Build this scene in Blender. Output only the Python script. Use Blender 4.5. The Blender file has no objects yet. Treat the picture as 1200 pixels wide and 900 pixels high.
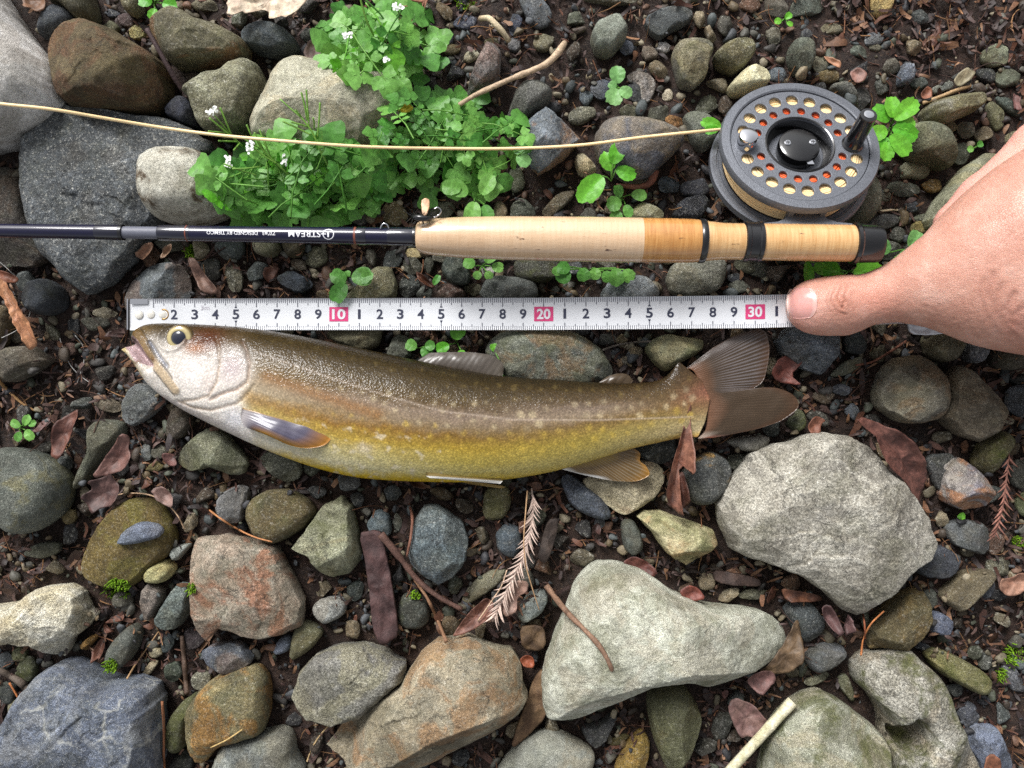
import bpy, math, random
import numpy as np
from mathutils import Vector, Matrix

# ---------------------------------------------------------------- camera, light, exposure
scene = bpy.context.scene
COL = scene.collection
F, HC = 979.0, 0.42            # focal length in photo pixels (1200 wide) and camera height above the soil in metres
cam_d = bpy.data.cameras.new("camera"); cam = bpy.data.objects.new("camera", cam_d); COL.objects.link(cam)
cam.location = (0, 0, HC); cam.rotation_euler = (0, 0, 0)
cam_d.sensor_fit = 'HORIZONTAL'; cam_d.angle = 2*math.atan(600/F); cam_d.clip_start = 0.01; cam_d.clip_end = 200
scene.camera = cam

SUN = Vector((-0.42, 0.84, 0.80)).normalized()      # direction towards the bright part of the overcast sky
world = bpy.data.worlds.new("World"); scene.world = world; world.use_nodes = True
wn, wl = world.node_tree.nodes, world.node_tree.links
wn.clear()
sky = wn.new('ShaderNodeTexSky'); sky.sky_type = 'NISHITA'; sky.sun_disc = False
sky.sun_elevation = math.asin(SUN.z); sky.sun_rotation = math.atan2(SUN.x, SUN.y)
sky.air_density = 1.0; sky.dust_density = 3.0; sky.ozone_density = 1.0
hs = wn.new('ShaderNodeHueSaturation'); hs.inputs['Saturation'].default_value = 0.16
bg = wn.new('ShaderNodeBackground'); bg.inputs['Strength'].default_value = 0.06
wo = wn.new('ShaderNodeOutputWorld')
wl.new(sky.outputs[0], hs.inputs['Color']); wl.new(hs.outputs[0], bg.inputs['Color']); wl.new(bg.outputs[0], wo.inputs['Surface'])
sd = bpy.data.lights.new("sun", 'SUN'); sd.energy = 1.5; sd.angle = math.radians(22); sd.color = (1.0, 0.985, 0.965)
so = bpy.data.objects.new("sun", sd); COL.objects.link(so)
so.rotation_euler = (-SUN).to_track_quat('-Z', 'Y').to_euler(); so.location = (0, 0, 3)

scene.view_settings.view_transform = 'Standard'; scene.view_settings.look = 'None'
scene.view_settings.gamma = 1.0; scene.view_settings.use_curve_mapping = False
scene.view_settings.exposure = 1.38
scene.render.engine = 'CYCLES'
scene.cycles.use_denoising = False
scene.cycles.denoiser = 'OPENIMAGEDENOISE'; scene.cycles.denoising_input_passes = 'RGB_ALBEDO_NORMAL'; scene.cycles.denoising_prefilter = 'ACCURATE'
scene.cycles.max_bounces = 6; scene.cycles.diffuse_bounces = 3; scene.cycles.glossy_bounces = 3
scene.cycles.transmission_bounces = 4; scene.cycles.transparent_max_bounces = 6

# ---------------------------------------------------------------- helpers
R = random.Random(7)
rng = np.random.default_rng(11)

def W(px, py, z):
    k = (HC - z)/F
    return np.array([(px-600)*k, (450-py)*k, z])
def PX(x, y, z):
    k = F/(HC - z)
    return 600 + x*k, 450 - y*k
def cm_px(z): return F/(HC-z)/100.0      # pixels per centimetre at a height

def lin(c):
    c = np.asarray(c, float)/255.0
    return np.where(c <= 0.04045, c/12.92, ((c+0.055)/1.055)**2.4)

_perm = np.random.default_rng(3).permutation(512).astype(np.int64)
_perm = np.concatenate([_perm, _perm])
_g = np.random.default_rng(4).normal(size=(512, 3)); _g /= np.linalg.norm(_g, axis=1)[:, None]
def pnoise(P):
    P = np.asarray(P, float); i = np.floor(P).astype(np.int64); f = P - i; u = f*f*f*(f*(f*6-15)+10)
    i &= 511
    def gr(a, b, c):
        h = _perm[(_perm[(_perm[(i[:, 0]+a) & 511] + i[:, 1]+b) & 511] + i[:, 2]+c) & 511]
        return (_g[h & 511]*(f - np.array([a, b, c]))).sum(1)
    lx = lambda a, b, t: a+(b-a)*t
    x00 = lx(gr(0,0,0), gr(1,0,0), u[:,0]); x10 = lx(gr(0,1,0), gr(1,1,0), u[:,0])
    x01 = lx(gr(0,0,1), gr(1,0,1), u[:,0]); x11 = lx(gr(0,1,1), gr(1,1,1), u[:,0])
    return lx(lx(x00, x10, u[:,1]), lx(x01, x11, u[:,1]), u[:,2])*1.5
def fbm(P, o=4, lac=2.03, g=0.5):
    s = 0; a = 1.0; P = np.array(P, float)
    for k in range(o):
        s = s + a*pnoise(P + k*17.3); P = P*lac; a *= g
    return s

def mesh_from(name, V, Fc, mat=None, smooth=True, col=None):
    me = bpy.data.meshes.new(name)
    V = np.asarray(V, np.float32)
    if isinstance(Fc, np.ndarray) and Fc.ndim == 2:
        n, k = Fc.shape
        me.vertices.add(len(V)); me.vertices.foreach_set('co', V.ravel())
        me.loops.add(n*k); me.loops.foreach_set('vertex_index', Fc.astype(np.int32).ravel())
        me.polygons.add(n); me.polygons.foreach_set('loop_start', np.arange(0, n*k, k, dtype=np.int32))
        me.update(calc_edges=True)
    else:
        me.from_pydata(V.tolist(), [], [tuple(int(q) for q in f) for f in Fc])
    if smooth: me.polygons.foreach_set('use_smooth', np.ones(len(me.polygons), bool))
    if col is not None:
        at = me.color_attributes.new('Col', 'FLOAT_COLOR', 'POINT')
        c4 = np.ones((len(V), 4), np.float32); c4[:, :3] = np.clip(col, 0, 1); at.data.foreach_set('color', c4.ravel())
    if mat: me.materials.append(mat)
    me.validate(); me.update()
    return me
def ob(name, me, parent=None, loc=None, rot=None):
    o = bpy.data.objects.new(name, me); COL.objects.link(o)
    if parent: o.parent = parent
    if loc is not None: o.location = loc
    if rot is not None: o.rotation_euler = rot
    return o
def tag(o, label=None, cat=None, group=None, kind=None):
    if label: o['label'] = label
    if cat: o['category'] = cat
    if group: o['group'] = group
    if kind: o['kind'] = kind
    return o
def empty(name, loc, rot=(0, 0, 0)):
    o = bpy.data.objects.new(name, None); COL.objects.link(o); o.location = loc; o.rotation_euler = rot
    o.empty_display_size = 0.01
    return o

def grid_faces(nu, nv, wrap=False):
    a = np.arange(nu*nv).reshape(nu, nv)
    if wrap: b = np.roll(a, -1, 1); A, B = a[:-1], b[:-1]; C, D = b[1:], a[1:]
    else: A, B, C, D = a[:-1, :-1], a[:-1, 1:], a[1:, 1:], a[1:, :-1]
    return np.stack([A, B, C, D], -1).reshape(-1, 4)

def tube(path, rad, n=8, cap=True):
    """swept tube through path points (metres) with a radius per point"""
    P = np.asarray(path, float); m = len(P); rad = np.broadcast_to(np.asarray(rad, float), (m,))
    T = np.gradient(P, axis=0); T /= np.linalg.norm(T, axis=1)[:, None] + 1e-12
    up = np.array([0, 0, 1.0]); up = up if abs(T[0] @ up) < 0.9 else np.array([1.0, 0, 0])
    V = []
    for k in range(m):
        s = np.cross(T[k], up); s /= np.linalg.norm(s)+1e-12; u2 = np.cross(s, T[k]); up = u2
        a = np.arange(n)*2*math.pi/n
        V.append(P[k] + rad[k]*(np.cos(a)[:, None]*s + np.sin(a)[:, None]*u2))
    V = np.concatenate(V); Fc = [tuple(f) for f in grid_faces(m, n, True)]
    if cap:
        Fc.append(tuple(range(n-1, -1, -1))); Fc.append(tuple(range((m-1)*n, m*n)))
    return V, Fc
def spline(pts, n):
    P = np.asarray(pts, float); d = np.r_[0, np.cumsum(np.linalg.norm(np.diff(P[:, :2], axis=0), axis=1))]
    t = np.linspace(0, d[-1], n); M = np.gradient(P, d, axis=0)
    k = np.clip(np.searchsorted(d, t, side='right')-1, 0, len(P)-2); h = (d[k+1]-d[k])[:, None]; s = ((t-d[k])/h[:, 0])[:, None]
    return (2*s**3-3*s**2+1)*P[k] + (s**3-2*s**2+s)*h*M[k] + (-2*s**3+3*s**2)*P[k+1] + (s**3-s**2)*h*M[k+1]
class MB:
    """collects pieces into one mesh"""
    def __init__(s): s.v = []; s.f = []; s.c = []; s.n = 0
    def add(s, V, Fc, col=None):
        V = np.asarray(V, float); s.v.append(V); s.f += [tuple(int(q)+s.n for q in f) for f in Fc]; s.n += len(V)
        s.c.append(np.broadcast_to(np.asarray(col if col is not None else (1, 1, 1), float), (len(V), 3)))
        return s
    def mesh(s, name, mat, smooth=True, col=False):
        return mesh_from(name, np.concatenate(s.v), s.f, mat, smooth, np.concatenate(s.c) if col else None)
def lathe(prof, n=48, axis='z'):
    """prof: list of (r, h); returns verts, faces around z"""
    a = np.arange(n)*2*math.pi/n; V = []
    for r, h in prof: V.append(np.stack([r*np.cos(a), r*np.sin(a), np.full(n, h)], 1))
    return np.concatenate(V), [tuple(f) for f in grid_faces(len(prof), n, True)]
def box(c, s):
    c = np.array(c, float); s = np.array(s, float)/2
    V = np.array([[x, y, z] for x in (-1, 1) for y in (-1, 1) for z in (-1, 1)], float)*s + c
    return V, [(0,1,3,2), (4,6,7,5), (0,4,5,1), (2,3,7,6), (0,2,6,4), (1,5,7,3)]

# node helper ------------------------------------------------------
class NT:
    def __init__(s, name):
        s.m = bpy.data.materials.new(name); s.m.use_nodes = True; s.t = s.m.node_tree; s.t.nodes.clear()
        s.out = s.t.nodes.new('ShaderNodeOutputMaterial')
    def n(s, typ, props=None, **inp):
        nd = s.t.nodes.new('ShaderNode'+typ)
        for k, v in (props or {}).items(): setattr(nd, k, v)
        for k, v in inp.items():
            k2 = int(k[1:]) if k[0] == 'i' and k[1:].isdigit() else k.replace('_', ' ')
            s.set(nd.inputs[k2], v)
        return nd
    def set(s, sock, v):
        if isinstance(v, bpy.types.NodeSocket): s.t.links.new(v, sock)
        elif isinstance(v, bpy.types.Node): s.t.links.new(v.outputs[0], sock)
        else:
            if hasattr(v, '__len__') and len(v) == 3 and sock.type == 'RGBA': v = tuple(v)+(1,)
            sock.default_value = v
    def mix(s, f, a, b, blend='MIX'):
        nd = s.t.nodes.new('ShaderNodeMix'); nd.data_type = 'RGBA'; nd.blend_type = blend; nd.clamp_factor = True
        s.set(nd.inputs[0], f); s.set(nd.inputs[6], a); s.set(nd.inputs[7], b); return nd.outputs[2]
    def math(s, op, a, b=None, c=None):
        nd = s.t.nodes.new('ShaderNodeMath'); nd.operation = op; s.set(nd.inputs[0], a)
        if b is not None: s.set(nd.inputs[1], b)
        if c is not None: s.set(nd.inputs[2], c)
        return nd.outputs[0]
    def ramp(s, v, a, b, c=0.0, d=1.0):
        nd = s.n('MapRange', Value=v); 
        for k, q in zip(('From Min','From Max','To Min','To Max'), (a, b, c, d)): s.set(nd.inputs[k], q)
        return nd.outputs[0]
    def noise(s, P, scale, detail=4, rough=0.55, dist=0.0):
        return s.n('TexNoise', Vector=P, Scale=scale, Detail=detail, Roughness=rough, Distortion=dist).outputs['Fac']
    def attr(s, name, obj=True, fac=False):
        nd = s.n('Attribute', dict(attribute_name=name, attribute_type='OBJECT' if obj else 'GEOMETRY'))
        return nd.outputs['Fac' if fac else 'Color']
    def bump(s, h, strength, dist, normal=None):
        nd = s.n('Bump', Height=h, Strength=strength, Distance=dist)
        if normal: s.set(nd.inputs['Normal'], normal)
        return nd.outputs[0]
    def bsdf(s, **k):
        nd = s.n('BsdfPrincipled', **k); s.t.links.new(nd.outputs[0], s.out.inputs['Surface']); return nd
    def oc(s): return s.n('TexCoord').outputs['Object']

def simple_mat(name, rgb, rough=0.5, metal=0.0, coat=0.0, bump=0.0, bscale=900, var=0.0, spec=0.5):
    t = NT(name); P = t.oc(); c = tuple(lin(rgb))
    if var: c = t.mix(t.ramp(t.noise(P, bscale*0.4, 6, 0.7), 0.3, 0.7), tuple(np.array(c)*(1-var)), tuple(np.clip(np.array(c)*(1+var), 0, 1)))
    k = dict(Base_Color=c, Roughness=rough, Metallic=metal)
    if coat: k['Coat_Weight'] = coat; k['Coat_Roughness'] = 0.08
    k['Specular_IOR_Level'] = spec
    if bump: k['Normal'] = t.bump(t.noise(P, bscale, 4, 0.6), bump, 0.0004)
    t.bsdf(**k); return t.m

# rock material: colours and amounts come from each stone's own properties
def rock_mat():
    t = NT('river_stone')
    P0 = t.oc(); P = t.n('VectorMath', dict(operation='ADD'), i0=P0, i1=t.attr('offs')).outputs[0]
    ca, cb, cc = t.attr('ca'), t.attr('cb'), t.attr('cc')
    f = lambda n: t.attr(n, fac=True)
    n1 = t.noise(P, 70, 10, 0.68, 0.5)
    c = t.mix(t.ramp(n1, 0.36, 0.64), cb, ca)
    n2 = t.noise(P, 42, 7, 0.62, 0.8)
    c = t.mix(t.math('MULTIPLY', t.ramp(n2, 0.50, 0.57), t.math('MULTIPLY', f('pat'), 1.3)), c, cc)
    ss = f('ss')
    n3 = t.noise(P, t.math('MULTIPLY', 620, ss), 4, 0.75)
    n4 = t.noise(P, t.math('MULTIPLY', 400, ss), 5, 0.75, 0.3)
    light = t.mix(1.0, t.mix(0.62, ca, (0.75, 0.75, 0.70)), (0, 0, 0), 'ADD')
    dark = t.mix(0.72, cb, (0.012, 0.012, 0.012))
    c = t.mix(t.math('MULTIPLY', t.ramp(n4, 0.52, 0.66), f('spk')), c, dark)
    c = t.mix(t.math('MULTIPLY', t.ramp(n3, 0.55, 0.66), f('spk')), c, light)
    # salt and pepper mineral grain
    g1 = t.noise(P, t.math('MULTIPLY', 1500, ss), 2, 0.6)
    c = t.mix(f('grn'), c, t.mix(1.0, c, t.mix(t.ramp(g1, 0.36, 0.64), (0.42,)*3, (1.55,)*3), 'MULTIPLY'))
    c = t.mix(t.math('MULTIPLY', t.ramp(g1, 0.64, 0.70), t.math('MULTIPLY', f('spk'), 0.9)), c, t.mix(0.5, light, (0.8, 0.8, 0.78)))
    # hairline cracks and chipped seams
    Pc = t.n('VectorMath', dict(operation='ADD'), i0=P, i1=t.n('VectorMath', dict(operation='SCALE'), i0=t.n('TexNoise', Vector=P, Scale=80, Detail=8, Roughness=.7).outputs['Color'], Scale=0.022).outputs[0]).outputs[0]
    vc = t.n('TexVoronoi', dict(feature='DISTANCE_TO_EDGE'), Vector=Pc, Scale=62)
    crk = t.math('MULTIPLY', t.math('MULTIPLY', t.ramp(vc.outputs[0], 0.0, 0.035, 1.0, 0.0), t.ramp(t.noise(P, 75, 5, .65), 0.50, 0.60)), f('crk'))
    c = t.mix(t.math('MULTIPLY', crk, 0.75), c, dark)
    # colour follows curvature: paler at edges, darker in the hollows of the stone
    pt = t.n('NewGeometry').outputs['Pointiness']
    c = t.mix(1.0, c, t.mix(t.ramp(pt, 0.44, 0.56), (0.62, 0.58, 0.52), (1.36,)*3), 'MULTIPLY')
    # broad weathering tone
    c = t.mix(1.0, c, t.mix(t.ramp(t.noise(P, 30, 8, 0.68, 0.6), 0.36, 0.64), (0.58, 0.56, 0.52), (1.26, 1.26, 1.26)), 'MULTIPLY')
    Pd = t.n('VectorMath', dict(operation='ADD'), i0=P, i1=t.n('VectorMath', dict(operation='SCALE'), i0=t.n('TexNoise', Vector=P, Scale=55, Detail=6).outputs['Color'], Scale=0.02).outputs[0]).outputs[0]
    vo = t.n('TexVoronoi', dict(feature='DISTANCE_TO_EDGE'), Vector=Pd, Scale=48)
    vm = t.math('MULTIPLY', t.ramp(vo.outputs[0], 0.0, 0.05, 1.0, 0.0), t.ramp(t.noise(P, 60, 6, 0.7), 0.48, 0.62))
    c = t.mix(t.math('MULTIPLY', vm, f('vein')), c, (0.60, 0.60, 0.55))
    n5 = t.noise(P, 58, 9, 0.7, 0.4)
    mossc = t.mix(t.ramp(n3, 0.35, 0.65), (0.040, 0.050, 0.008), (0.125, 0.135, 0.022))
    c = t.mix(t.math('MULTIPLY', t.ramp(n5, 0.49, 0.60), t.math('MULTIPLY', f('moss'), 1.45)), c, mossc)
    # schist-like layering
    sep = t.n('SeparateXYZ', Vector=P)
    lay = t.noise(t.n('CombineXYZ', X=t.math('MULTIPLY', sep.outputs[0], 0.25), Y=sep.outputs[1], Z=sep.outputs[2]), 330, 6, 0.7, 0.4)
    c = t.mix(t.math('MULTIPLY', t.ramp(lay, 0.40, 0.62), t.math('MULTIPLY', f('lay'), 0.55)), c, dark)
    ro = t.math('SUBTRACT', t.ramp(n4, 0.3, 0.7, 0.82, 0.6), t.math('MULTIPLY', f('wet'), 0.42))
    b1 = t.bump(n1, 0.40, 0.0018)
    b2 = t.bump(t.noise(P, 420, 10, 0.82), 1.0, 0.0016, t.bump(t.math('SUBTRACT', 1.0, crk), 0.6, 0.0012, b1))
    b3 = t.bump(lay, t.math('MULTIPLY', f('lay'), 0.5), 0.0010, b2)
    t.bsdf(Base_Color=c, Roughness=ro, Normal=b3, Specular_IOR_Level=0.45)
    return t.m
M_ROCK = rock_mat()

def vcol_mat(name, rough=0.7, coat=0.0, bump=0.3, bscale=700, var=0.35, spec=0.4, sss=0.0, transl=0.0):
    t = NT(name); P = t.oc(); c = t.attr('Col', obj=False)
    if var:
        c = t.mix(1.0, c, t.mix(t.ramp(t.noise(P, bscale, 6, 0.7), 0.3, 0.7), (1-var,)*3, (1+var,)*3), 'MULTIPLY')
    k = dict(Base_Color=c, Roughness=rough, Specular_IOR_Level=spec)
    if coat: k.update(Coat_Weight=coat, Coat_Roughness=0.1)
    if bump: k['Normal'] = t.bump(t.noise(P, bscale, 5, 0.65), bump, 0.0006)
    if sss: k.update(Subsurface_Weight=sss, Subsurface_Radius=(0.004, 0.0016, 0.0008), Subsurface_Scale=1.0)
    b = t.bsdf(**k)
    if transl:
        tr = t.n('BsdfTranslucent', Color=c); mx = t.n('MixShader', i0=transl, i1=b.outputs[0], i2=tr.outputs[0])
        t.t.links.new(mx.outputs[0], t.out.inputs['Surface'])
    return t.m
M_LITTER = vcol_mat('dry_litter', 0.62, 0, 0.4, 900, 0.4, 0.5)
M_GRAVEL = vcol_mat('fine_gravel', 0.6, 0, 0.5, 900, 0.45, 0.5)
M_DEAD = vcol_mat('dead_leaf', 0.55, 0, 0.6, 420, 0.5, 0.45)
M_TWIG = vcol_mat('twig_bark', 0.7, 0, 0.6, 900, 0.4, 0.4)
# ---------------------------------------------------------------- stones, traced one by one
# label | outline in photo pixels | height in cm (0 = from its size) | colour | options
STONES = [
("large whitish grey boulder with brown lower face beside the olive brown boulder", "-150,-70 -20,-45 5,0 18,22 35,42 50,58 62,75 75,100 81,118 80,128 60,145 33,158 0,175 -70,185 -150,150", 4.6, (246,245,240), dict(B=(214,210,204),C=(130,112,90),pat=.2,spk=.35,ang=.42,nopl=1,flat=1,pl=[(-70,.66,.8),(-15,.86,.9)])),
("olive brown boulder wedged between the whitish boulder and dark slate slab", "67,55 72,45 85,35 105,31 120,35 150,47 175,62 195,77 198,88 195,112 185,130 170,135 140,133 105,130 85,129 77,105 66,75", 4.0, (122,106,72), dict(B=(92,78,52),C=(112,74,45),pat=.5,spk=.15,ang=.7,pl=[(-30,.45,1.4),(160,.5,1.0),(60,.55,.7)])),
("big flat dark slate slab lying under the navy rod", "33,165 60,148 85,130 120,131 180,138 225,152 252,165 254,180 222,200 205,225 190,255 178,275 165,292 150,312 125,336 103,349 80,331 60,306 45,281 35,258 33,225 31,190", 2.5, (114,119,121), dict(B=(78,83,86),spk=.95,lay=.5,ang=.9,flat=1,ss=1.1,pl=[(-40,.75,1.2),(-130,.8,1)])),
("round pale pebble with brown stains resting on the dark slate slab", "172,205 175,192 190,180 215,176 240,180 258,192 268,210 270,235 262,252 240,260 215,262 192,261 180,250 172,232", 4.0, (206,202,186), dict(B=(168,162,144),C=(96,80,60),pat=.8,spk=.5,ang=.3,rad=1)),
("olive grey stone with a rusty top corner near the beige dead leaf", "181,27 190,16 203,14 225,22 240,33 265,37 288,48 294,56 288,68 275,74 240,76 208,81 198,72 190,58 183,47", 2.8, (134,126,96), dict(B=(96,92,72),C=(148,100,60),pat=.45,spk=.4,moss=.2,ang=.6)),
("smooth dark grey stone behind the olive brown boulder", "49,40 58,18 72,8 88,16 94,30 75,45 52,47", 1.6, (84,90,96), dict(ang=.3,spk=.3)),
("olive stone at the rim behind the dark grey stone", "58,-22 104,-20 112,10 114,25 100,31 88,20 75,8 60,5", 2.0, (112,108,82), dict(ang=.3)),
("pale speckled stone beside the tiny clover sprout", "140,-14 168,-14 168,10 160,20 148,16", 1.2, (150,144,112), dict(spk=.6)),
("", "118,30 130,23 142,32 135,41 120,37", 0, (112,112,84), {}),
("rough greenish grey boulder between slate slab and beige boulder", "219,112 232,99 248,93 270,91 278,80 295,74 306,80 310,100 308,120 300,140 292,157 262,160 240,154 233,140 228,120", 3.2, (156,154,126), dict(B=(104,104,84),C=(92,86,60),pat=.4,spk=.6,ang=.6,rgh=1.6)),
("blackish blue angular chip beside the dark slate slab", "195,130 217,116 230,122 236,150 225,152 200,140", 1.8, (70,74,88), dict(ang=1,spk=.1,wet=.4,lay=.4)),
("large smooth beige boulder behind the flowering cress", "296,152 300,140 315,112 322,92 335,77 352,71 370,75 390,78 412,87 435,95 455,92 470,105 476,117 465,140 450,152 436,175 425,186 400,182 370,180 330,178 300,168", 3.8, (188,184,160), dict(B=(150,147,126),spk=.7,ang=.35,ss=1.4)),
("dark blue grey stone below the beige dead leaf", "283,40 300,31 320,30 338,38 350,50 352,60 325,66 300,62 286,52", 1.8, (88,98,102), dict(spk=.35)),
("", "380,40 390,27 405,20 410,26 398,38 388,45", 0, (98,104,104), dict(wet=.3)),
("upright streaky grey stone beside the pale twig", "546,112 558,82 572,55 582,53 588,65 585,95 570,107 550,113", 2.4, (158,152,148), dict(B=(112,106,104),C=(130,92,70),pat=.4,lay=.8,ang=.9)),
("", "605,-6 632,-6 648,15 645,30 630,36 618,25", 0, (116,121,124), dict(vein=.4)),
("smooth grey stone between the twig and rusty blue angular stone", "597,130 603,110 615,98 630,97 648,107 645,120 620,140 600,152 592,146", 2.0, (116,116,108), dict(ang=.4,spk=.2)),
("angular blue grey stone with rust patches under the cream fly line", "609,155 620,142 639,129 652,140 680,165 667,180 645,197 630,205 620,190 615,170", 2.4, (132,140,146), dict(B=(90,98,106),C=(150,112,78),pat=.65,spk=.7,ang=1)),
("brown and slate blue boulder crossed by the cream fly line", "695,160 705,147 720,141 740,142 770,147 795,157 802,170 790,180 772,198 760,212 740,215 712,200 700,185", 3.0, (138,124,102), dict(B=(104,104,106),C=(82,86,96),pat=.7,spk=.25,ang=.5,pl=[(-35,.5,1.2)])),
("small cream angular pebble beside the bright green sprout", "673,190 674,184 682,180 700,200 695,208 678,205", 1.2, (188,176,142), dict(ang=1,spk=.3)),
("pale green grey stone above the serrated sprout", "691,45 697,32 725,21 735,35 733,48 715,66 697,62", 2.0, (142,148,132), dict(ang=.8,spk=.4)),
("flat slate flake lying in soil near the pale green grey stone", "753,24 775,12 800,10 813,18 805,30 785,38 772,48 760,38", 1.0, (108,114,114), dict(lay=.7,ang=.8,flat=1)),
("tooth shaped tan stone with a dark grey tip near reel", "787,60 797,50 825,51 836,59 828,78 825,95 812,105 796,100 790,78", 2.0, (166,156,120), dict(B=(122,116,94),C=(96,98,98),pat=.5,moss=.3,spk=.3)),
("flat olive stone next to the tooth shaped tan stone", "835,65 852,50 880,48 885,62 870,82 858,88 838,76", 1.6, (122,118,86), dict(spk=.5)),
("lumpy cream stone touching the reel rim", "852,103 865,88 878,79 898,86 902,97 885,107 862,113 855,110", 1.8, (214,204,166), dict(B=(176,166,130),spk=.3,rgh=1.5)),
("", "732,90 745,81 762,87 770,100 762,120 752,120 748,100", 0, (160,154,148), dict(spk=.9,ss=.6)),
("", "665,135 675,125 697,125 700,135 682,147 667,145", 0, (128,126,106), dict(spk=.6)),
("", "725,128 735,121 752,130 755,138 742,143 727,136", 0, (114,112,88), {}),
("", "800,135 815,130 835,140 840,165 825,180 812,172 803,150", 1.4, (118,122,108), dict(wet=.3)),
("", "770,213 780,203 797,213 795,226 775,226", 0, (102,112,118), dict(ang=1,spk=.3)),
("oval green grey stone standing behind the reel", "924,57 932,46 950,50 953,70 945,90 932,87 925,72", 1.5, (112,118,102), dict(spk=.4)),
("", "896,-10 920,-2 925,10 918,22 896,18", 0, (114,108,94), {}),
("", "925,10 935,-8 965,-8 966,12 950,19 927,19", 0, (110,118,106), dict(spk=.4)),
("yellowish white quartz chip at the back rim beyond the reel", "1022,-8 1044,-8 1043,12 1035,20 1024,15", 1.0, (205,188,130), dict(B=(160,128,70),ang=1)),
("", "970,100 990,97 1003,118 1005,130 990,120", 1.2, (132,134,126), {}),
("small blue grey angular stone in bare soil beyond the reel", "1052,87 1057,75 1072,80 1066,100 1053,101", 1.0, (106,114,124), dict(ang=1)),
("", "1024,95 1034,90 1046,103 1030,113", 0, (104,106,96), dict(ang=.8)),
("", "1090,103 1115,94 1118,103 1095,112", 0, (114,118,108), dict(flat=1)),
("long green tinged stone beside the thin straw twig", "1080,130 1090,120 1120,115 1148,111 1155,120 1140,132 1120,140 1100,148 1085,143", 2.0, (146,140,102), dict(B=(108,106,80),C=(170,170,160),pat=.4,spk=.4)),
("smooth olive stone beside the nettle leaved plant", "1060,150 1075,144 1095,148 1112,165 1116,190 1108,200 1080,190 1062,185", 2.0, (122,126,102), dict(B=(92,96,78),spk=.25,ang=.4)),
("", "1155,122 1165,117 1177,130 1175,150 1167,155 1160,142", 0, (124,122,88), {}),
("", "1165,112 1182,115 1197,132 1192,138 1175,128", 0, (88,100,90), {}),
("broad greenish grey boulder partly behind the hand", "1085,258 1098,235 1115,210 1130,195 1150,180 1175,183 1195,190 1230,200 1230,275 1180,285 1140,280 1110,272 1088,267", 2.4, (152,152,126), dict(B=(116,117,94),C=(150,140,90),pat=.3,spk=.4,ang=.8)),
("tall olive grey stone beside the reel foot", "992,258 998,228 1010,205 1025,212 1028,245 1015,264 998,264", 1.8, (106,108,90), dict(ang=.4)),
("", "1015,262 1032,250 1057,252 1050,265 1035,270", 0, (98,100,98), dict(ang=.8)),
("dark brown streaky rock under the rod at the slab's edge", "-20,200 20,195 32,215 35,250 45,280 58,305 42,315 15,312 -20,312", 1.6, (84,78,70), dict(B=(62,55,50),C=(110,90,70),pat=.4,wet=.3)),
("dark round knobbly stone below the slate slab", "32,348 42,330 57,326 72,338 76,360 58,371 40,367", 2.0, (74,80,86), dict(ang=.4,spk=.15,rgh=1.4)),
("bluish grey stone under the metal end of tape", "148,350 155,330 175,312 200,306 217,312 224,328 222,350 205,365 175,372 150,368", 1.25, (132,138,140), dict(B=(96,102,104),C=(140,106,80),pat=.35,spk=.35,ang=.4)),
("", "250,290 256,278 285,276 288,295 278,306 262,305", 0, (104,112,108), {}),
("", "262,313 275,307 285,320 283,342 270,343", 0, (136,134,116), dict(spk=.7,ang=1)),
("", "92,372 125,372 131,382 105,390", 0, (92,90,78), {}),
("", "50,375 68,385 70,400 58,398", 0, (114,112,92), {}),
("", "-14,358 8,357 15,378 6,410 -14,412", 1.2, (122,106,78), {}),
("brownish grey wedge stone below the ribbed tan leaf", "-12,420 15,407 38,405 62,422 40,438 20,448 -12,447", 1.6, (112,104,90), dict(B=(84,76,64),ang=.9,pl=[(-60,.3,1)])),
("", "296,285 310,278 328,280 332,292 318,303 300,298", 1.2, (130,126,100), dict(moss=.2)),
("", "330,283 345,278 357,283 355,300 338,303", 1.2, (112,102,74), {}),
("", "356,307 365,288 382,290 385,307 368,316", 0, (114,112,88), {}),
("dark blue slate chip between the rod and tape", "324,325 342,316 362,327 368,335 352,346 330,335", .9, (76,84,92), dict(ang=.9,spk=.1)),
("pale olive stone beside three leaf sprout above the tape", "402,350 425,330 440,313 458,312 466,330 465,352 440,362 405,362", 1.5, (142,138,106), dict(B=(104,102,78),spk=.5)),
("", "485,348 495,333 508,340 505,352", 0, (80,86,80), {}),
("dark green grey stone under the front of cork grip", "516,318 522,300 540,298 553,322 548,335 528,335", 1.3, (88,98,88), dict(B=(60,68,64))),
("reddish brown crumbly lump above the tape", "505,347 514,335 530,330 547,342 543,352 510,354", .9, (100,76,64), dict(rgh=2)),
("grey rounded stone under the cork grip touching tape", "560,350 567,328 582,323 605,325 628,330 632,350 600,358", 1.5, (106,110,104), dict(wet=.2)),
("", "382,395 388,383 425,376 450,383 445,405 430,412 400,406", 1.4, (142,136,106), dict(spk=.4)),
("", "452,415 465,390 480,396 482,422 460,424", 1.3, (100,106,94), dict(ang=.9)),
("large mottled green grey stone between tape and fish's back", "565,408 585,388 620,385 660,387 680,392 700,405 715,425 720,440 690,455 640,458 600,458 575,430", 2.0, (136,138,118), dict(B=(92,98,92),C=(146,106,60),pat=.4,spk=.65,moss=.25,lay=.3)),
("whitish blue grey stone between the cork grip and tape", "703,345 715,327 740,322 760,325 773,342 770,352 740,360 705,354", 1.5, (150,156,158), dict(B=(106,112,114),spk=.5)),
("grey olive stone below black winding ring of the grip", "780,330 785,312 800,303 850,303 850,325 840,342 815,348 785,346", 1.6, (132,132,116), dict(B=(96,96,84),spk=.7)),
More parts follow.
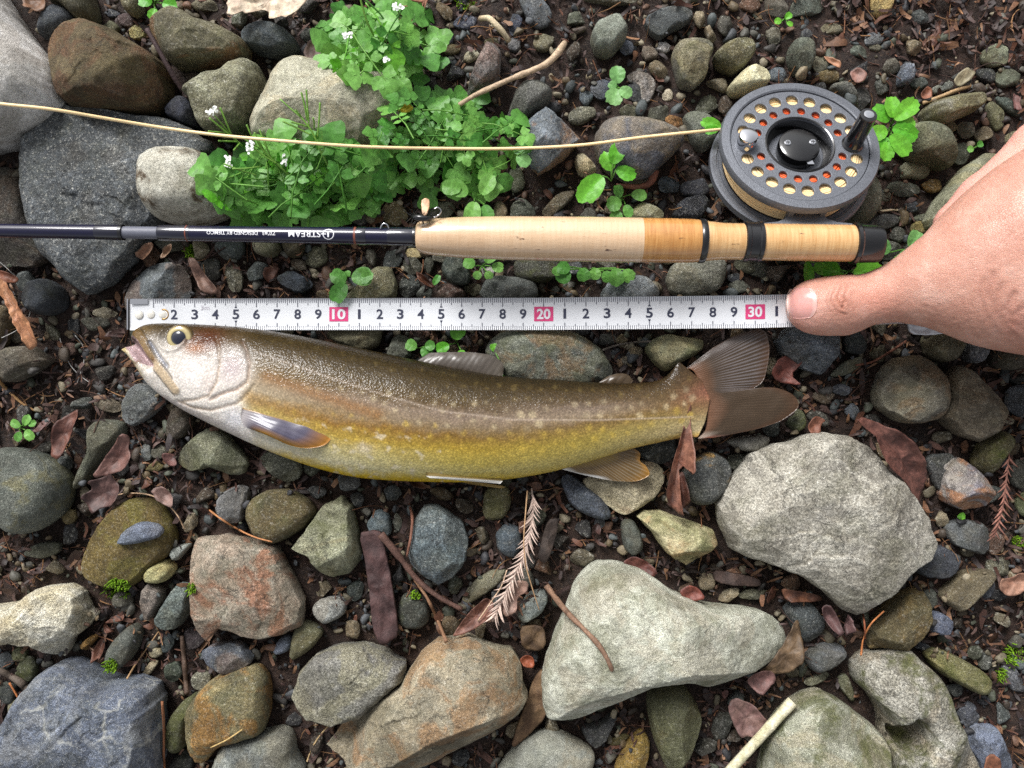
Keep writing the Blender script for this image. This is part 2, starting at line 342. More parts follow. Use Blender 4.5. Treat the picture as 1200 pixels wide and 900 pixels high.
("", "600,303 650,303 660,320 640,332 605,330", 1.2, (80,80,68), dict(moss=.5,wet=.4)),
("pale yellow green stone in the hollow by the tail fin", "754,410 765,397 780,391 800,395 822,397 825,405 815,417 795,425 780,437 770,430", 1.8, (164,160,124), dict(B=(120,120,92),moss=.35,spk=.3)),
("", "733,253 750,238 765,242 778,250 775,262 735,262", 1.5, (176,174,136), dict(vein=.4)),
("glossy blackish wet stone beside the reel under the grip", "785,258 795,235 825,228 832,240 818,260", 1.3, (66,68,74), dict(wet=.9,ang=.9)),
("", "632,250 650,230 658,225 675,222 670,235 645,255", 0, (126,114,90), dict(spk=.5)),
("", "598,240 612,230 628,245 628,258 598,258", 0, (94,98,84), {}),
("dark glittering stone under the tape beside the thumb", "907,400 920,385 932,379 982,383 980,415 960,440 938,432 915,415", 1.7, (116,124,132), dict(B=(78,84,90),spk=.6,wet=.5,ang=1,lay=.4)),
("", "970,442 990,422 1010,417 1012,427 992,440", 0, (114,116,98), dict(flat=1)),
("brownish round stone below the thumb beside the tan wedge stone", "1022,465 1035,430 1055,415 1085,418 1105,445 1105,470 1098,490 1070,497 1050,495 1030,480", 2.2, (126,120,100), dict(B=(98,94,84),C=(140,112,78),pat=.4,spk=.3,ang=.7)),
("tan wedge stone with flaky ridges below the hand", "1098,488 1105,455 1122,427 1140,445 1160,465 1170,480 1160,508 1145,518 1120,508", 2.4, (138,126,104), dict(B=(104,94,78),lay=.7,ang=1)),
("", "1081,395 1100,389 1125,400 1127,415 1105,426 1088,420", 1.5, (122,114,86), dict(ang=.9)),
("", "1128,398 1150,400 1155,412 1145,427 1130,422", 1.3, (134,136,140), dict(spk=.6)),
("", "1160,415 1175,405 1215,403 1215,430 1175,435 1163,428", 1.3, (98,88,72), {}),
("", "1180,442 1215,436 1215,450 1190,452", 0, (60,62,66), {}),
("", "1178,475 1180,452 1215,448 1215,492 1190,488", 0, (92,97,102), {}),
("biggest grey boulder with a chipped ridge below the tail", "837,590 855,560 880,530 905,520 940,510 965,505 990,507 1010,520 1025,540 1048,560 1065,580 1080,605 1087,632 1080,650 1060,670 1040,690 1025,700 1010,712 1000,717 985,710 960,690 930,670 905,660 875,650 855,640 843,620", 3.8, (182,178,164), dict(B=(146,141,128),C=(116,112,104),pat=.4,spk=.5,moss=.14,ang=.9,pl=[(-110,.35,.8),(60,.5,.7),(150,.7,.9)])),
("", "972,455 985,448 1000,455 992,465 975,460", 0, (114,118,124), {}),
("", "988,482 1000,470 1008,482 1003,495", 0, (108,114,120), dict(ang=1)),
("", "918,492 938,476 943,500 930,508", 1.2, (88,94,68), dict(moss=.5)),
("", "1082,533 1115,530 1118,542 1108,580 1095,572", 0, (92,95,96), dict(flat=1)),
("three sided stone with rusty and violet faces near brown leaf", "1105,580 1108,545 1122,535 1140,550 1156,575 1152,592 1125,597 1108,588", 2.2, (172,164,152), dict(B=(106,102,112),C=(160,108,64),pat=.6,ang=1,pl=[(-80,.1,1.2),(150,.1,1.5),(40,.2,.9)])),
("mossy olive stone beside the three sided rusty stone", "1140,545 1152,515 1175,502 1186,515 1172,532 1155,560", 1.5, (118,112,72), dict(moss=.7)),
("flat grey slate with a small olive pebble stuck on it", "1105,615 1125,607 1152,612 1157,640 1148,650 1125,642 1112,635", 1.0, (110,113,112), dict(flat=1,ang=.9,spk=.1)),
("dark slate piece below the flat grey slate", "1067,665 1085,640 1100,637 1122,650 1118,668 1105,677 1080,675", 1.1, (88,92,99), dict(flat=1,ang=1,spk=.1)),
("", "1157,625 1170,620 1178,632 1170,650 1158,650", 0, (140,114,98), dict(spk=.7)),
("", "1180,540 1215,535 1215,575 1185,572", 0, (98,98,88), {}),
("", "1190,582 1215,567 1215,612 1192,602", 0, (112,118,82), {}),
("flat brown shield shaped stone near bare soil patch", "1098,697 1115,680 1130,668 1155,665 1165,672 1150,690 1140,700 1122,717 1108,708", 1.2, (132,120,92), dict(flat=1)),
("upright ochre brown stone beside the mossy holed rock", "1020,735 1035,717 1060,695 1082,686 1084,722 1072,742 1055,757 1020,761", 2.2, (132,112,68), dict(B=(100,84,50),C=(92,90,70),pat=.4,ang=.9,lay=.4)),
("", "1078,695 1095,688 1100,705 1092,715 1082,708", 0, (114,118,108), {}),
("small bright blue grey stone beside the ochre brown stone", "1083,725 1095,715 1112,722 1112,742 1090,742", 1.1, (118,126,144), dict(spk=.4,ang=.9)),
("mossy bar shaped stone beside the holed rock", "1082,767 1092,759 1115,765 1158,790 1160,808 1150,814 1120,800 1095,785", 1.4, (134,130,84), dict(moss=.5,spk=.4)),
("long mossy grey rock with a hollow holding a pebble", "1000,782 1010,765 1035,766 1060,757 1075,770 1095,790 1105,820 1120,850 1140,880 1154,912 1080,925 1036,915 1035,870 1035,840 1020,815 1003,800", 3.4, (168,165,152), dict(B=(124,120,106),moss=.55,spk=.5,ang=.7,hole=(1072,866,17,21))),
("broad mossy green and white boulder beside the pale stick", "890,915 900,865 915,840 930,825 945,815 968,811 1000,830 1025,850 1038,875 1042,925 890,925", 3.6, (174,174,156), dict(B=(134,136,116),moss=.5,spk=.5,ang=.4,ss=1.2)),
("dark slate lens beside the olive dead leaf", "940,770 957,755 987,755 992,765 975,778 952,788", 1.3, (110,113,114), dict(spk=.3)),
("", "915,708 950,702 970,735 945,755 930,742", 1.0, (88,94,94), {}),
("", "940,800 965,785 975,792 950,805", 0, (134,132,108), {}),
("", "980,795 992,787 1002,815 1000,825 985,808", 0, (112,112,86), {}),
("", "1120,832 1140,820 1150,847 1132,857", 0, (98,101,108), dict(ang=1)),
("blue slate slab at the rim beside the holed rock", "1132,860 1145,849 1165,850 1182,887 1184,915 1152,915", 1.3, (112,120,136), dict(ang=1,spk=.3)),
("", "1173,780 1185,775 1200,800 1200,812 1182,808", 0, (114,116,120), dict(spk=.3)),
("large pale whale shaped boulder with a twig lying across it", "640,837 632,800 645,750 660,720 675,680 695,658 725,658 755,670 790,695 830,712 870,715 905,720 925,738 928,755 905,775 880,785 850,803 835,808 820,800 805,790 780,790 755,795 730,810 700,825 680,835 655,840", 4.4, (196,197,180), dict(B=(160,161,142),C=(140,102,66),pat=.14,spk=.6,moss=.22,ang=.5,ss=1.3,pl=[(-75,.32,1.5),(190,.5,.6)])),
("shiny wet olive stone below the whale shaped boulder", "757,815 775,800 800,800 812,817 822,837 817,860 803,890 785,904 775,890 762,855", 2.2, (116,116,84), dict(wet=1,spk=.2,ang=.4)),
("smooth light grey stone at the rim below the whale shaped boulder", "576,912 595,885 612,865 638,856 662,860 695,878 698,888 688,912", 2.0, (158,158,144), dict(B=(124,126,116),spk=.3,ang=.3)),
("", "680,852 707,845 722,832 722,848 700,877 685,865", 1.0, (90,93,96), dict(ang=1)),
("yellow ochre stone beside the shiny wet olive stone", "720,898 735,870 752,853 761,865 760,885 749,912 722,912", 1.2, (156,128,62), dict(spk=.3)),
("glassy green grey pebble below the dry cedar sprig", "605,720 618,695 637,690 643,700 635,717 612,730", 1.2, (138,146,140), dict(wet=.6,ang=.9,spk=.1)),
("", "818,685 822,670 838,672 838,690 822,692", 0, (172,160,134), {}),
("slim blue slate stone under the anal fin", "655,560 665,553 682,565 710,587 718,605 710,610 690,605 668,592", 1.1, (104,112,124), dict(lay=.5,spk=.3)),
("pale cream stone with grey bands under the anal fin", "680,562 700,550 720,545 750,538 765,539 778,550 777,568 765,585 745,598 730,605 712,592 690,580", 1.3, (194,182,148), dict(B=(160,150,124),C=(150,108,74),pat=.25,lay=.5)),
("", "735,522 755,508 790,505 792,535 775,545 752,540", 1.1, (80,83,80), dict(wet=.5)),
("dark stone with an ochre crust beside curled brown leaf", "797,557 812,537 835,527 855,542 855,560 835,590 812,592 802,575", 1.9, (98,98,90), dict(B=(68,72,72),C=(160,126,70),pat=.8,spk=.4)),
("cream topped triangular stone between two big boulders", "746,605 755,598 775,599 807,610 835,620 838,637 825,650 805,663 780,648 762,622", 2.4, (196,186,146), dict(B=(144,142,98),C=(168,116,70),pat=.3,moss=.35,ang=.9,pl=[(30,.4,1.3)])),
("dark oval pebble beside the cream topped triangular stone", "727,610 740,606 750,622 754,642 742,652 730,642", 1.2, (98,102,92), dict(spk=.2)),
("", "847,515 890,508 904,514 890,530 865,528", 1.2, (156,152,140), dict(lay=.6)),
("speckled grey stone under the fish's breast", "302,537 315,527 337,530 356,542 352,560 337,566 320,557", 1.0, (120,122,104), dict(spk=.5)),
("smooth olive brown stone below the pectoral fin", "287,600 297,582 315,573 340,573 362,585 372,600 362,615 340,630 320,638 298,628", 1.8, (110,98,64), dict(B=(84,80,56),moss=.3,spk=.3,ang=.3)),
("light green grey wedge stone with a mossy flank below belly", "344,640 360,620 382,590 400,581 412,592 420,625 425,655 410,670 392,676 372,665 365,650", 2.2, (160,160,132), dict(B=(124,126,100),moss=.35,spk=.4,ang=1,pl=[(-80,.3,1)])),
("blue grey pebble above the dark bark strip", "430,612 442,595 457,602 460,625 450,630 432,622", .9, (108,122,126), dict(spk=.3)),
("", "395,555 420,553 423,572 400,577", .7, (104,108,108), dict(ang=.9)),
("blue green faceted stone beside the thin root below belly", "480,648 485,610 497,590 515,592 540,610 550,630 547,655 533,675 515,684 495,672 483,660", 2.2, (112,126,130), dict(B=(78,88,94),spk=.45,wet=.3,ang=1,pl=[(20,.25,1.1)])),
("", "565,600 568,572 595,566 600,590 590,608 570,610", 1.0, (126,120,82), dict(moss=.3,spk=.4)),
("", "580,625 592,612 610,618 612,640 600,655 583,645", 1.0, (84,94,100), dict(wet=.3,spk=.3)),
("large round grey green stone beside the curled leaves", "-16,530 10,523 30,527 58,537 78,558 81,575 75,600 55,617 30,626 10,615 -16,612", 3.0, (112,116,106), dict(B=(84,90,82),C=(130,122,74),pat=.4,spk=.35,ang=.3)),
("club shaped greenish stone under purplish brown leaf", "107,500 117,491 145,492 147,512 132,523 112,547 100,567 85,575 92,555 110,530", 1.4, (110,112,94), dict(spk=.35)),
("flat grey stone beneath the fish's lower jaw", "146,472 155,455 165,448 180,452 197,470 185,482 160,501 148,495", 1.1, (122,126,124), dict(C=(140,108,70),pat=.3,lay=.3,ang=.8,flat=1)),
("", "195,505 205,475 225,482 228,500 212,515 197,512", 1.1, (100,90,76), dict(ang=.8)),
("notched olive grey stone under the fish's throat", "207,537 225,515 245,499 262,505 282,527 292,542 285,557 265,555 248,545 240,550 225,552 208,545", 1.6, (132,132,106), dict(B=(98,100,80),spk=.45,moss=.2,ang=.7)),
("flat ochre brown stone carrying a blue pebble", "98,662 105,640 115,620 130,600 152,583 180,583 197,600 207,622 207,640 195,655 178,667 165,682 145,690 115,684 102,676", 1.6, (122,104,54), dict(B=(92,76,38),C=(130,124,50),pat=.35,spk=.25,ang=.3,flat=1)),
("pale blue striped pebble lying on the flat ochre stone", "137,636 145,622 165,610 187,613 194,622 185,631 155,638 140,638", 2.1, (134,144,160), dict(B=(104,112,130),z0=1.45,lay=.6,spk=.2,ang=.3)),
("grey block shaped stone near the orange straw", "249,600 262,577 277,568 290,570 293,583 285,612 268,612", 1.3, (134,134,132), dict(ang=1,spk=.4)),
("", "200,645 210,638 225,637 215,650 208,658", 1.0, (156,160,150), dict(ang=1)),
("cream yellow pebble touching the flat ochre stone", "170,672 182,658 198,655 207,668 195,682 175,682", 1.3, (202,196,144), dict(B=(150,146,96),spk=.3)),
("large pinkish tan block with rust streaks left of bark strip", "228,645 232,628 265,625 295,632 325,640 345,680 358,705 355,730 335,740 310,746 290,742 280,738 262,732 245,748 235,735 228,710 227,680", 2.6, (166,146,126), dict(B=(140,134,118),C=(152,98,68),pat=.55,spk=.25,ang=1,pl=[(20,.55,1.1),(120,.6,.8)])),
("", "25,650 45,635 72,635 72,648 50,655", 0, (104,108,94), dict(flat=1)),
("white quartz rock with cream hollows at the left", "-16,712 22,707 45,690 80,684 97,695 102,715 112,722 100,737 85,750 75,770 60,765 50,750 25,752 -16,760", 2.6, (214,210,186), dict(B=(186,176,146),C=(150,136,104),pat=.4,spk=.15,ang=1,rgh=1.6)),
("small brown grey shard beside the wedge of green slate", "166,720 172,680 192,690 192,705 180,725 168,725", 1.2, (128,118,108), dict(ang=1,spk=.3)),
("wedge of green grey slate beside pinkish tan block", "182,727 195,705 210,682 222,685 225,715 210,735 195,738", 1.4, (124,136,130), dict(spk=.4,ang=.8)),
("leaning oblong grey stone above the blue veined boulder", "125,772 132,752 155,729 167,737 162,760 147,782 130,782", 1.3, (104,108,98), dict(spk=.3,ang=.4)),
("", "96,757 105,745 117,742 110,752 100,764", .9, (180,142,82), dict(ang=1)),
("", "17,790 25,770 37,768 45,780 40,798 25,800", 0, (88,92,64), dict(moss=.4)),
("large dark blue boulder with pale veins", "-20,880 0,868 30,815 55,785 72,774 85,776 110,788 130,795 160,795 180,805 190,820 190,860 187,915 -20,915", 3.6, (116,124,138), dict(B=(82,89,102),C=(158,160,160),pat=.35,vein=.85,spk=.55,ang=1,flat=1,pl=[(-10,.75,1.4)])),
("dark blue grey slab chip with a rusty end", "232,765 250,755 277,749 297,767 295,778 265,790 247,782", 1.3, (110,116,126), dict(C=(130,104,80),pat=.4,spk=.4,ang=.9)),
("olive boulder with an orange stained foot near blue boulder", "220,830 240,800 270,785 300,780 312,790 318,815 315,840 310,857 290,862 260,870 240,895 228,890 222,850", 2.4, (142,128,88), dict(B=(104,100,72),C=(172,118,44),pat=.45,spk=.4,ang=.6)),
("", "196,875 200,840 215,820 232,810 225,835 222,870 208,882", 1.5, (102,104,66), dict(moss=.4,spk=.4)),
("light grey stone at the rim with a straw needle on it", "245,915 255,880 270,862 300,860 335,852 345,862 345,880 364,912", 2.2, (146,148,136), dict(B=(104,110,110),spk=.45)),
("", "165,790 178,773 186,776 175,792", 0, (176,164,134), dict(ang=1)),
("", "195,902 210,880 225,875 228,895 215,912", 0, (72,77,72), {}),
("pale grey pebble left of the dark bark strip", "366,710 377,700 400,699 407,707 405,720 382,731 370,722", 1.1, (154,156,150), dict(spk=.6)),
("smooth blue pebble leaning on a green stone", "320,762 325,750 340,742 345,750 340,762 325,767", .9, (128,136,148), dict(ang=.1,spk=.1)),
("", "339,767 347,730 362,726 382,740 365,760 345,773", 1.2, (116,114,84), dict(spk=.3)),
("", "405,690 415,680 427,682 425,700 413,707", 0, (78,86,80), dict(ang=.9)),
("flat grey slab with a crack line left of long brown rock", "345,810 352,785 370,765 400,756 435,755 460,767 476,777 475,792 450,815 425,835 392,846 362,837 350,822", 2.4, (140,138,126), dict(B=(112,110,106),C=(156,150,118),pat=.4,spk=.4,ang=.9,flat=1)),
("long brown grey rock with a steep dark lower face", "380,875 400,850 445,820 470,800 490,770 512,752 550,748 575,758 600,765 612,785 618,812 605,835 585,855 550,875 510,892 480,905 425,905 400,890", 3.8, (164,152,126), dict(B=(130,124,106),C=(158,116,72),pat=.45,spk=.45,ang=.9,pl=[(-62,.22,1.5),(40,.55,.6)])),
("", "465,718 470,697 485,692 500,702 505,725 492,737 472,735", 1.0, (88,94,86), dict(moss=.2)),
("", "540,702 555,680 575,668 595,665 590,680 570,695 550,708", 0, (126,122,98), {}),
]
# small pebbles: x, y, half width, half height, turn in degrees, colour
PEBS = [(148,24,10,8,20,(112,96,96)),(132,16,9,5,10,(86,90,102)),(162,38,11,9,0,(176,166,108)),(361,40,11,8,0,(88,90,82)),(240,6,16,8,5,(120,112,88)),
(545,27,14,9,0,(86,92,108)),(520,45,12,12,0,(80,83,94)),(552,66,11,7,-30,(160,156,132)),(527,58,12,7,0,(112,98,64)),(577,50,9,6,0,(94,88,58)),(603,28,8,12,10,(86,92,108)),(603,52,8,9,0,(118,118,118)),
(735,55,9,9,0,(116,120,128)),(778,55,9,6,5,(198,198,198)),(761,62,10,9,30,(124,112,96)),(705,105,14,13,0,(102,108,120)),(746,108,14,12,0,(88,92,96)),(782,112,7,7,0,(182,170,144)),(687,115,8,9,0,(98,108,114)),
(789,142,12,9,0,(156,112,66)),(772,133,13,10,-10,(98,98,82)),(807,163,7,9,0,(170,154,118)),(815,221,18,12,0,(82,84,92)),(715,-1,32,7,0,(108,104,82)),(637,50,13,10,0,(118,112,86)),
(907,42,9,11,0,(118,114,98)),(945,40,7,7,0,(82,86,96)),(975,34,13,7,10,(134,128,102)),(1023,45,12,8,0,(106,112,118)),(1026,56,8,5,0,(124,120,98)),(1005,60,14,7,15,(102,110,98)),(962,73,11,12,0,(124,122,104)),(970,90,15,8,0,(146,128,86)),
(910,88,11,9,0,(108,118,124)),(1010,115,12,14,30,(92,94,92)),(1077,97,11,7,0,(86,94,86)),(1110,148,12,9,0,(132,124,86)),(1125,180,13,14,0,(106,110,92)),(1132,152,10,12,0,(134,134,118)),(1165,65,18,14,0,(138,144,118)),(1180,92,14,12,0,(112,118,98)),(1157,88,12,8,20,(58,60,60)),(1190,165,12,12,0,(126,122,92)),
(1070,200,18,12,0,(128,128,104)),(1060,222,22,9,8,(112,120,110)),(1093,218,11,9,0,(156,128,72)),(1037,230,8,7,0,(112,114,102)),(1068,242,9,7,0,(80,83,87)),(1082,255,13,5,-10,(112,114,92)),(1080,268,13,9,0,(146,134,82)),(1052,275,10,9,0,(102,102,90)),(1092,283,7,4,0,(70,72,79)),(1040,293,18,12,0,(106,106,92)),
(248,315,12,13,0,(86,86,80)),(198,286,16,9,10,(118,118,100)),(123,367,14,8,10,(170,164,142)),(87,385,7,13,0,(76,80,84)),(20,395,7,8,0,(92,86,72)),(82,409,8,8,0,(134,102,92)),
(350,310,10,7,15,(134,122,102)),(483,312,12,11,0,(98,98,83)),(480,335,13,14,0,(76,80,74)),(484,297,11,6,5,(208,188,136)),(503,310,6,10,0,(92,94,80)),(515,300,8,8,0,(118,114,98)),(555,340,10,8,0,(118,114,90)),(572,317,8,8,0,(190,186,176)),(462,250,16,14,30,(124,112,78)),(512,246,24,11,0,(98,98,78)),
(603,211,13,14,0,(102,108,88)),(875,312,14,8,15,(112,112,88)),(890,316,13,9,0,(92,94,82)),(865,336,12,9,0,(112,114,100)),(862,326,11,6,0,(82,86,92)),(897,325,5,4,0,(186,182,154)),
(1003,400,16,15,0,(66,71,72)),(965,465,13,9,0,(124,108,88)),(1135,641,11,12,0,(104,98,78)),(1170,664,15,13,0,(118,117,98)),(1155,690,10,13,20,(98,102,110)),(1080,757,10,5,10,(76,80,87)),(1155,775,8,11,30,(102,107,102)),(1153,821,8,6,0,(76,78,84)),
(725,866,13,6,-25,(120,112,70)),(846,850,12,20,15,(86,86,77)),(882,696,17,7,0,(112,110,88)),(867,541,15,10,0,(98,101,88)),(703,612,7,7,0,(110,114,120)),(466,613,6,11,0,(104,106,96)),(460,577,10,10,0,(86,92,90)),
(170,531,8,10,-10,(128,132,128)),(187,530,9,9,0,(103,100,83)),(182,547,10,6,-8,(124,110,67)),(80,605,9,9,0,(146,134,94)),(127,475,17,9,15,(124,112,92)),(228,541,8,6,0,(84,88,102)),
(22,767,10,9,0,(108,110,73)),(196,753,8,13,0,(70,82,88)),(182,765,8,6,0,(170,162,132)),(203,787,11,12,0,(76,86,70)),(236,798,13,12,0,(136,134,114)),(227,747,12,14,0,(76,66,66)),(5,776,10,12,0,(80,86,88)),(8,811,12,14,0,(76,82,77)),(17,830,8,11,20,(134,130,104)),(240,663,7,6,0,(96,98,94)),
(745,412,9,7,0,(136,122,96)),(733,422,6,5,0,(150,142,124)),(727,425,5,6,0,(154,128,98)),(738,416,5,5,0,(104,108,112)),(712,398,12,7,0,(92,92,88)),(728,400,7,8,0,(120,108,82)),
(1070,865,10,15,-25,(190,186,176))]
LAND = [("the fly reel",938,168),("the cork grip",640,281),("the reel seat",940,285),("the navy rod",250,268),("the fish's head",205,430),("the fish's belly",440,565),("the fish's tail fin",870,450),("the anal fin",715,545),("the thumb",985,360),("the wrist side of the hand",1170,400),
 ("the whitish boulder",30,90),("the olive brown boulder",130,85),("the dark slate slab",110,230),("the beige dead leaf",315,8),("the flowering cress",350,215),("the cress clump at the back",445,45),("the pale twig",600,92),("the rusty blue angular stone",645,165),("the tooth shaped tan stone",811,75),("the serrated sprout",720,100),("the bare soil patch",1110,30),("the nettle leaved plant",1045,150),
 ("the scale's metal end",160,360),("the ribbed tan leaf",22,372),("the round grey green stone",35,575),("the flat ochre stone",152,635),("the pinkish tan block",290,685),("the white quartz rock",55,720),("the blue veined boulder",95,840),("the orange footed olive boulder",268,830),("the cracked grey slab",410,800),("the dark bark strip",443,690),("the dry cedar sprig",605,650),("the long brown rock",510,830),("the whale shaped boulder",780,740),("the biggest grey boulder",960,610),("the big brown leaf",1060,545),("the wet olive stone",790,850),("the pale stick",890,862),("the mossy green boulder",968,860),("the holed rock",1070,830),("the mossy bar stone",1120,788),("the tan wedge stone",1133,475),("the flat grey slate",1130,628)]

def cname(c):
    import colorsys
    r, g, b = [q/255 for q in c]; h, s, v = colorsys.rgb_to_hsv(r, g, b); h *= 360
    t = 'dark ' if v < .37 else ('light ' if v > .58 else '')
    if v > .70 and s < .30: return 'whitish' if s < .14 else 'cream coloured'
    if s < .10: return t+'grey'
    if 150 < h < 290: return t+'blue grey'
    if 70 <= h <= 150: return t+'greenish grey' if s < .2 else t+'green'
    if h < 22 or h > 300: return t+('brownish grey' if s < .2 else 'reddish brown')
    if s < .19: return t+'grey brown'
    if h < 42: return t+('rusty brown' if s > .45 else 'brown')
    return t+('olive' if s > .22 else 'olive grey')

LABELS = {}
def auto_label(px, py, col, size, shape):
    d = sorted((math.hypot(px-x, py-y), n, x, y) for n, x, y in LAND)
    rel = 'beside' if d[0][0] < 55 else 'near'
    def opts():
        yield f"{rel} {d[0][1]}"
        for a_, b_ in ((0, 1), (0, 2), (1, 2), (0, 3), (1, 3), (2, 3), (0, 4), (1, 4)): yield f"between {d[a_][1]} and {d[b_][1]}"
    for q in opts():
        t = f"{size} {cname(col)} {shape} {q}"
        if t not in LABELS and len(t.split()) <= 16: return t
    return f"{size} {cname(col)} {shape} {rel} {d[0][1]}"
HM_N, HM_C = 520, 0.0012
HM = np.zeros((HM_N, HM_N), np.float32)
def splat(V):
    i = np.clip(((V[:, 0])/HM_C + HM_N/2).astype(int), 0, HM_N-1); j = np.clip((V[:, 1]/HM_C + HM_N/2).astype(int), 0, HM_N-1)
    np.maximum.at(HM, (i, j), V[:, 2].astype(np.float32))
def ground_z(x, y, r=1):
    i = int(x/HM_C + HM_N/2); j = int(y/HM_C + HM_N/2)
    if not (r <= i < HM_N-r and r <= j < HM_N-r): return 0.0
    return float(HM[i-r:i+r+1, j-r:j+r+1].max())
def drape(px, py, lift=0.0, it=3):
    z = 0.0
    for _ in range(it):
        w = W(px, py, z); z = ground_z(w[0], w[1])
    z += lift
    return W(px, py, z)

MASK = np.zeros((900, 1200), bool)
def fill_mask(poly):
    P = np.array(poly); x0, y0 = np.floor(P.min(0)).astype(int); x1, y1 = np.ceil(P.max(0)).astype(int)
    x0, y0 = max(x0, 0), max(y0, 0); x1, y1 = min(x1, 1199), min(y1, 899)
    if x1 <= x0 or y1 <= y0: return
    yy, xx = np.mgrid[y0:y1+1, x0:x1+1]; ins = np.zeros(xx.shape, bool)
    for a, b in zip(P, np.roll(P, -1, 0)):
        if a[1] == b[1]: continue
        ins ^= ((a[1] > yy) != (b[1] > yy)) & (xx < (b[0]-a[0])*(yy-a[1])/(b[1]-a[1]) + a[0])
    MASK[y0:y1+1, x0:x1+1] |= ins

def closed_resample(P, n, smooth):
    P = np.asarray(P, float)
    for _ in range(smooth):                       # corner cutting
        Q = np.roll(P, -1, 0); P = np.stack([P*.8+Q*.2, P*.2+Q*.8], 1).reshape(-1, 2)
    L = np.r_[0, np.cumsum(np.linalg.norm(np.roll(P, -1, 0)-P, axis=1))]; Pc = np.vstack([P, P[:1]])
    s = np.linspace(0, L[-1], n, endpoint=False)
    return np.stack([np.interp(s, L, Pc[:, 0]), np.interp(s, L, Pc[:, 1])], 1)
def centroid(P):
    x, y = P[:, 0], P[:, 1]; x2, y2 = np.roll(x, -1), np.roll(y, -1); c = x*y2-x2*y; A = c.sum()/2
    return np.array([((x+x2)*c).sum()/(6*A), ((y+y2)*c).sum()/(6*A)]), abs(A)

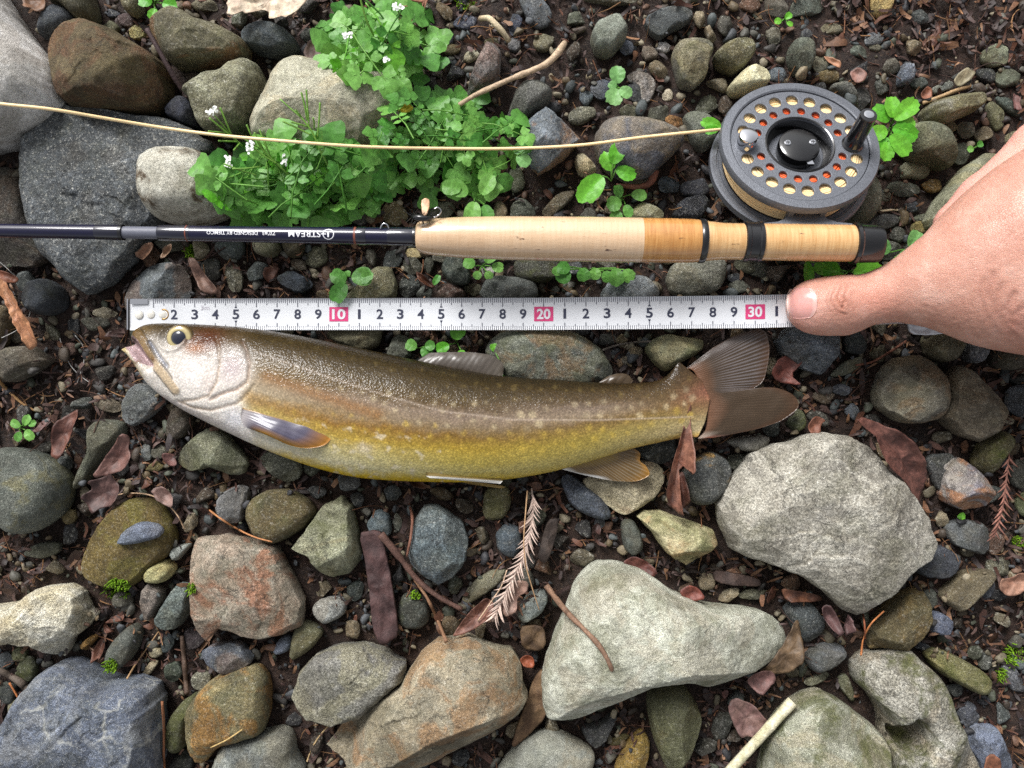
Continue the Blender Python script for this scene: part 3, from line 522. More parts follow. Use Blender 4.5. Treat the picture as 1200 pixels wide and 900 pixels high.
def make_stone(label, poly, h, col, o, seed, step=1.7):
    rs = np.random.default_rng(seed)
    P = np.array(poly, float); cpx, area = centroid(P); req = math.sqrt(area/math.pi)
    z0 = o.get('z0', 0)*0.01
    h = (h*0.01 if h else min(0.018, 0.40*req/2450*1.9)) 
    zs = z0 + 0.32*(h-z0)
    ang = o.get('ang', .5)
    per = np.linalg.norm(np.roll(P, -1, 0)-P, axis=1).sum()
    n = int(np.clip(per/step, 22, 420)); nr = int(np.clip(req/step*1.15, 6, 90))
    B = closed_resample(P, n, 0 if ang > .75 and req > 25 else (1 if ang > .5 else 2))
    cw = W(cpx[0], cpx[1], zs); k = (HC-zs)/F
    D = np.stack([(B[:, 0]-cpx[0])*k, -(B[:, 1]-cpx[1])*k], 1)
    rad = math.sqrt(area/math.pi)*k
    off = rs.uniform(-50, 50, 3)
    wob = fbm(np.c_[D/rad*2.2, np.zeros(n)]+off, 4)
    D = D*(1+0.030*wob[:, None]*(0.5+ang))
    t = np.linspace(0, 1, nr+1)[1:]; rho = np.sin(t*math.pi/2)**0.85
    p = 2.3+4.2*ang+(2.5 if o.get('flat') else 0); q = 2.0 if ang < .5 else 2.1
    X = np.concatenate([[[0, 0]], (rho[:, None, None]*D[None]).reshape(-1, 2)])
    rr = np.concatenate([[0], np.repeat(rho, n)])
    Z = zs + (h-zs)*(1-rr**p).clip(0)**(1/q)
    # broken faces: planes that cut the dome
    pl = [tuple(x) for x in o.get('pl', [])]
    npl = int(3+11*ang) if not pl else int(2+7*ang)
    for _ in range(0 if o.get('nopl') else npl): pl.append((rs.uniform(0, 360), rs.uniform(.05, .85), rs.uniform(.10, .9)**1.3 if not o.get('flat') else rs.uniform(.08, .5)))
    # faceted shell: lower envelope of planes tangent to the dome
    if ang >= .45:
        zf = np.full(len(Z), 9.0); pf, qf = 3.2+1.0*ang, 2.0
        for _ in range(int(7+8*ang)):
            rk = .12+.80*math.sqrt(rs.random()); i_ = int(rs.integers(n)); Dk = D[i_]; Rk = np.linalg.norm(Dk); dk = Dk/Rk
            base_ = max(1-rk**pf, .02); fz = base_**(1/qf); g_ = -(1/qf)*base_**(1/qf-1)*pf*rk**(pf-1)/Rk
            tw_ = rs.normal(0, .22); dk = np.array([dk[0]*math.cos(tw_)-dk[1]*math.sin(tw_), dk[0]*math.sin(tw_)+dk[1]*math.cos(tw_)])
            zf = np.minimum(zf, zs+(h-zs)*(fz+max(g_, -3.2/Rk)*((X-Dk*rk)@dk)) + (X-Dk*rk)@rs.normal(0, .20, 2))
        zf = np.maximum(zf, zs-.1*(h-zs)); w_f = min(1, (ang-.35)*1.7)*(.12 if o.get('flat') else .95)
        Z = np.minimum(Z, Z*(1-w_f)+np.minimum(zf, h)*w_f)
    tilt = rs.normal(0, .10 if not o.get('flat') else .04, 2)
    for a, of, sl in pl:
        d = np.array([math.cos(math.radians(a)), math.sin(math.radians(a))])
        sup = (D@d).max()
        zc = h - sl*np.maximum((X@d)-of*sup, -99)*1.0 + 0.0
        zc = np.maximum(zc, z0 + 0.12*(h-z0))
        Z = np.minimum(Z, zc)
    Z = Z + (X@tilt)*(1-rr**4)*.8
    Pn = np.c_[X, Z]
    dirv = np.c_[X, (Z-z0)+0.6*rad]; dirv /= np.linalg.norm(dirv, axis=1)[:, None]+1e-9
    rg = o.get('rgh', 1.0)
    amp = 0.040*rad*(0.5+ang*.5)*rg*(.6 if ang >= .6 and req > 30 else 1)
    nz = fbm(Pn/rad*1.6+off, 5, 2.1, .52)
    rid = 1-np.abs(fbm(Pn/rad*2.4+off+9, 4, 2.1, .5))*2.2
    fin = fbm(Pn/0.0035+off, 3)
    disp = amp*nz - amp*.45*np.maximum(rid-.72, 0)*3*ang + 0.00022*fin*rg
    # stepped chips on broken stones
    if ang >= .6 and req > 22:
        for _ in range(int(rs.integers(2, 5))):
            a_ = rs.uniform(0, 2*math.pi); d_ = np.array([math.cos(a_), math.sin(a_)]); e_ = np.array([-d_[1], d_[0]])
            ln = X@d_ - rs.uniform(-.45, .45)*rad + .16*rad*fbm(np.c_[X/rad*2.6, X[:, :1]*0]+rs.uniform(-9, 9, 3), 4)
            win = np.clip(1.6-np.abs((X@e_)/rad-rs.uniform(-.4, .4))/rs.uniform(.25, .6), 0, 1)
            disp += (np.tanh(ln/.0005)*.5*np.exp(-np.maximum(ln, 0)/(.5*rad)))*win*min(.0016, .035*rad)*rs.uniform(.5, 1.0)
    stp = fbm(Pn/rad*1.1+off+31, 3)*3.0
    disp += amp*.28*ang*(np.tanh((stp-np.floor(stp)-.5)*9)*.5)
    edge = np.clip((1-rr)/.25, 0.45, 1)
    V = Pn + dirv*(disp*edge)[:, None]
    if 'hole' in o:
        hx, hy, ax, ay = o['hole']; hw = W(hx, hy, h*.8)
        e = np.sqrt((((V[:, 0]+cw[0]-hw[0])/(ax*k))**2+((V[:, 1]+cw[1]-hw[1])/(ay*k))**2)); e = e*(1+.18*fbm(Pn/.006+off, 3))
        V[:, 2] -= 0.026*(1/(1+np.exp((e-1)*10)))
    V[:, 2] = np.maximum(V[:, 2], -0.002)
    # underside
    low = []; zb = min(z0-0.3*(h-z0), zs-0.004) if z0 == 0 else z0-0.0005
    for f, zz in ((.97, .45), (.86, .8), (.6, 1.0)):
        low.append(np.c_[D*f, np.full(n, zs+(zb-zs)*zz)])
    V = np.concatenate([V]+low+[[[0, 0, zb]]])
    Fc = [(0, 1+(i+1) % n, 1+i)[::-1] for i in range(n)]
    rings = nr+3
    g = grid_faces(rings, n, True)+1
    last = len(V)-1; s = 1+(rings-1)*n
    # orientation: outline may run either way
    A2 = (D[:, 0]*np.roll(D[:, 1], -1)-np.roll(D[:, 0], -1)*D[:, 1]).sum()
    Fc = Fc + [tuple(f)[::-1] for f in g] + [(s+i, last, s+(i+1) % n) for i in range(n)]
    if A2 < 0: Fc = [tuple(f)[::-1] for f in Fc]
    sharp = V.copy()
    me = mesh_from('stone', V, Fc, M_ROCK)
    big = req > 60
    ob_name = 'boulder' if big else ('stone' if req > 16 else 'pebble')
    so_ = ob(ob_name, me, loc=(cw[0], cw[1], 0))
    lum = float(lin(col).mean()); kk = 1.02*(lum/.18)**.28
    kk = kk*np.array([.97, .995, 1.06])
    A = np.clip(lin(col)*kk, 0, .82); Bc = np.clip(lin(o['B'])*kk, 0, .8) if 'B' in o else A*np.array([.60, .60, .62]); C = lin(o['C'])*kk if 'C' in o else A*np.array([.85, .66, .45])
    so_['ca'] = [float(x) for x in A]; so_['cb'] = [float(x) for x in Bc]; so_['cc'] = [float(x) for x in C]
    so_['offs'] = [float(x) for x in rs.uniform(0, 3, 3)]
    for kx, dv in (('spk', .35), ('pat', .25), ('vein', 0.), ('moss', .08), ('wet', .12), ('lay', .1), ('ss', float(rs.uniform(.75, 1.5))), ('grn', float(rs.uniform(.45, 1.0))), ('crk', float(np.clip((ang-.3)*1.5, 0, 1)))): so_[kx] = float(o.get(kx, dv))
    if not label:
        label = auto_label(cpx[0], cpx[1], col, 'small' if req < 13 else ('medium' if req < 22 else 'sizeable'), 'angular stone' if ang > .7 else ('flat stone' if o.get('flat') else ('rounded stone' if req > 13 else 'pebble')))
    LABELS.setdefault(label, []).append(so_)
    tag(so_, label, 'stone' if req > 13 else 'pebble')
    if z0 == 0 or True: splat(V[:1+nr*n] + np.array([cw[0], cw[1], 0]))
    fill_mask(P)
    return so_

for i, (lb, ps, h, c, o) in enumerate(STONES):
    make_stone(lb, [tuple(float(q) for q in p.split(',')) for p in ps.split()], h, c, dict(o), 100+i)
for i, (x, y, rx, ry, a, c) in enumerate(PEBS):
    rs = np.random.default_rng(900+i); th = np.sort(np.linspace(0, 2*math.pi, 11, endpoint=False)+rs.normal(0, .15, 11)); ca, sa = math.cos(math.radians(a)), math.sin(math.radians(a))
    q = 1+rs.normal(0, .10, 11); ex, ey = rx*np.cos(th)*q, ry*np.sin(th)*q
    make_stone('', np.c_[x+ex*ca-ey*sa, y+ex*sa+ey*ca], 0 if i < len(PEBS)-1 else 1.6, c, dict(ang=float(rs.uniform(.2, .9)), spk=float(rs.uniform(.15, .6)), wet=float(rs.uniform(0, .35))), 900+i, 1.4)
for t, os_ in LABELS.items():
    if len(os_) > 1:
        for q in os_: q['group'] = 'alike: '+t
# ---------------------------------------------------------------- soil sheet, fine gravel, litter
def soil():
    inner = np.arange(-0.34, 0.3401, 0.0016); outer = np.array([0.36, 0.40, 0.48, 0.6, 0.8, 1.2, 2, 4, 10, 40])
    xs = np.concatenate([-outer[::-1], inner, outer]); ys = np.concatenate([-outer[::-1], np.arange(-0.27, 0.2701, 0.0016)*1.0, outer])
    X, Y = np.meshgrid(xs, ys, indexing='ij'); P = np.c_[X.ravel(), Y.ravel(), np.zeros(X.size)]
    z = 0.0035*fbm(P/0.05, 3) + 0.0016*fbm(P/0.012+5, 3) + 0.0008*np.abs(fbm(P/0.004+9, 2)) - 0.0015
    far = np.maximum(np.abs(P[:, 0])-.4, np.abs(P[:, 1])-.4).clip(0, 1)
    P[:, 2] = z*(1-far.clip(0, .2)/.2)
    t = NT('dark_soil'); Pn = t.oc()
    c = t.mix(t.ramp(t.noise(Pn, 90, 8, .7), .35, .65), tuple(lin((34, 25, 21))), tuple(lin((66, 47, 38))))
    c = t.mix(t.ramp(t.noise(Pn, 700, 5, .7), .56, .68), c, tuple(lin((100, 80, 64))))
    c = t.mix(t.ramp(t.noise(Pn, 420, 5, .7), .55, .7), c, tuple(lin((28, 22, 20))))
    t.bsdf(Base_Color=c, Roughness=t.ramp(t.noise(Pn, 150, 4), .35, .65, .45, .85), Normal=t.bump(t.noise(Pn, 500, 9, .75), 1.0, 0.0025), Specular_IOR_Level=.5)
    o = ob('ground', mesh_from('ground', P, grid_faces(len(xs), len(ys)), t.m)); o['kind'] = 'structure'
    i = ((P[:, 0])/HM_C+HM_N/2).astype(int); j = (P[:, 1]/HM_C+HM_N/2).astype(int); m = (i >= 0) & (i < HM_N) & (j >= 0) & (j < HM_N)
    np.maximum.at(HM, (i[m], j[m]), P[m, 2].astype(np.float32))
soil()

# unit pebbles used by gravel
def ico_unit(sub):
    import bmesh
    bm = bmesh.new(); bmesh.ops.create_icosphere(bm, subdivisions=sub, radius=1.0); bm.verts.ensure_lookup_table()
    V = np.array([v.co[:] for v in bm.verts]); Fc = np.array([[v.index for v in f.verts] for f in bm.faces]); bm.free(); return V, Fc
ICO2 = ico_unit(2); ICO3 = ico_unit(3)
def unit_pebble(seed, ico, cuts=11):
    rs = np.random.default_rng(seed); V, Fc = ico; V = V.copy()
    for _ in range(cuts):
        d = rs.normal(size=3); d /= np.linalg.norm(d); o = rs.uniform(.35, .8); s = V@d; V -= d*np.maximum(s-o, 0)[:, None]*.92
    V *= 1+.10*fbm(V*1.6+rs.uniform(-20, 20, 3), 3)[:, None]
    V /= np.abs(V).max(0); return V, Fc
def rotm(rs, flat=0.5):
    a, b, c = rs.uniform(0, 2*math.pi), rs.normal(0, flat), rs.normal(0, flat)
    return np.array(Matrix.Rotation(a, 3, 'Z') @ Matrix.Rotation(b, 3, 'X') @ Matrix.Rotation(c, 3, 'Y'))
GCOL = np.array([lin(c) for c in [(92,90,82),(74,77,80),(102,95,78),(58,55,52),(96,82,60),(82,88,88),(124,112,90),(72,62,52),(146,136,114),(80,84,70),(100,74,58),(54,54,57)]])
soilness = lambda x, y: 1.0 if (x > 960 and y < 70) else 0.0
# countable small pebbles (largest first), each its own object sharing a few meshes
PEBME = []
for k in range(10):
    V, Fc = unit_pebble(50+k, ICO3); PEBME.append(mesh_from('pebble', V*.004, Fc, M_ROCK))
taken = MASK.copy(); npb = 0
rs = np.random.default_rng(21); tries = 0
PCN = {}
while npb < 230 and tries < 30000:
    tries += 1
    x, y = rs.uniform(4, 1196), rs.uniform(4, 896); r = 13 if tries < 5000 else (10 if tries < 12000 else 7.5)
    r *= rs.uniform(.85, 1.15)
    ix0, ix1, iy0, iy1 = int(max(x-r, 0)), int(min(x+r, 1199)), int(max(y-r*.8, 0)), int(min(y+r*.8, 899))
    if taken[iy0:iy1+1, ix0:ix1+1].mean() > .12: continue
    if 140 < x < 830 and 395 < y < 520 and not (y < 395): 
        if rs.random() < .9: continue
    if soilness(x, y) and rs.random() < .8: continue
    taken[iy0:iy1+1, ix0:ix1+1] = True; MASK[iy0+1:iy1, ix0+1:ix1] = True
    c = GCOL[rs.integers(len(GCOL))]*rs.uniform(.8, 1.25); rw = r/2400
    w = W(x, y, 0.003); hgt = rw*rs.uniform(.55, .85)
    o = ob('pebble', PEBME[npb % 10], loc=(w[0], w[1], max(hgt*.45, .0005)))
    o.rotation_euler = (rs.normal(0, .25), rs.normal(0, .25), rs.uniform(0, 6.28)); o.scale = (rw/.004*rs.uniform(.9, 1.2), rw/.004*rs.uniform(.65, .95), hgt/.004)
    o['ca'] = [float(q) for q in c]; o['cb'] = [float(q)*.6 for q in c]; o['cc'] = [float(c[0])*.9, float(c[1])*.7, float(c[2])*.5]
    o['offs'] = [float(q) for q in rs.uniform(0, 3, 3)]
    # object space of a unit pebble is scaled, so the grain scale is set here
    for kx, v in (('spk', .4), ('pat', .2), ('vein', 0.), ('moss', .05), ('wet', float(rs.uniform(0, .5))), ('lay', 0.), ('ss', 1.), ('grn', .7), ('crk', 0.)): o[kx] = v
    s8 = np.clip(np.array(c), 0, 1)**(1/2.2)*255
    lb = auto_label(x, y, s8, 'tiny' if r < 9.5 else 'little', 'soil pebble'); LABELS.setdefault(lb, []).append(o)
    PCN.setdefault(lb, []).append(o); tag(o, lb, 'pebble')
    splat(np.array([[w[0], w[1], hgt*1.3]]))
    npb += 1
for t_, os_ in PCN.items():
    if len(os_) > 1:
        for q in os_: q['group'] = 'alike: '+t_

# gravel: uncountable small chips between the stones
def joined(name, n, gen, mat, label, cat, seed):
    rs = np.random.default_rng(seed); Vs, Fs, Cs, nv = [], [], [], 0
    k = 0; tr = 0
    while k < n and tr < n*14:
        tr += 1
        g = gen(rs)
        if g is None: continue
        V, Fc, c = g; Vs.append(V); Fs.append(np.asarray(Fc)+nv); Cs.append(np.broadcast_to(c, (len(V), 3))); nv += len(V); k += 1
    o = ob(name, mesh_from(name, np.concatenate(Vs), np.concatenate(Fs), mat, True, np.concatenate(Cs)))
    tag(o, label, cat, kind='stuff'); return o
UP2 = [unit_pebble(200+k, ICO2, 6) for k in range(14)]
def g_gravel(rs):
    if rs.random() < .72: x, y = rs.uniform(-10, 1210), rs.uniform(-10, 910); inside = True
    else: x, y = rs.uniform(-330, 1530), rs.uniform(-260, 1160); inside = 0 <= x < 1200 and 0 <= y < 900
    ix, iy = int(np.clip(x, 0, 1199)), int(np.clip(y, 0, 899))
    if inside and MASK[iy, ix]: return None
    if inside and soilness(x, y) and rs.random() < .55: return None
    r = float(np.clip(rs.lognormal(math.log(3.6), .45), 1.6, 8.5))/2400
    if not (-15 <= x <= 1215 and -15 <= y <= 915): r *= rs.uniform(1.5, 4.5)
    w = W(x, y, .002); V, Fc = UP2[rs.integers(14)]
    if ground_z(w[0], w[1], 1) > .012: return None
    s = np.array([1.15, .85, .6])*rs.uniform(.8, 1.2, 3)*r
    V = (V*s)@rotm(rs, .35).T + np.array([w[0], w[1], max(ground_z(w[0], w[1], 0), -.002) + r*.25])
    return V, Fc, GCOL[rs.integers(len(GCOL))]*rs.uniform(.55, 1.15)
joined('gravel', 4800, g_gravel, M_GRAVEL, 'fine mixed gravel chips strewn over the dark soil', 'gravel', 31)

def g_outer(rs):
    a, q = rs.uniform(0, 2*math.pi), rs.uniform(0, 1)**.8; R0 = .30+.85*q; x, y = R0*math.cos(a)*1.15, R0*math.sin(a)
    if abs(x) < .285 and abs(y) < .225: return None
    if .16 < x < .5 and -.08 < y < .22: return None
    r = float(np.clip(rs.lognormal(math.log(.011), .6), .004, .04)); V, Fc = UP2[rs.integers(14)]
    V = (V*np.array([1.15, .85, .62])*rs.uniform(.8, 1.2, 3)*r)@rotm(rs, .3).T+np.array([x, y, r*.2])
    return V, Fc, GCOL[rs.integers(len(GCOL))]*rs.uniform(.8, 1.8)
joined('stony_bank', 1900, g_outer, M_GRAVEL, 'stones of the bank continuing around the measured fish', 'stones', 35)

LCOL = np.array([lin(c) for c in [(78,50,40),(58,38,33),(96,62,46),(46,33,30),(70,52,48),(112,78,56),(84,64,58),(52,41,39),(128,94,68),(38,28,27)]])
def g_flake(rs):
    x, y = rs.uniform(-60, 1260), rs.uniform(-60, 960); ins = 0 <= x < 1200 and 0 <= y < 900
    if ins and MASK[int(y), int(x)] and rs.random() < .9997: return None
    if x > 560 and y < 420 and not soilness(x, y) and rs.random() < .45: return None
    L = rs.lognormal(math.log(5.2), .42)/2400*(1.25 if soilness(x, y) else 1); wd = L*rs.uniform(.3, .8); w = W(x, y, .003)
    if ground_z(w[0], w[1], 2) > .0125: return None
    u = np.linspace(-1, 1, 4); V = []
    curl = rs.normal(0, .5); tw = rs.normal(0, .35); ev = rs.uniform(.5, 1, 8)
    for i, a in enumerate(u):
        b = wd*ev[i]*(1-.55*abs(a))
        for sgn in (-1, 0, 1): V.append([a*L, sgn*b*ev[4+i], curl*L*(a*a)+ tw*a*sgn*b + .25*curl*abs(sgn)*b])
    V = np.array(V)@rotm(rs, .38).T
    V += np.array([w[0], w[1], ground_z(w[0], w[1], 0)+rs.uniform(.0002, .0022)])
    return V, grid_faces(4, 3), LCOL[rs.integers(len(LCOL))]*rs.uniform(.6, 1.2)
joined('leaf_litter', 9000, g_flake, M_LITTER, 'crumbled dark brown leaf litter lying between stones', 'litter', 32)
def g_needle(rs):
    x, y = rs.uniform(-40, 1240), rs.uniform(-40, 940); ins = 0 <= x < 1200 and 0 <= y < 900
    if ins and MASK[int(y), int(x)] and rs.random() < .9985: return None
    L = rs.uniform(8, 34)/2400; a = rs.uniform(0, 6.28); w = W(x, y, .003); bend = rs.normal(0, .35); n = 5
    if ground_z(w[0], w[1], 3) > .0125: return None
    s = np.linspace(-.5, .5, n); d = np.array([math.cos(a), math.sin(a)]); nn = np.array([-d[1], d[0]])
    xy = w[:2]+np.outer(s*L, d)+np.outer(bend*L*(s*s), nn)
    z = np.array([ground_z(q[0], q[1], 0) for q in xy]); z = np.convolve(np.pad(z, 1, 'edge'), np.ones(3)/3, 'valid')+rs.uniform(.0005, .002)
    r = rs.uniform(.35, 1.0)/2400
    V, Fc = tube(np.c_[xy, z], np.linspace(r, r*.5, n), 4, False)
    return V, Fc, np.array(lin([(116,78,54),(86,60,48),(140,104,70),(70,52,46)][rs.integers(4)]))*rs.uniform(.6, 1.2)
joined('needle_litter', 1300, g_needle, M_TWIG, 'thin dry needles and root fibres scattered over the soil', 'litter', 33)

# ---------------------------------------------------------------- twigs, straws, bark
def twig(name, label, cat, pts, r0, r1, col, knots=0.25, n=9, seed=0, lift=None, zs=None, col2=None, group=None):
    rs = np.random.default_rng(seed+len(label)); m = max(10, int(sum(math.dist(a, b) for a, b in zip(pts, pts[1:]))/4))
    if zs is None:
        P = spline([tuple(p)+(0,) for p in pts], m); raw = np.array([drape(p[0], p[1])[2] for p in P])
        k = max(3, m//4)|1
        z = np.convolve(np.pad(raw, k//2, 'edge'), np.ones(k)/k, 'valid'); z = np.maximum(z, raw*.9+.0) + (r0/2450 if lift is None else lift)
    else:
        P = spline([tuple(p)+(q*.01,) for p, q in zip(pts, zs)], m); z = P[:, 2]
    path = np.array([W(p[0], p[1], q) for p, q in zip(P, z)])
    rad = np.linspace(r0, r1, m)/2450*(1+knots*fbm(np.c_[path/.006]+seed, 2))
    V, Fc = tube(path, rad, n)
    t = np.repeat(np.linspace(0, 1, m), n); A = lin(col); Bc = lin(col2) if col2 else A*.6
    g = np.clip(.5+fbm(V/.004+seed, 3), 0, 1)[:, None]; c = A*(1-g*.6)+Bc*g*.6
    o = ob(name, mesh_from(name, V-path[0], Fc, M_TWIG, True, c), loc=path[0]); tag(o, label, cat, group); return o
twig('twig', 'pale bent twig lying over gravel behind the cork grip', 'twig', [(538,123),(556,112),(575,103),(600,92),(625,82),(640,75),(652,64),(662,50)], 2.6, 4.2, (196,172,144), .2, zs=[1.6,1.8,1.9,2.0,2.0,1.9,1.7,1.4], col2=(140,118,96))
twig('twig', 'brown twig lying across the whale shaped boulder', 'twig', [(640,686),(652,702),(667,720),(685,738),(703,758),(713,775),(720,795),(729,830)], 3.6, 2.2, (134,104,84), .25, seed=2)
twig('stick', 'pale barkless stick beside the broad mossy boulder', 'stick', [(846,913),(867,890),(888,867),(908,845),(929,822)], 5.5, 6.5, (222,214,188), .08, zs=[1.6,1.7,1.8,1.9,1.9], col2=(150,146,96))
twig('twig', 'dark brown twig leaning by the bark strip', 'twig', [(446,626),(458,640),(470,655),(490,680),(515,700),(541,714)], 4.5, 3.0, (104,76,66), .2, seed=4, zs=[1.5,1.4,1.2,1.0,.9,.7], col2=(60,44,40))
twig('twig', 'thin reddish root beside the blue green faceted stone', 'twig', [(478,585),(483,605),(482,625),(477,652)], 2.0, 1.5, (122,82,66), .2, seed=5)
twig('twig', 'thin tan twig dropping towards the long brown rock', 'twig', [(485,678),(500,700),(512,725),(523,752)], 1.8, 2.2, (142,106,80), .2, seed=6)
twig('twig', 'short straw coloured twig in front of bare soil patch', 'twig', [(1081,121),(1100,114),(1118,107),(1137,100)], 2.2, 2.6, (186,154,114), .15, seed=7)
twig('twig', 'thin straw pointing into the bare soil patch', 'twig', [(1112,-4),(1122,8),(1131,22)], 1.3, 1.5, (190,140,100), .1, seed=8)
twig('straw', 'fine straw above the blue veined boulder', 'straw', [(188,737),(172,760),(158,780),(149,795)], .8, 1.1, (176,142,104), .1, seed=9)
twig('straw', 'upright brown needle beside the blue veined boulder', 'straw', [(190,822),(192,850),(192,885),(193,905)], 1.5, 1.3, (138,90,60), .1, seed=10)
twig('stick', 'short dark stick stuck in soil near purple brown pebble', 'stick', [(213,745),(215,765),(217,790),(219,812)], 2.6, 3.2, (84,66,54), .3, seed=11)
twig('straw', 'thin arched straw over the flat ochre stone', 'straw', [(125,586),(138,580),(155,578),(175,580),(195,590),(208,604),(217,622)], .9, .7, (205,172,140), .1, seed=12)
twig('straw', 'orange straw running to the smooth olive brown stone', 'straw', [(237,591),(252,603),(275,618),(300,630),(319,635)], 1.3, .9, (186,128,84), .1, seed=13)
twig('twig', 'thin grey twig behind the fish beside pale yellow green stone', 'twig', [(707,410),(725,404),(745,401),(763,400)], 1.3, 1.0, (104,96,88), .15, seed=14)
twig('straw', 'broad dry straw near the tiny plant at left', 'straw', [(-4,444),(14,462),(28,474),(42,482)], 2.2, 1.2, (178,138,92), .1, seed=15)
twig('stick', 'dark broken stick above the green pebbles at left', 'stick', [(-6,783),(12,792),(26,801),(39,812)], 3.8, 4.4, (98,86,76), .25, seed=16)
twig('straw', 'orange needle lying between green pebbles', 'straw', [(11,800),(18,812),(26,826)], 1.3, 1.0, (168,104,60), .1, seed=17)
twig('twig', 'dark purple stem leaning between two olive boulders', 'twig', [(172,34),(184,55),(198,80),(214,106)], 2.6, 3.2, (70,54,54), .15, zs=[2.6,2.5,2.2,1.6])
twig('twig', 'reddish twig under the thumb beside dark glittering stone', 'twig', [(1062,400),(1040,414),(1020,425),(1003,428)], 1.8, 1.2, (130,84,66), .2, seed=19)
twig('straw', 'pale straw bent beside the cracked grey slab', 'straw', [(360,892),(366,876),(372,866),(387,848)], .9, 1.1, (196,168,124), .1, seed=20)
twig('straw', 'fine straw needle on the light grey rim stone', 'straw', [(247,876),(264,868),(284,855)], .8, .9, (200,170,112), .1, seed=21)
twig('straw', 'short whitish root piece beside the reel seat', 'straw', [(1030,248),(1044,246),(1059,247)], 1.5, 1.1, (206,190,160), .15, seed=22)
twig('straw', 'orange needle arching beside the ochre brown stone', 'straw', [(1009,768),(1012,748),(1020,732),(1036,716)], 1.1, .9, (186,118,70), .1, seed=23)
twig('straw', 'short brown needle above the slate lens', 'straw', [(1010,713),(1013,730),(1014,748)], 1.2, 1.0, (140,82,56), .1, seed=24)
twig('root', 'pale curved bone like root beside the upright streaky stone', 'root', [(563,22),(572,21),(582,30),(591,40),(596,48)], 3.5, 4.0, (206,192,160), .3, zs=[.9,1.3,1.5,1.3,1.0], col2=(150,120,90))
twig('root', 'red brown knobbly root at foot of the brown and slate boulder', 'root', [(722,217),(735,218),(750,219),(762,214),(767,200)], 2.2, 5.0, (118,74,58), .35, zs=[1.2,1.3,1.4,1.5,1.5], col2=(70,42,36))
for lb, pts in (('fine clear nylon thread looping over the ribbed tan leaf', [(-4,304),(12,318),(24,332),(33,350),(36,362),(30,378),(18,388),(2,396)]), ('fine clear nylon thread curling on soil left of fish', [(70,396),(76,415),(84,430),(96,442),(108,450)]), ('fine clear nylon thread hooked beside the curled one', [(88,393),(97,405),(99,418),(95,435),(90,450)])):
    twig('thread', lb, 'thread', pts, .45, .45, (190,188,184), 0, 5, lift=.001)

def slab(name, label, cat, poly, z, th, col, mat, lines=0.0, curl=(0, 0), seed=0, col2=None, tilt=(0, 0), group=None, parent=None, ribs=0, dim=.62):
    """a thin bent sheet with real thickness: dead leaf, bark, flake; poly in photo pixels, z in cm"""
    P = np.array(poly, float); cpx, area = centroid(P); req = math.sqrt(area/math.pi)
    n = int(np.clip(np.linalg.norm(np.roll(P, -1, 0)-P, axis=1).sum()/2.4, 16, 150)); nr = int(np.clip(req/2.4, 4, 24))
    B = closed_resample(P, n, 1); zz = z*.01; cw = W(cpx[0], cpx[1], zz); k = (HC-zz)/F
    D = np.stack([(B[:, 0]-cpx[0])*k, -(B[:, 1]-cpx[1])*k], 1)
    ev, U = np.linalg.eigh(np.cov(D.T)); ax, sx = U[:, 1], U[:, 0]; la, ls = math.sqrt(ev[1])*1.7, math.sqrt(ev[0])*1.7
    D = D*(1+.03*fbm(np.c_[D/.004, np.zeros(n)]+seed, 3)[:, None])
    rho = np.linspace(0, 1, nr+1)[1:]; X = np.concatenate([[[0, 0]], (rho[:, None, None]*D[None]).reshape(-1, 2)])
    a, s = X@ax/la, X@sx/ls
    Z = curl[0]*.01*a*a + curl[1]*.01*s*s + (X@np.array(tilt)) + .0018*fbm(np.c_[X/.009, np.zeros(len(X))]+seed*3.1, 4) - .0006*lines*np.exp(-(s/.10)**2)
    if ribs: Z = Z + .00035*np.sin(a*ribs+np.abs(s)*2.2)
    A = lin(col)*dim; Bc = lin(col2)*dim if col2 else A*.5
    g = np.clip(.5+1.3*fbm(np.c_[X/.006, np.zeros(len(X))]+seed, 4), 0, 1)[:, None]; c = A*(1-.75*g)+Bc*.75*g
    if lines:
        vein = np.exp(-(s/.05)**2)+.5*np.exp(-((np.sin(a*13+np.abs(s)*5))/.22)**2)*(np.abs(s) < .9); c = c*(1-.28*lines*np.clip(vein, 0, 1))[:, None]
    V1 = np.c_[X, Z]; V2 = np.c_[X*.995, Z-th*.01]; N1 = len(V1)
    top = [(0, 1+i, 1+(i+1) % n) for i in range(n)] + [tuple(f)[::-1] for f in grid_faces(nr, n, True)+1]
    if (D[:, 0]*np.roll(D[:, 1], -1)-np.roll(D[:, 0], -1)*D[:, 1]).sum() < 0: top = [f[::-1] for f in top]; flip = True
    else: flip = False
    bot = [tuple(q+N1 for q in f)[::-1] for f in top]; e = 1+(nr-1)*n
    side = [(e+i, e+N1+i, e+N1+(i+1) % n, e+(i+1) % n) for i in range(n)]
    if flip: side = [f[::-1] for f in side]
    me = mesh_from(name, np.concatenate([V1, V2]), top+bot+side, mat, True, np.concatenate([c, c*.85]))
    o = ob(name, me, parent, loc=cw); 
    if label: tag(o, label, cat, group)
    return o
def pp(s): return [tuple(float(q) for q in p.split(',')) for p in s.split()]
def dleaf(label, ps, z, col, seed, **k):
    P = pp(ps); c, _ = centroid(np.array(P, float))
    if z is None: z = drape(c[0], c[1])[2]*100+.25
    return slab('dead_leaf', label, 'dead leaf', P, z, .04, col, M_DEAD, seed=seed, **k)
dleaf('large beige lobed dead leaf at the back', '266,6 285,-20 365,-20 360,4 352,14 342,22 338,26 332,20 326,28 318,27 316,14 306,10 300,16 290,19 283,14 275,22 268,21 272,12', 2.0, (212,196,172), 1, curl=(.3,.5), lines=.5, col2=(176,150,128), dim=.95)
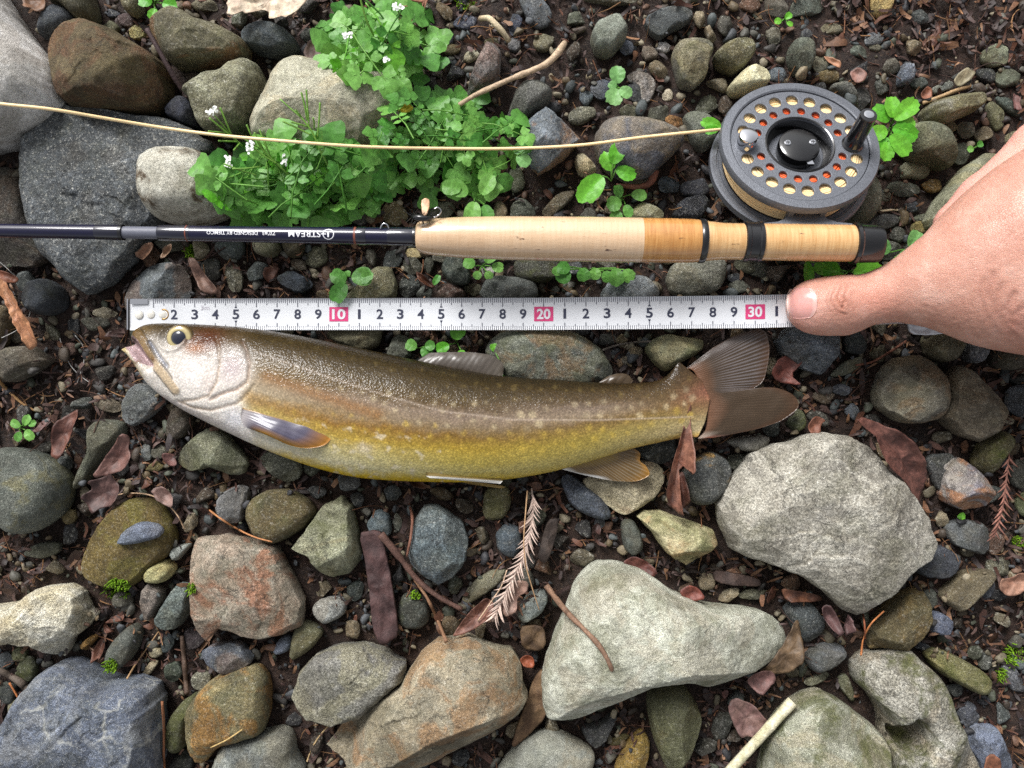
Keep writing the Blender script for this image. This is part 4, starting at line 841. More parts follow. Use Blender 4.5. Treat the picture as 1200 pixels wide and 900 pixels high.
dleaf('tan curled dead leaf with parallel ribs at left', '-8,322 3,330 12,332 25,355 35,375 43,400 34,413 27,395 15,372 3,348 -8,338', 1.6, (204,150,110), 2, curl=(-.2,.6), lines=.9, ribs=26, col2=(150,98,70), dim=.9)
dleaf('narrow red brown dead leaf above the ribbed tan leaf', '-8,316 8,318 22,326 18,333 0,330 -8,326', 1.0, (150,92,66), 3, curl=(0,.4))
dleaf('long leathery red brown dead leaf leaning on the biggest boulder', '985,490 1000,488 1012,491 1025,497 1045,504 1065,517 1085,542 1094,560 1092,580 1086,607 1080,592 1071,572 1052,558 1032,544 1021,524 1014,502 1005,494', 2.6, (140,94,82), 4, curl=(-.3,.9), lines=.7, col2=(98,60,52), tilt=(-.35,.25))
dleaf('curled reddish dead leaf standing below the tail', '809,470 804,485 800,500 794,520 788,540 779,560 776,575 783,590 798,604 792,586 789,568 795,552 802,544 808,556 811,530 809,500', 2.4, (172,120,98), 5, curl=(.2,1.0), lines=.4, col2=(110,66,54))
dleaf('second curled dead leaf strip behind the standing one', '792,570 800,548 806,575 808,590 800,598', 1.5, (120,76,62), 6, curl=(0,.6))
dleaf('purplish brown dead leaf on the club shaped stone', '112,560 125,537 137,522 147,507 155,510 152,525 159,535 150,550 130,556', 1.9, (142,104,94), 7, curl=(.3,.6), lines=.4, col2=(100,66,60))
dleaf('red brown folded dead leaf above the round grey green stone', '62,515 68,495 80,486 96,478 90,498 82,520 72,540 62,532', .8, (130,84,70), 8, curl=(.2,.5), col2=(84,52,46))
dleaf('grey brown crumpled dead leaf beside the club shaped stone', '100,580 112,572 108,562 128,558 134,550 136,562 144,570 140,590 120,595 112,602 105,592', .9, (118,88,82), 9, curl=(.4,.7), col2=(72,50,48))
dleaf('pale curled dead leaf beside the arched straw', '180,572 196,568 205,582 207,594 195,590 186,584', .9, (164,132,122), 10, curl=(.5,.5))
dleaf('pinkish brown dead leaf left of the cedar sprig', '530,745 538,732 545,722 556,710 570,697 580,708 574,722 560,734 545,742', 1.1, (158,112,96), 11, curl=(.2,.5), col2=(104,66,56))
dleaf('pale pink torn dead leaf under the cedar sprig', '586,708 592,692 605,678 620,681 618,692 606,700 606,715 592,722', 1.3, (186,150,132), 12, curl=(.2,.3), col2=(150,112,98))
dleaf('mauve veined dead leaf beside the pale stick', '852,829 856,820 862,816 872,820 882,824 892,836 901,846 892,852 884,863 874,860 866,862 858,846', 1.4, (150,118,110), 13, curl=(.2,.4), lines=.7, col2=(112,80,76))
dleaf('mauve curled dead leaf above the veined one', '872,797 880,786 892,782 905,785 908,796 898,806 888,812', 1.3, (150,112,106), 14, curl=(.3,.7), col2=(104,72,68))
dleaf('olive brown dead leaf under the tail of the whale shaped boulder', '888,792 905,772 920,752 936,722 941,748 940,772 926,788 905,792', 1.3, (124,100,74), 15, curl=(-.3,.3), col2=(90,70,50))
dleaf('chocolate brown dead leaf tucked below the biggest boulder', '914,688 930,691 960,697 966,704 945,705 920,704', 1.0, (132,86,62), 16, curl=(0,.3), col2=(74,46,38))
dleaf('violet brown curled dead leaf beside the slate lens', '958,712 968,705 978,718 986,738 982,744 970,734', 1.3, (124,92,90), 17, curl=(.3,.7))
dleaf('second violet brown dead leaf curled beside it', '988,716 996,722 999,738 990,745 985,738 992,730', 1.3, (132,100,98), 18, curl=(.3,.7))
dleaf('reddish dead leaf corner on the blue slate slab', '1152,888 1162,882 1171,888 1174,912 1150,912', 1.7, (156,102,76), 19, curl=(.1,.2))
dleaf('pale pink brown dead leaf near the bare right edge', '1168,688 1170,677 1182,678 1196,668 1215,684 1200,692 1190,697 1178,698', .9, (196,150,126), 20, curl=(.3,.3), col2=(140,94,74))
dleaf('small rusty dead leaf above the biggest grey boulder', '945,498 950,490 956,487 968,492 962,498 960,508 948,508', .9, (164,108,86), 21, curl=(.2,.3))
dleaf('dark red dead leaf strip beside the tail fin', '900,436 912,418 934,415 940,424 926,440 936,452 910,448', .8, (140,80,68), 22, curl=(.1,.5), col2=(90,50,44))
dleaf('long brown shredded dead leaf above the tape', '221,302 232,304 240,322 252,333 259,344 246,346 236,340 228,324', .9, (156,122,106), 23, curl=(.2,.4), col2=(104,76,66))
dleaf('small tan folded dead leaf under the rod', '159,300 172,287 181,284 179,298 170,306', 1.0, (186,142,114), 24, curl=(.2,.6))
dleaf('small tan upright dead leaf beside the folded one', '189,304 194,290 203,285 202,292 196,302', 1.3, (196,158,128), 25, curl=(.2,.4))
dleaf('brown crinkled dead leaf at the back rim by dark stones', '28,-12 55,-12 57,12 48,19 40,12 34,14 30,2', 1.4, (150,112,86), 26, curl=(.3,.6))
dleaf('yellowing dead cress leaf beside the beige boulder', '466,128 472,120 480,122 486,128 478,134 468,134', 2.6, (214,188,50), 27, dim=.9, curl=(.2,.3), col2=(190,170,60))
dleaf('orange chip of dead leaf beside the long brown rock', '608,772 616,766 626,770 626,782 614,780', 1.0, (170,92,60), 28, curl=(.2,.3))
dleaf('brown curled dead leaf under the cork grip front', '487,318 496,322 506,332 512,338 500,336 490,328', 1.0, (112,70,50), 29, curl=(.1,.6))
dleaf('pinkish dead leaf chip near the tail rusty strip', '885,540 896,560 890,572 878,566 880,550', .9, (170,112,96), 30, curl=(.3,.4))
dleaf('dark maroon dead leaf in the hollow below the cream topped stone', '728,658 742,650 756,656 770,668 764,676 748,672 734,672', .6, (122,70,60), 31, curl=(.3,.3), col2=(78,44,40))
dleaf('maroon dead leaf beside the whale shaped boulder top', '795,692 806,684 818,688 826,700 812,704 800,700', 1.2, (150,84,70), 32, curl=(.3,.3), col2=(96,54,48))
dleaf('pale reddish bark flake behind the reel', '996,84 1006,78 1016,86 1012,96 1004,98 998,92', .7, (176,130,116), 33, curl=(.1,.1))
dleaf('small rusty leaf chip beyond the reel knob', '1076,112 1084,102 1092,104 1090,116 1080,118', .8, (168,110,84), 34, curl=(.2,.3))
dleaf('rust pink leaf chip near oval green grey stone', '964,66 972,66 984,74 984,82 976,80', 1.0, (200,146,112), 35, curl=(.1,.3))
dleaf('yellowish bark flake in front of the bare soil patch', '1116,96 1122,86 1132,80 1142,86 1136,94 1124,103', .9, (196,184,150), 36, curl=(.1,.2))
dleaf('grey brown large dead leaf behind the beige boulder', '356,62 364,48 376,50 384,62 372,72 360,72', 1.0, (132,106,96), 37, curl=(.2,.3), col2=(92,70,62))
rsL = np.random.default_rng(77); chips = 0
while chips < 46:
    x, y = rsL.uniform(10, 1190), rsL.uniform(10, 890)
    if MASK[int(y), int(x)] or (x > 600 and y < 330 and rsL.random() < .7) or ground_z(*W(x, y, .003)[:2], 4) > .011: continue
    L, wd, a = rsL.uniform(7, 15), rsL.uniform(3.5, 8), rsL.uniform(0, 6.28)
    th = np.linspace(0, 2*math.pi, 9, endpoint=False)+rsL.normal(0, .2, 9); q = rsL.uniform(.45, 1.2, 9)
    ex, ey = L*np.cos(th)*q, wd*np.sin(th)*q
    cc = [(138,92,74),(112,72,60),(164,118,92),(96,68,62),(150,106,100),(124,86,66)][rsL.integers(6)]
    nm = ['brown','dark brown','tan','dark violet brown','pinkish brown','brown'][[(138,92,74),(112,72,60),(164,118,92),(96,68,62),(150,106,100),(124,86,66)].index(cc)]
    d = sorted((math.hypot(x-a_, y-b_), n_) for n_, a_, b_ in LAND)
    lb = f"{nm} dead leaf fragment near {d[0][1]}"
    for a_, b_ in ((0, 1), (0, 2), (1, 2), (0, 3)):
        if lb not in LABELS: break
        lb = f"{nm} leaf fragment between {d[a_][1]} and {d[b_][1]}"
    o = slab('leaf_fragment', lb, 'leaf fragment', np.c_[x+ex*math.cos(a)-ey*math.sin(a), y+ex*math.sin(a)+ey*math.cos(a)], drape(x, y)[2]*100+.18, .03, cc, M_DEAD, seed=300+chips, curl=(rsL.uniform(-.2, .4), rsL.uniform(-.2, .5)), tilt=(rsL.normal(0, .35), rsL.normal(0, .35)))
    LABELS.setdefault(lb, []).append(o); chips += 1
for t_, os_ in LABELS.items():
    if len(os_) > 1:
        for q in os_: q['group'] = 'alike: '+t_
# wood and bark
slab('bark_strip', 'dark purple brown bark strip lying among the stones', 'bark', pp('420,625 434,622 447,623 450,640 454,660 458,680 463,712 467,745 458,752 447,758 441,748 436,735 433,700 428,660'), 1.3, .35, (98,70,68), M_TWIG, seed=41, curl=(0,-.12), col2=(64,46,46))
slab('wood_chip', 'dark rectangular wood chip right of the cedar sprig', 'wood', pp('629,655 635,632 642,610 655,607 653,625 647,645 640,661'), 1.0, .4, (84,70,62), M_TWIG, seed=42, curl=(0,-.1), col2=(48,38,34))
slab('wood_chip', 'tan rotten wood sliver wedged left of whale shaped boulder', 'wood', pp('598,878 606,852 615,830 622,806 632,786 643,790 645,815 640,842 620,862'), 1.0, .4, (146,116,84), M_TWIG, seed=43, curl=(0,-.1), col2=(92,66,48))
slab('wood_chip', 'brown wood chip standing below the glassy pebble', 'wood', pp('609,735 624,732 638,736 640,756 630,764 612,760'), .8, .3, (116,92,66), M_TWIG, seed=44, col2=(70,52,40))
slab('wood_chip', 'grey brown wood plate in the shadow of the biggest boulder', 'wood', pp('835,668 860,672 890,678 892,688 862,686 838,682'), .6, .3, (96,76,68), M_TWIG, seed=45, col2=(60,46,42))

# dry cedar sprig: stem with awl shaped needles
def cedar(name, label, pts, zs, col, n, L, seed, r=1.0):
    root = empty(name, W(pts[0][0], pts[0][1], zs[0]*.01)); base = np.array(root.location)
    P = spline([tuple(p)+(z*.01,) for p, z in zip(pts, zs)], 40); path = np.array([W(*p) for p in P])
    V, Fc = tube(path-base, np.linspace(1.6, .9, 40)*r/2450, 6); A = lin(col)
    ob('stem', mesh_from('stem', V, Fc, M_TWIG, True, np.tile(A*.7, (len(V), 1))), root)
    rs = np.random.default_rng(seed); N = None
    # a needle: curved taper, shared by all
    s = np.linspace(0, 1, 6); c = np.c_[s*L/2450, .22*L/2450*s*s, np.zeros(6)]
    V, Fc = tube(c, np.array([1.2, 1.35, 1.2, .95, .6, .12])*r/2450, 5, False)
    me = [mesh_from('needle', V*np.array([1, sg, 1]), Fc if sg > 0 else [f[::-1] for f in Fc], M_TWIG, True, np.tile(A*v, (len(V), 1))) for sg, v in ((1, 1.0), (-1, .85), (1, .75), (-1, 1.1))]
    for i in range(n):
        k = int(2+(i/n)*36); T = path[min(k+1, 39)]-path[k]; sd = 1 if i % 2 else -1
        a = math.atan2(T[1], T[0]) + math.pi + sd*rs.uniform(.25, .6)
        o = ob('needle', me[(0 if sd > 0 else 1)+2*int(rs.integers(2))], root, loc=path[k]-base, rot=(rs.uniform(-.5, .5), -rs.uniform(.0, .5), a)); q = rs.uniform(.7, 1.15); o.scale = (q, q, q)
    tag(root, label, 'sprig'); return root
cedar('cedar_sprig', 'dry whitish cedar sprig lying below the fish', [(577,728),(590,700),(604,672),(616,645),(622,620),(625,595),(623,572)], [1.5,1.7,1.6,1.5,1.4,1.3,1.2], (206,182,168), 64, 19, 1)
cedar('cedar_sprig', 'reddish brown dry cedar sprig right of three sided stone', [(1164,630),(1172,605),(1177,580),(1180,555),(1183,528)], [1.0,1.2,1.3,1.2,1.1], (150,104,90), 26, 14, 2)
cedar('cedar_sprig', 'brown dry cedar sprig behind the back cress clump', [(470,30),(480,18),(492,6),(506,-6)], [1.2,1.3,1.3,1.2], (140,96,74), 34, 24, 3)
twig('straw', 'long straw stem crossing the dry cedar sprig', 'straw', [(618,575),(616,600),(614,640),(616,660),(624,690),(632,715)], .9, .6, (186,150,112), .05, zs=[1.7,1.9,2.0,2.0,1.9,1.6])
twig('straw', 'pale straw left of the dry cedar sprig', 'straw', [(560,728),(575,706),(588,686),(594,668)], 1.0, .7, (206,176,148), .05, zs=[1.3,1.6,1.8,1.8])
# ---------------------------------------------------------------- living plants
def leaf_mat(name, a, b, rough=.45, tr=.3):
    t = NT(name); P = t.oc(); oi = t.n('ObjectInfo'); r = oi.outputs['Random']
    c = t.mix(r, tuple(lin(a)), tuple(lin(b)))
    c = t.mix(1.0, c, t.mix(t.ramp(t.noise(P, 600, 5, .65), .3, .7), (.72,)*3, (1.25,)*3), 'MULTIPLY')
    v = t.attr('Col', obj=False); c = t.mix(1.0, c, v, 'MULTIPLY')
    b_ = t.n('BsdfPrincipled', Base_Color=c, Roughness=rough, Specular_IOR_Level=.45, Normal=t.bump(t.noise(P, 420, 4, .6), .35, .0006))
    tl = t.n('BsdfTranslucent', Color=t.mix(1.0, c, (1.0, 1.08, .6), 'MULTIPLY')); mx = t.n('MixShader', i0=tr, i1=b_.outputs[0], i2=tl.outputs[0])
    t.t.links.new(mx.outputs[0], t.out.inputs['Surface']); return t.m
M_CRESS = leaf_mat('cress_leaf', (80,146,58), (136,194,94)); M_BRIGHT = leaf_mat('bright_leaf', (92,178,44), (128,204,66), .4)
M_GREYLEAF = leaf_mat('soft_leaf', (104,166,88), (146,198,122)); M_STEM = simple_mat('green_stem', (92,142,58), .5, var=.25)
M_STEMD = simple_mat('brown_stem', (98,92,62), .6, var=.3); M_PETAL = simple_mat('white_petal', (240,242,236), .5); M_POD = simple_mat('seed_pod', (112,156,62), .45, var=.3)
M_MOSS = vcol_mat('moss', .8, 0, .2, 900, .3, .3)

ORI = -1        # outline runs clockwise or not: keeps blade normals up
def leaflet(L, wd, lobes=0, serr=0, n=22, fold=.12, seed=0, tipw=.5, notch=0.0, curl=0.0):
    """a leaf blade along +x from 0 to L; returns verts, faces, colour factor"""
    rs = np.random.default_rng(seed); th = np.linspace(0, 2*math.pi, n, endpoint=False)
    ex = .5-.5*np.cos(th); ey = np.sin(th)
    prof = np.sign(ey)*np.abs(ey)**.9*(1-.35*(ex-.45)*(1 if tipw < .5 else -1))
    q = 1+rs.normal(0, .03, n)
    if lobes: q *= 1+.10*np.cos(th*lobes+rs.uniform(0, 6))
    if serr: q *= 1+.05*(np.arange(n) % 2)
    X = ex*L*np.where(ex > .5, q, 1); Y = prof*wd*q
    if notch: X = np.where(ex < .12, ex*L-notch*L*.0, X)
    rings = [.0, .38, .72, 1.0]; V = [[L*.48, 0, 0]]; c0 = np.array([L*.48, 0])
    for r in rings[1:]: V += [[c0[0]+(x-c0[0])*r, y*r, 0] for x, y in zip(X, Y)]
    V = np.array(V); s = V[:, 1]/(wd+1e-9); a = V[:, 0]/L
    V[:, 2] = fold*wd*np.abs(s) - curl*L*(a-.3)**2 + .05*wd*np.sin(a*19+np.sign(s)*1.1)*np.abs(s) + .04*L*fbm(np.c_[V[:, :2]/(L*.5), np.full(len(V), seed*1.7)], 2)
    Fc = [(0, 1+(i+1) % n, 1+i) for i in range(n)] + [tuple(f) for f in grid_faces(3, n, True)+1]; Fc = Fc if ORI > 0 else [f[::-1] for f in Fc]
    c = 1-.0*np.abs(s)
    vein = np.exp(-(s/.07)**2)*.35 + .16*np.exp(-(np.sin(a*16-np.abs(s)*4)/.25)**2)
    return V, Fc, np.clip(np.stack([1+vein*.9, 1+vein*.6, 1+vein*.8], 1)*.86, 0, 1)
def strip(p0, p1, r): return tube(np.linspace(p0, p1, 4), r, 4, False)
PXM = 1/2450.0
def compound(seed):
    rs = np.random.default_rng(seed); mb = MB()
    def put(L, wd, at, ang, sd, **k):
        V, Fc, c = leaflet(L*PXM, wd*PXM, seed=sd, **k); ca, sa = math.cos(ang), math.sin(ang)
        V = np.c_[V[:, 0]*ca-V[:, 1]*sa+at[0]*PXM, V[:, 0]*sa+V[:, 1]*ca+at[1]*PXM, V[:, 2]+at[2]*PXM]; mb.add(V, Fc, c)
    T = rs.uniform(14, 23); put(T, T*rs.uniform(.46, .58), (0, 0, 2), rs.normal(0, .15), seed, lobes=3, fold=rs.uniform(-.05, .18), curl=rs.uniform(-.1, .35))
    pairs = int(rs.integers(1, 4)); x = -3
    for k in range(pairs):
        s = rs.uniform(8, 13.5)*(1-.14*k)
        for sg in (1, -1):
            put(s, s*rs.uniform(.42, .52), (x+rs.normal(0, 1), sg*1.0, 1.5-k), sg*rs.uniform(1.0, 1.45), seed*7+k*2+sg, lobes=4, fold=rs.uniform(-.05, .2), curl=rs.uniform(-.2, .3))
        x -= s*rs.uniform(1.0, 1.25)
    V, Fc = tube(np.array([[4, 0, 1.6], [x*.5, 0, .6], [x, 0, -1.5], [x-16, 0, -12]])*PXM, np.array([.5, .7, .8, .9])*PXM, 4, False); mb.add(V, Fc, (.95, .9, .8))
    return mb
CRESS = [compound(500+k).mesh('leaf', M_CRESS, True, True) for k in range(9)]
CRESSB = [compound(520+k).mesh('leaf', M_BRIGHT, True, True) for k in range(4)]
def clump(name, label, cx, cy, rx, ry, n, zb, zt, seed, gap=None, scale=(.8, 1.25), bright=.2, cat='plant'):
    root = empty(name, W(cx, cy, zb)); base = np.array(root.location); rs = np.random.default_rng(seed); P = []; tr = 0
    while len(P) < n and tr < 9000:
        tr += 1
        a, r = rs.uniform(0, 6.28), math.sqrt(rs.uniform(0, 1)); x, y = cx+rx*r*math.cos(a), cy+ry*r*math.sin(a)
        if gap and gap(x, y): continue
        if any(math.hypot(x-q[0], y-q[1]) < 9.5 for q in P): continue
        P.append((x, y, r, a))
    for x, y, r, a in P:
        z = zb+(zt-zb)*(1-r*r*.8)*rs.uniform(.1, 1.0); z = max(z, ground_z(*W(x, y, z)[:2], 3)+.004)
        w = W(x, y, z); out = math.atan2(-(y-cy)/ry, (x-cx)/rx)+rs.normal(0, .5)
        o = ob('leaf', (CRESSB if rs.random() < bright else CRESS)[int(rs.integers(4))] if rs.random() < .5 else CRESS[int(rs.integers(9))], root, loc=w-base)
        s = rs.uniform(*scale); o.scale = (s, s, s); o.rotation_mode = 'ZYX'; o.rotation_euler = (rs.normal(0, .32), rs.normal(.12, .30)+.18*r, out)
    tag(root, label, cat); return root
def add_stem(root, pts, zs, r0, r1, mat, name='stem'):
    P = spline([tuple(p)+(z*.01,) for p, z in zip(pts, zs)], 18); path = np.array([W(*p) for p in P])
    V, Fc = tube(path-np.array(root.location), np.linspace(r0, r1, 18)/2450, 6)
    me = mesh_from(name, V, Fc, mat); return ob(name, me, root)
def flower(root, px, py, z, seed):
    rs = np.random.default_rng(seed); mb = MB()
    for k in range(9):
        V, Fc, c = leaflet(3.4*PXM, 1.5*PXM, n=10, seed=seed+k); a = k*2.39+rs.normal(0, .2); t = rs.uniform(-.3, .7); rm = np.array(Matrix.Rotation(a, 3, 'Z')@Matrix.Rotation(-t, 3, 'Y'))
        mb.add(V@rm.T+rs.normal(0, 1.3, 3)*PXM, Fc)
    ob('flower', mb.mesh('flower', M_PETAL), root, loc=W(px, py, z*.01)-np.array(root.location))

A = clump('cress_plant', 'flowering green cress with seed pods in front of the beige boulder', 352, 216, 108, 52, 80, .006, .030, 61, gap=lambda x, y: y > 256 or (x < 300 and y < 178) or (x > 395 and y < 180) or (x < 272 and y > 235), scale=(.85, 1.45))
add_stem(A, [(400,222),(388,200),(376,178),(366,155),(355,140),(338,125),(328,116)], [2.2,3.2,3.8,4.2,4.4,4.5,4.6], 1.6, .7, M_POD)
for p0, p1 in (((362,150),(360,127)), ((360,141),(353,108)), ((360,140),(359,105)), ((372,160),(375,120)), ((364,158),(331,142)), ((362,149),(341,143)), ((355,140),(346,129)), ((368,150),(367,138))): add_stem(A, [p0, ((p0[0]+p1[0])/2+.6, (p0[1]+p1[1])/2), p1], [4.2,4.5,4.7], .9, 1.1, M_POD, 'seed_pod')
add_stem(A, [(355,222),(335,202),(318,186),(305,172),(299,160)], [2.2,3.2,3.7,4.0,4.2], 1.6, .7, M_POD)
for p0, p1 in (((318,186),(304,152)), ((312,180),(298,155)), ((324,192),(290,168)), ((308,175),(282,160)), ((300,170),(289,146)), ((318,186),(310,165)), ((306,195),(272,198)), ((300,205),(262,192))): add_stem(A, [p0, ((p0[0]+p1[0])/2, (p0[1]+p1[1])/2+.8), p1], [3.6,3.9,4.1], .8, 1.0, M_POD, 'seed_pod')
add_stem(A, [(285,172),(272,160),(260,145),(250,134)], [2.6,3.2,3.8,4.2], 1.2, .6, M_POD)
for p0, p1 in (((275,163),(245,138)), ((272,160),(258,126)), ((278,166),(256,165)), ((268,156),(244,154)), ((281,168),(274,176))): add_stem(A, [p0, ((p0[0]+p1[0])/2, (p0[1]+p1[1])/2), p1], [3.3,3.7,4.0], .9, 1.1, M_POD, 'seed_pod')
for i, (x, y, z) in enumerate([(250,128,4.3),(246,132,4.3),(294,168,4.3),(292,175,4.2),(267,186,3.8),(266,193,3.8),(334,184,3.6),(333,189,3.6)]): flower(A, x, y, z, 60+i)
Bc = clump('cress_plant', 'leafy cress clump with a few yellow leaves right of beige boulder', 522, 165, 92, 62, 64, .005, .024, 62, gap=lambda x, y: (x < 455 and y < 150) or (x < 500 and y < 112) or (x > 565 and y < 135) or (y > 215 and x < 500), scale=(.8, 1.25), bright=.05)
Cc = clump('cress_plant', 'bushy cress clump growing behind the beige boulder', 447, 48, 68, 48, 50, .010, .034, 63, gap=lambda x, y: (x < 390 and y < 28), scale=(.85, 1.35), bright=.3)
add_stem(Cc, [(440,45),(430,25),(424,5),(420,-12)], [3.0,3.6,4.0,4.3], 1.4, 1.0, M_POD)
for i, (x, y, z) in enumerate([(404,42,3.9),(411,40,3.9),(463,8,3.9),(470,8,3.9),(452,69,3.6)]): flower(Cc, x, y, z, 80+i)

def sprout(label, cx, cy, z, leaves, mat=None, serr=0, stem=True, group=None, name='sprout'):
    """leaves: (px of leaf base, direction of leaf in picture degrees (0 right, 90 up), length px, half width px, tilt)"""
    mat = mat or M_BRIGHT; zz = z*.01; gz = drape(cx, cy)[2]
    root = empty(name, W(cx, cy, gz)); base = np.array(root.location)
    for i, (bx, by, a, L, wd) in enumerate(leaves):
        V, Fc, c = leaflet(L*PXM, wd*PXM, serr=serr, n=26, fold=.22, seed=int(bx*3+by+i), curl=.18)
        o = ob('leaf', mesh_from('leaf', V, Fc, mat, True, c), root, loc=W(bx, by, zz+.001*(i % 3))-base, rot=(0, -.08, math.radians(a)))
        if stem:
            p0 = W(cx, cy, gz-.001)-base; p1 = W(bx, by, zz+.001*(i % 3))-base; mid = (p0+p1)/2+np.array([0, 0, .002])
            Vs, Fs = tube(np.array([p0, mid, p1]), .8*PXM, 5, False); ob('stem', mesh_from('stem', Vs, Fs, M_STEM), root)
    tag(root, label, 'sprout', group); return root
sprout('bright green seedling with long leaves behind the cork grip', 716, 212, 2.4, [(706,206,228,38,13),(716,200,110,22,9),(718,192,70,24,9),(722,198,-25,24,8)], serr=1)
sprout('dark green leaves under the bright seedling behind cork grip', 728, 232, 1.4, [(726,232,100,16,6),(728,236,200,18,9),(740,228,-5,18,7),(722,246,-90,18,8),(733,240,-70,16,6)], mat=M_CRESS)
sprout('grey green serrated sprout on gravel behind the grip', 722, 102, 1.8, [(724,98,95,20,9),(724,104,-115,20,10),(726,104,-30,16,7),(722,103,150,10,5)], mat=M_GREYLEAF, serr=1)
sprout('three leaf seedling between the rod and tape', 407, 325, 1.8, [(406,328,160,20,9),(412,324,-5,24,10),(405,332,-125,26,10),(408,324,100,7,4)], mat=M_CRESS)
sprout('two round cotyledon leaves near the scarlet ten mark', 424, 322, 1.9, [(413,326,12,24,10)], mat=M_GREYLEAF)
sprout('round leaved cress under the middle of cork grip', 690, 316, 1.4, [(665,316,-120,18,9),(668,316,165,16,8),(683,314,-85,16,8),(698,314,-95,14,7),(708,318,-60,14,7),(722,314,-90,22,9),(732,316,-60,16,8),(655,312,-110,12,6)], mat=M_CRESS)
sprout('bright leaf touching the left rim of reel', 840, 152, 2.2, [(845,148,168,23,7),(842,151,-170,16,5)], serr=1)
sprout('bright nettle leaved plant beside the reel handle', 1042, 150, 2.4, [(1042,142,140,24,9),(1046,138,95,24,9),(1048,140,40,34,10),(1040,152,200,24,9),(1046,150,-20,30,10),(1044,158,-50,30,10),(1038,160,-110,26,9),(1050,146,10,22,8),(1040,166,-95,22,8)], serr=1, name='nettle_plant')
sprout('vivid green crumpled leaves below the reel seat', 992, 318, 1.9, [(1000,320,0,34,13),(985,318,170,24,10),(990,322,-150,30,9),(1005,316,40,26,10),(978,326,-120,18,7),(946,306,-85,28,6),(1010,322,-15,26,9),(970,320,150,18,7)], serr=1)
sprout('grey green cress leaves between butt cap and hand', 1062, 292, 1.9, [(1042,296,140,20,9),(1048,302,-60,12,6),(1053,302,20,14,7),(1046,308,-100,10,5),(1066,290,60,22,9),(1068,296,-60,12,6),(1074,294,20,12,6)], mat=M_GREYLEAF)
sprout('leaf blades peeking out beside the hand', 1108, 282, 1.8, [(1098,286,30,22,5)], mat=M_CRESS)
sprout('small clover like sprout at the back left rim', 182, 6, 1.6, [(178,4,160,16,8),(182,10,-110,14,6),(190,4,-10,18,7),(184,0,70,14,7)], mat=M_BRIGHT)
sprout('broad lobed leaves in front of the grip by the fly', 556, 232, 2.0, [(548,228,150,26,10),(556,236,-100,26,10),(564,228,60,26,9),(568,240,-75,22,8),(540,222,170,22,9)], mat=M_CRESS)
sprout('soft green single leaf under the fly line', 622, 175, 1.9, [(602,178,25,26,9),(606,182,-40,18,8)], mat=M_GREYLEAF)
sprout('glossy seedling between tape and dorsal fin', 536, 402, 1.4, [(533,398,70,20,9),(526,404,205,16,7),(540,410,-80,12,6)], mat=M_BRIGHT)
sprout('tiny round leaves beside the fish\'s back', 492, 408, 1.4, [(488,408,150,14,7),(494,408,-40,15,7),(498,406,10,12,6)], mat=M_CRESS)
sprout('tiny green leaves behind the dorsal fin tip', 588, 428, 1.3, [(586,424,60,9,4),(588,434,-60,10,4),(580,412,100,10,5),(590,438,-20,8,4)], mat=M_BRIGHT)
sprout('tiny bushy plant on soil left of the fish', 27, 500, 1.2, [(24,500,150,13,5),(28,498,60,13,5),(30,504,-50,14,6),(24,506,-110,12,5),(33,498,20,10,4)], mat=M_CRESS)
sprout('tiny two leaf seedling near flat stones at the back', 918, 24, 1.0, [(916,25,180,9,4),(920,22,40,10,4),(922,26,-30,8,3)], mat=M_BRIGHT, group=None)
sprout('tiny pair of round leaves beside the long green tinged stones', 1143, 172, 1.0, [(1141,174,190,8,4),(1145,171,30,8,4)], mat=M_CRESS)
sprout('single tiny green leaf near the flat grey slate', 1126, 605, .9, [(1122,606,15,10,4)], mat=M_BRIGHT)
sprout('small leaf between rod and stones by the tape', 512, 328, 1.0, [(508,334,60,14,4)], mat=M_CRESS)
sprout('parsley like sprout below the cork grip', 565, 312, 1.6, [(556,312,150,14,7),(562,318,-120,10,5),(570,308,60,14,7),(576,312,-10,14,6),(570,318,-60,10,5)], mat=M_CRESS, serr=1)

def moss(label, cx, cy, rx, ry, n, seed, z=None):
    rs = np.random.default_rng(seed); mb = MB(); g0 = drape(cx, cy)
    for i in range(n):
        a, r = rs.uniform(0, 6.28), math.sqrt(rs.random()); x, y = cx+rx*r*math.cos(a), cy+ry*r*math.sin(a); b = drape(x, y); L = rs.uniform(3, 7)*PXM
        d = np.array([rs.normal(0, .6), rs.normal(0, .6), 1.0]); d /= np.linalg.norm(d)
        V, Fc = tube(np.array([b-[0, 0, .001], b+d*L*.6, b+d*L+[rs.normal(0, .0004), rs.normal(0, .0004), 0]])-g0, np.array([.9, .8, .2])*PXM, 4, False)
        mb.add(V, Fc, lin((112, 150, 30))*rs.uniform(.45, 1.2))
    o = ob('moss_tuft', mb.mesh('moss_tuft', M_MOSS, True, True), loc=g0); tag(o, label, 'moss')
moss('bright moss tuft below the flat ochre stone', 138, 690, 15, 12, 150, 1)
moss('moss tuft on bare soil near the mossy bar stone', 1190, 768, 14, 14, 130, 2)
moss('little moss tuft beside the mossy bar stone end', 1172, 792, 8, 8, 60, 3)
moss('moss patch under the rod beside the tan folded leaf', 223, 296, 7, 8, 60, 4)
moss('moss speck on the dark stone right of bark strip', 487, 697, 5, 5, 40, 5)
moss('moss speck beside the pinkish tan block top corner', 224, 690, 5, 6, 40, 6)
moss('moss clump above the leaning oblong grey stone', 130, 780, 8, 8, 60, 7)
moss('moss growing below the reddish dry cedar sprig', 1193, 636, 7, 9, 60, 8)
moss('moss on the back rim near slate blue pebbles', 545, 6, 10, 6, 60, 9)
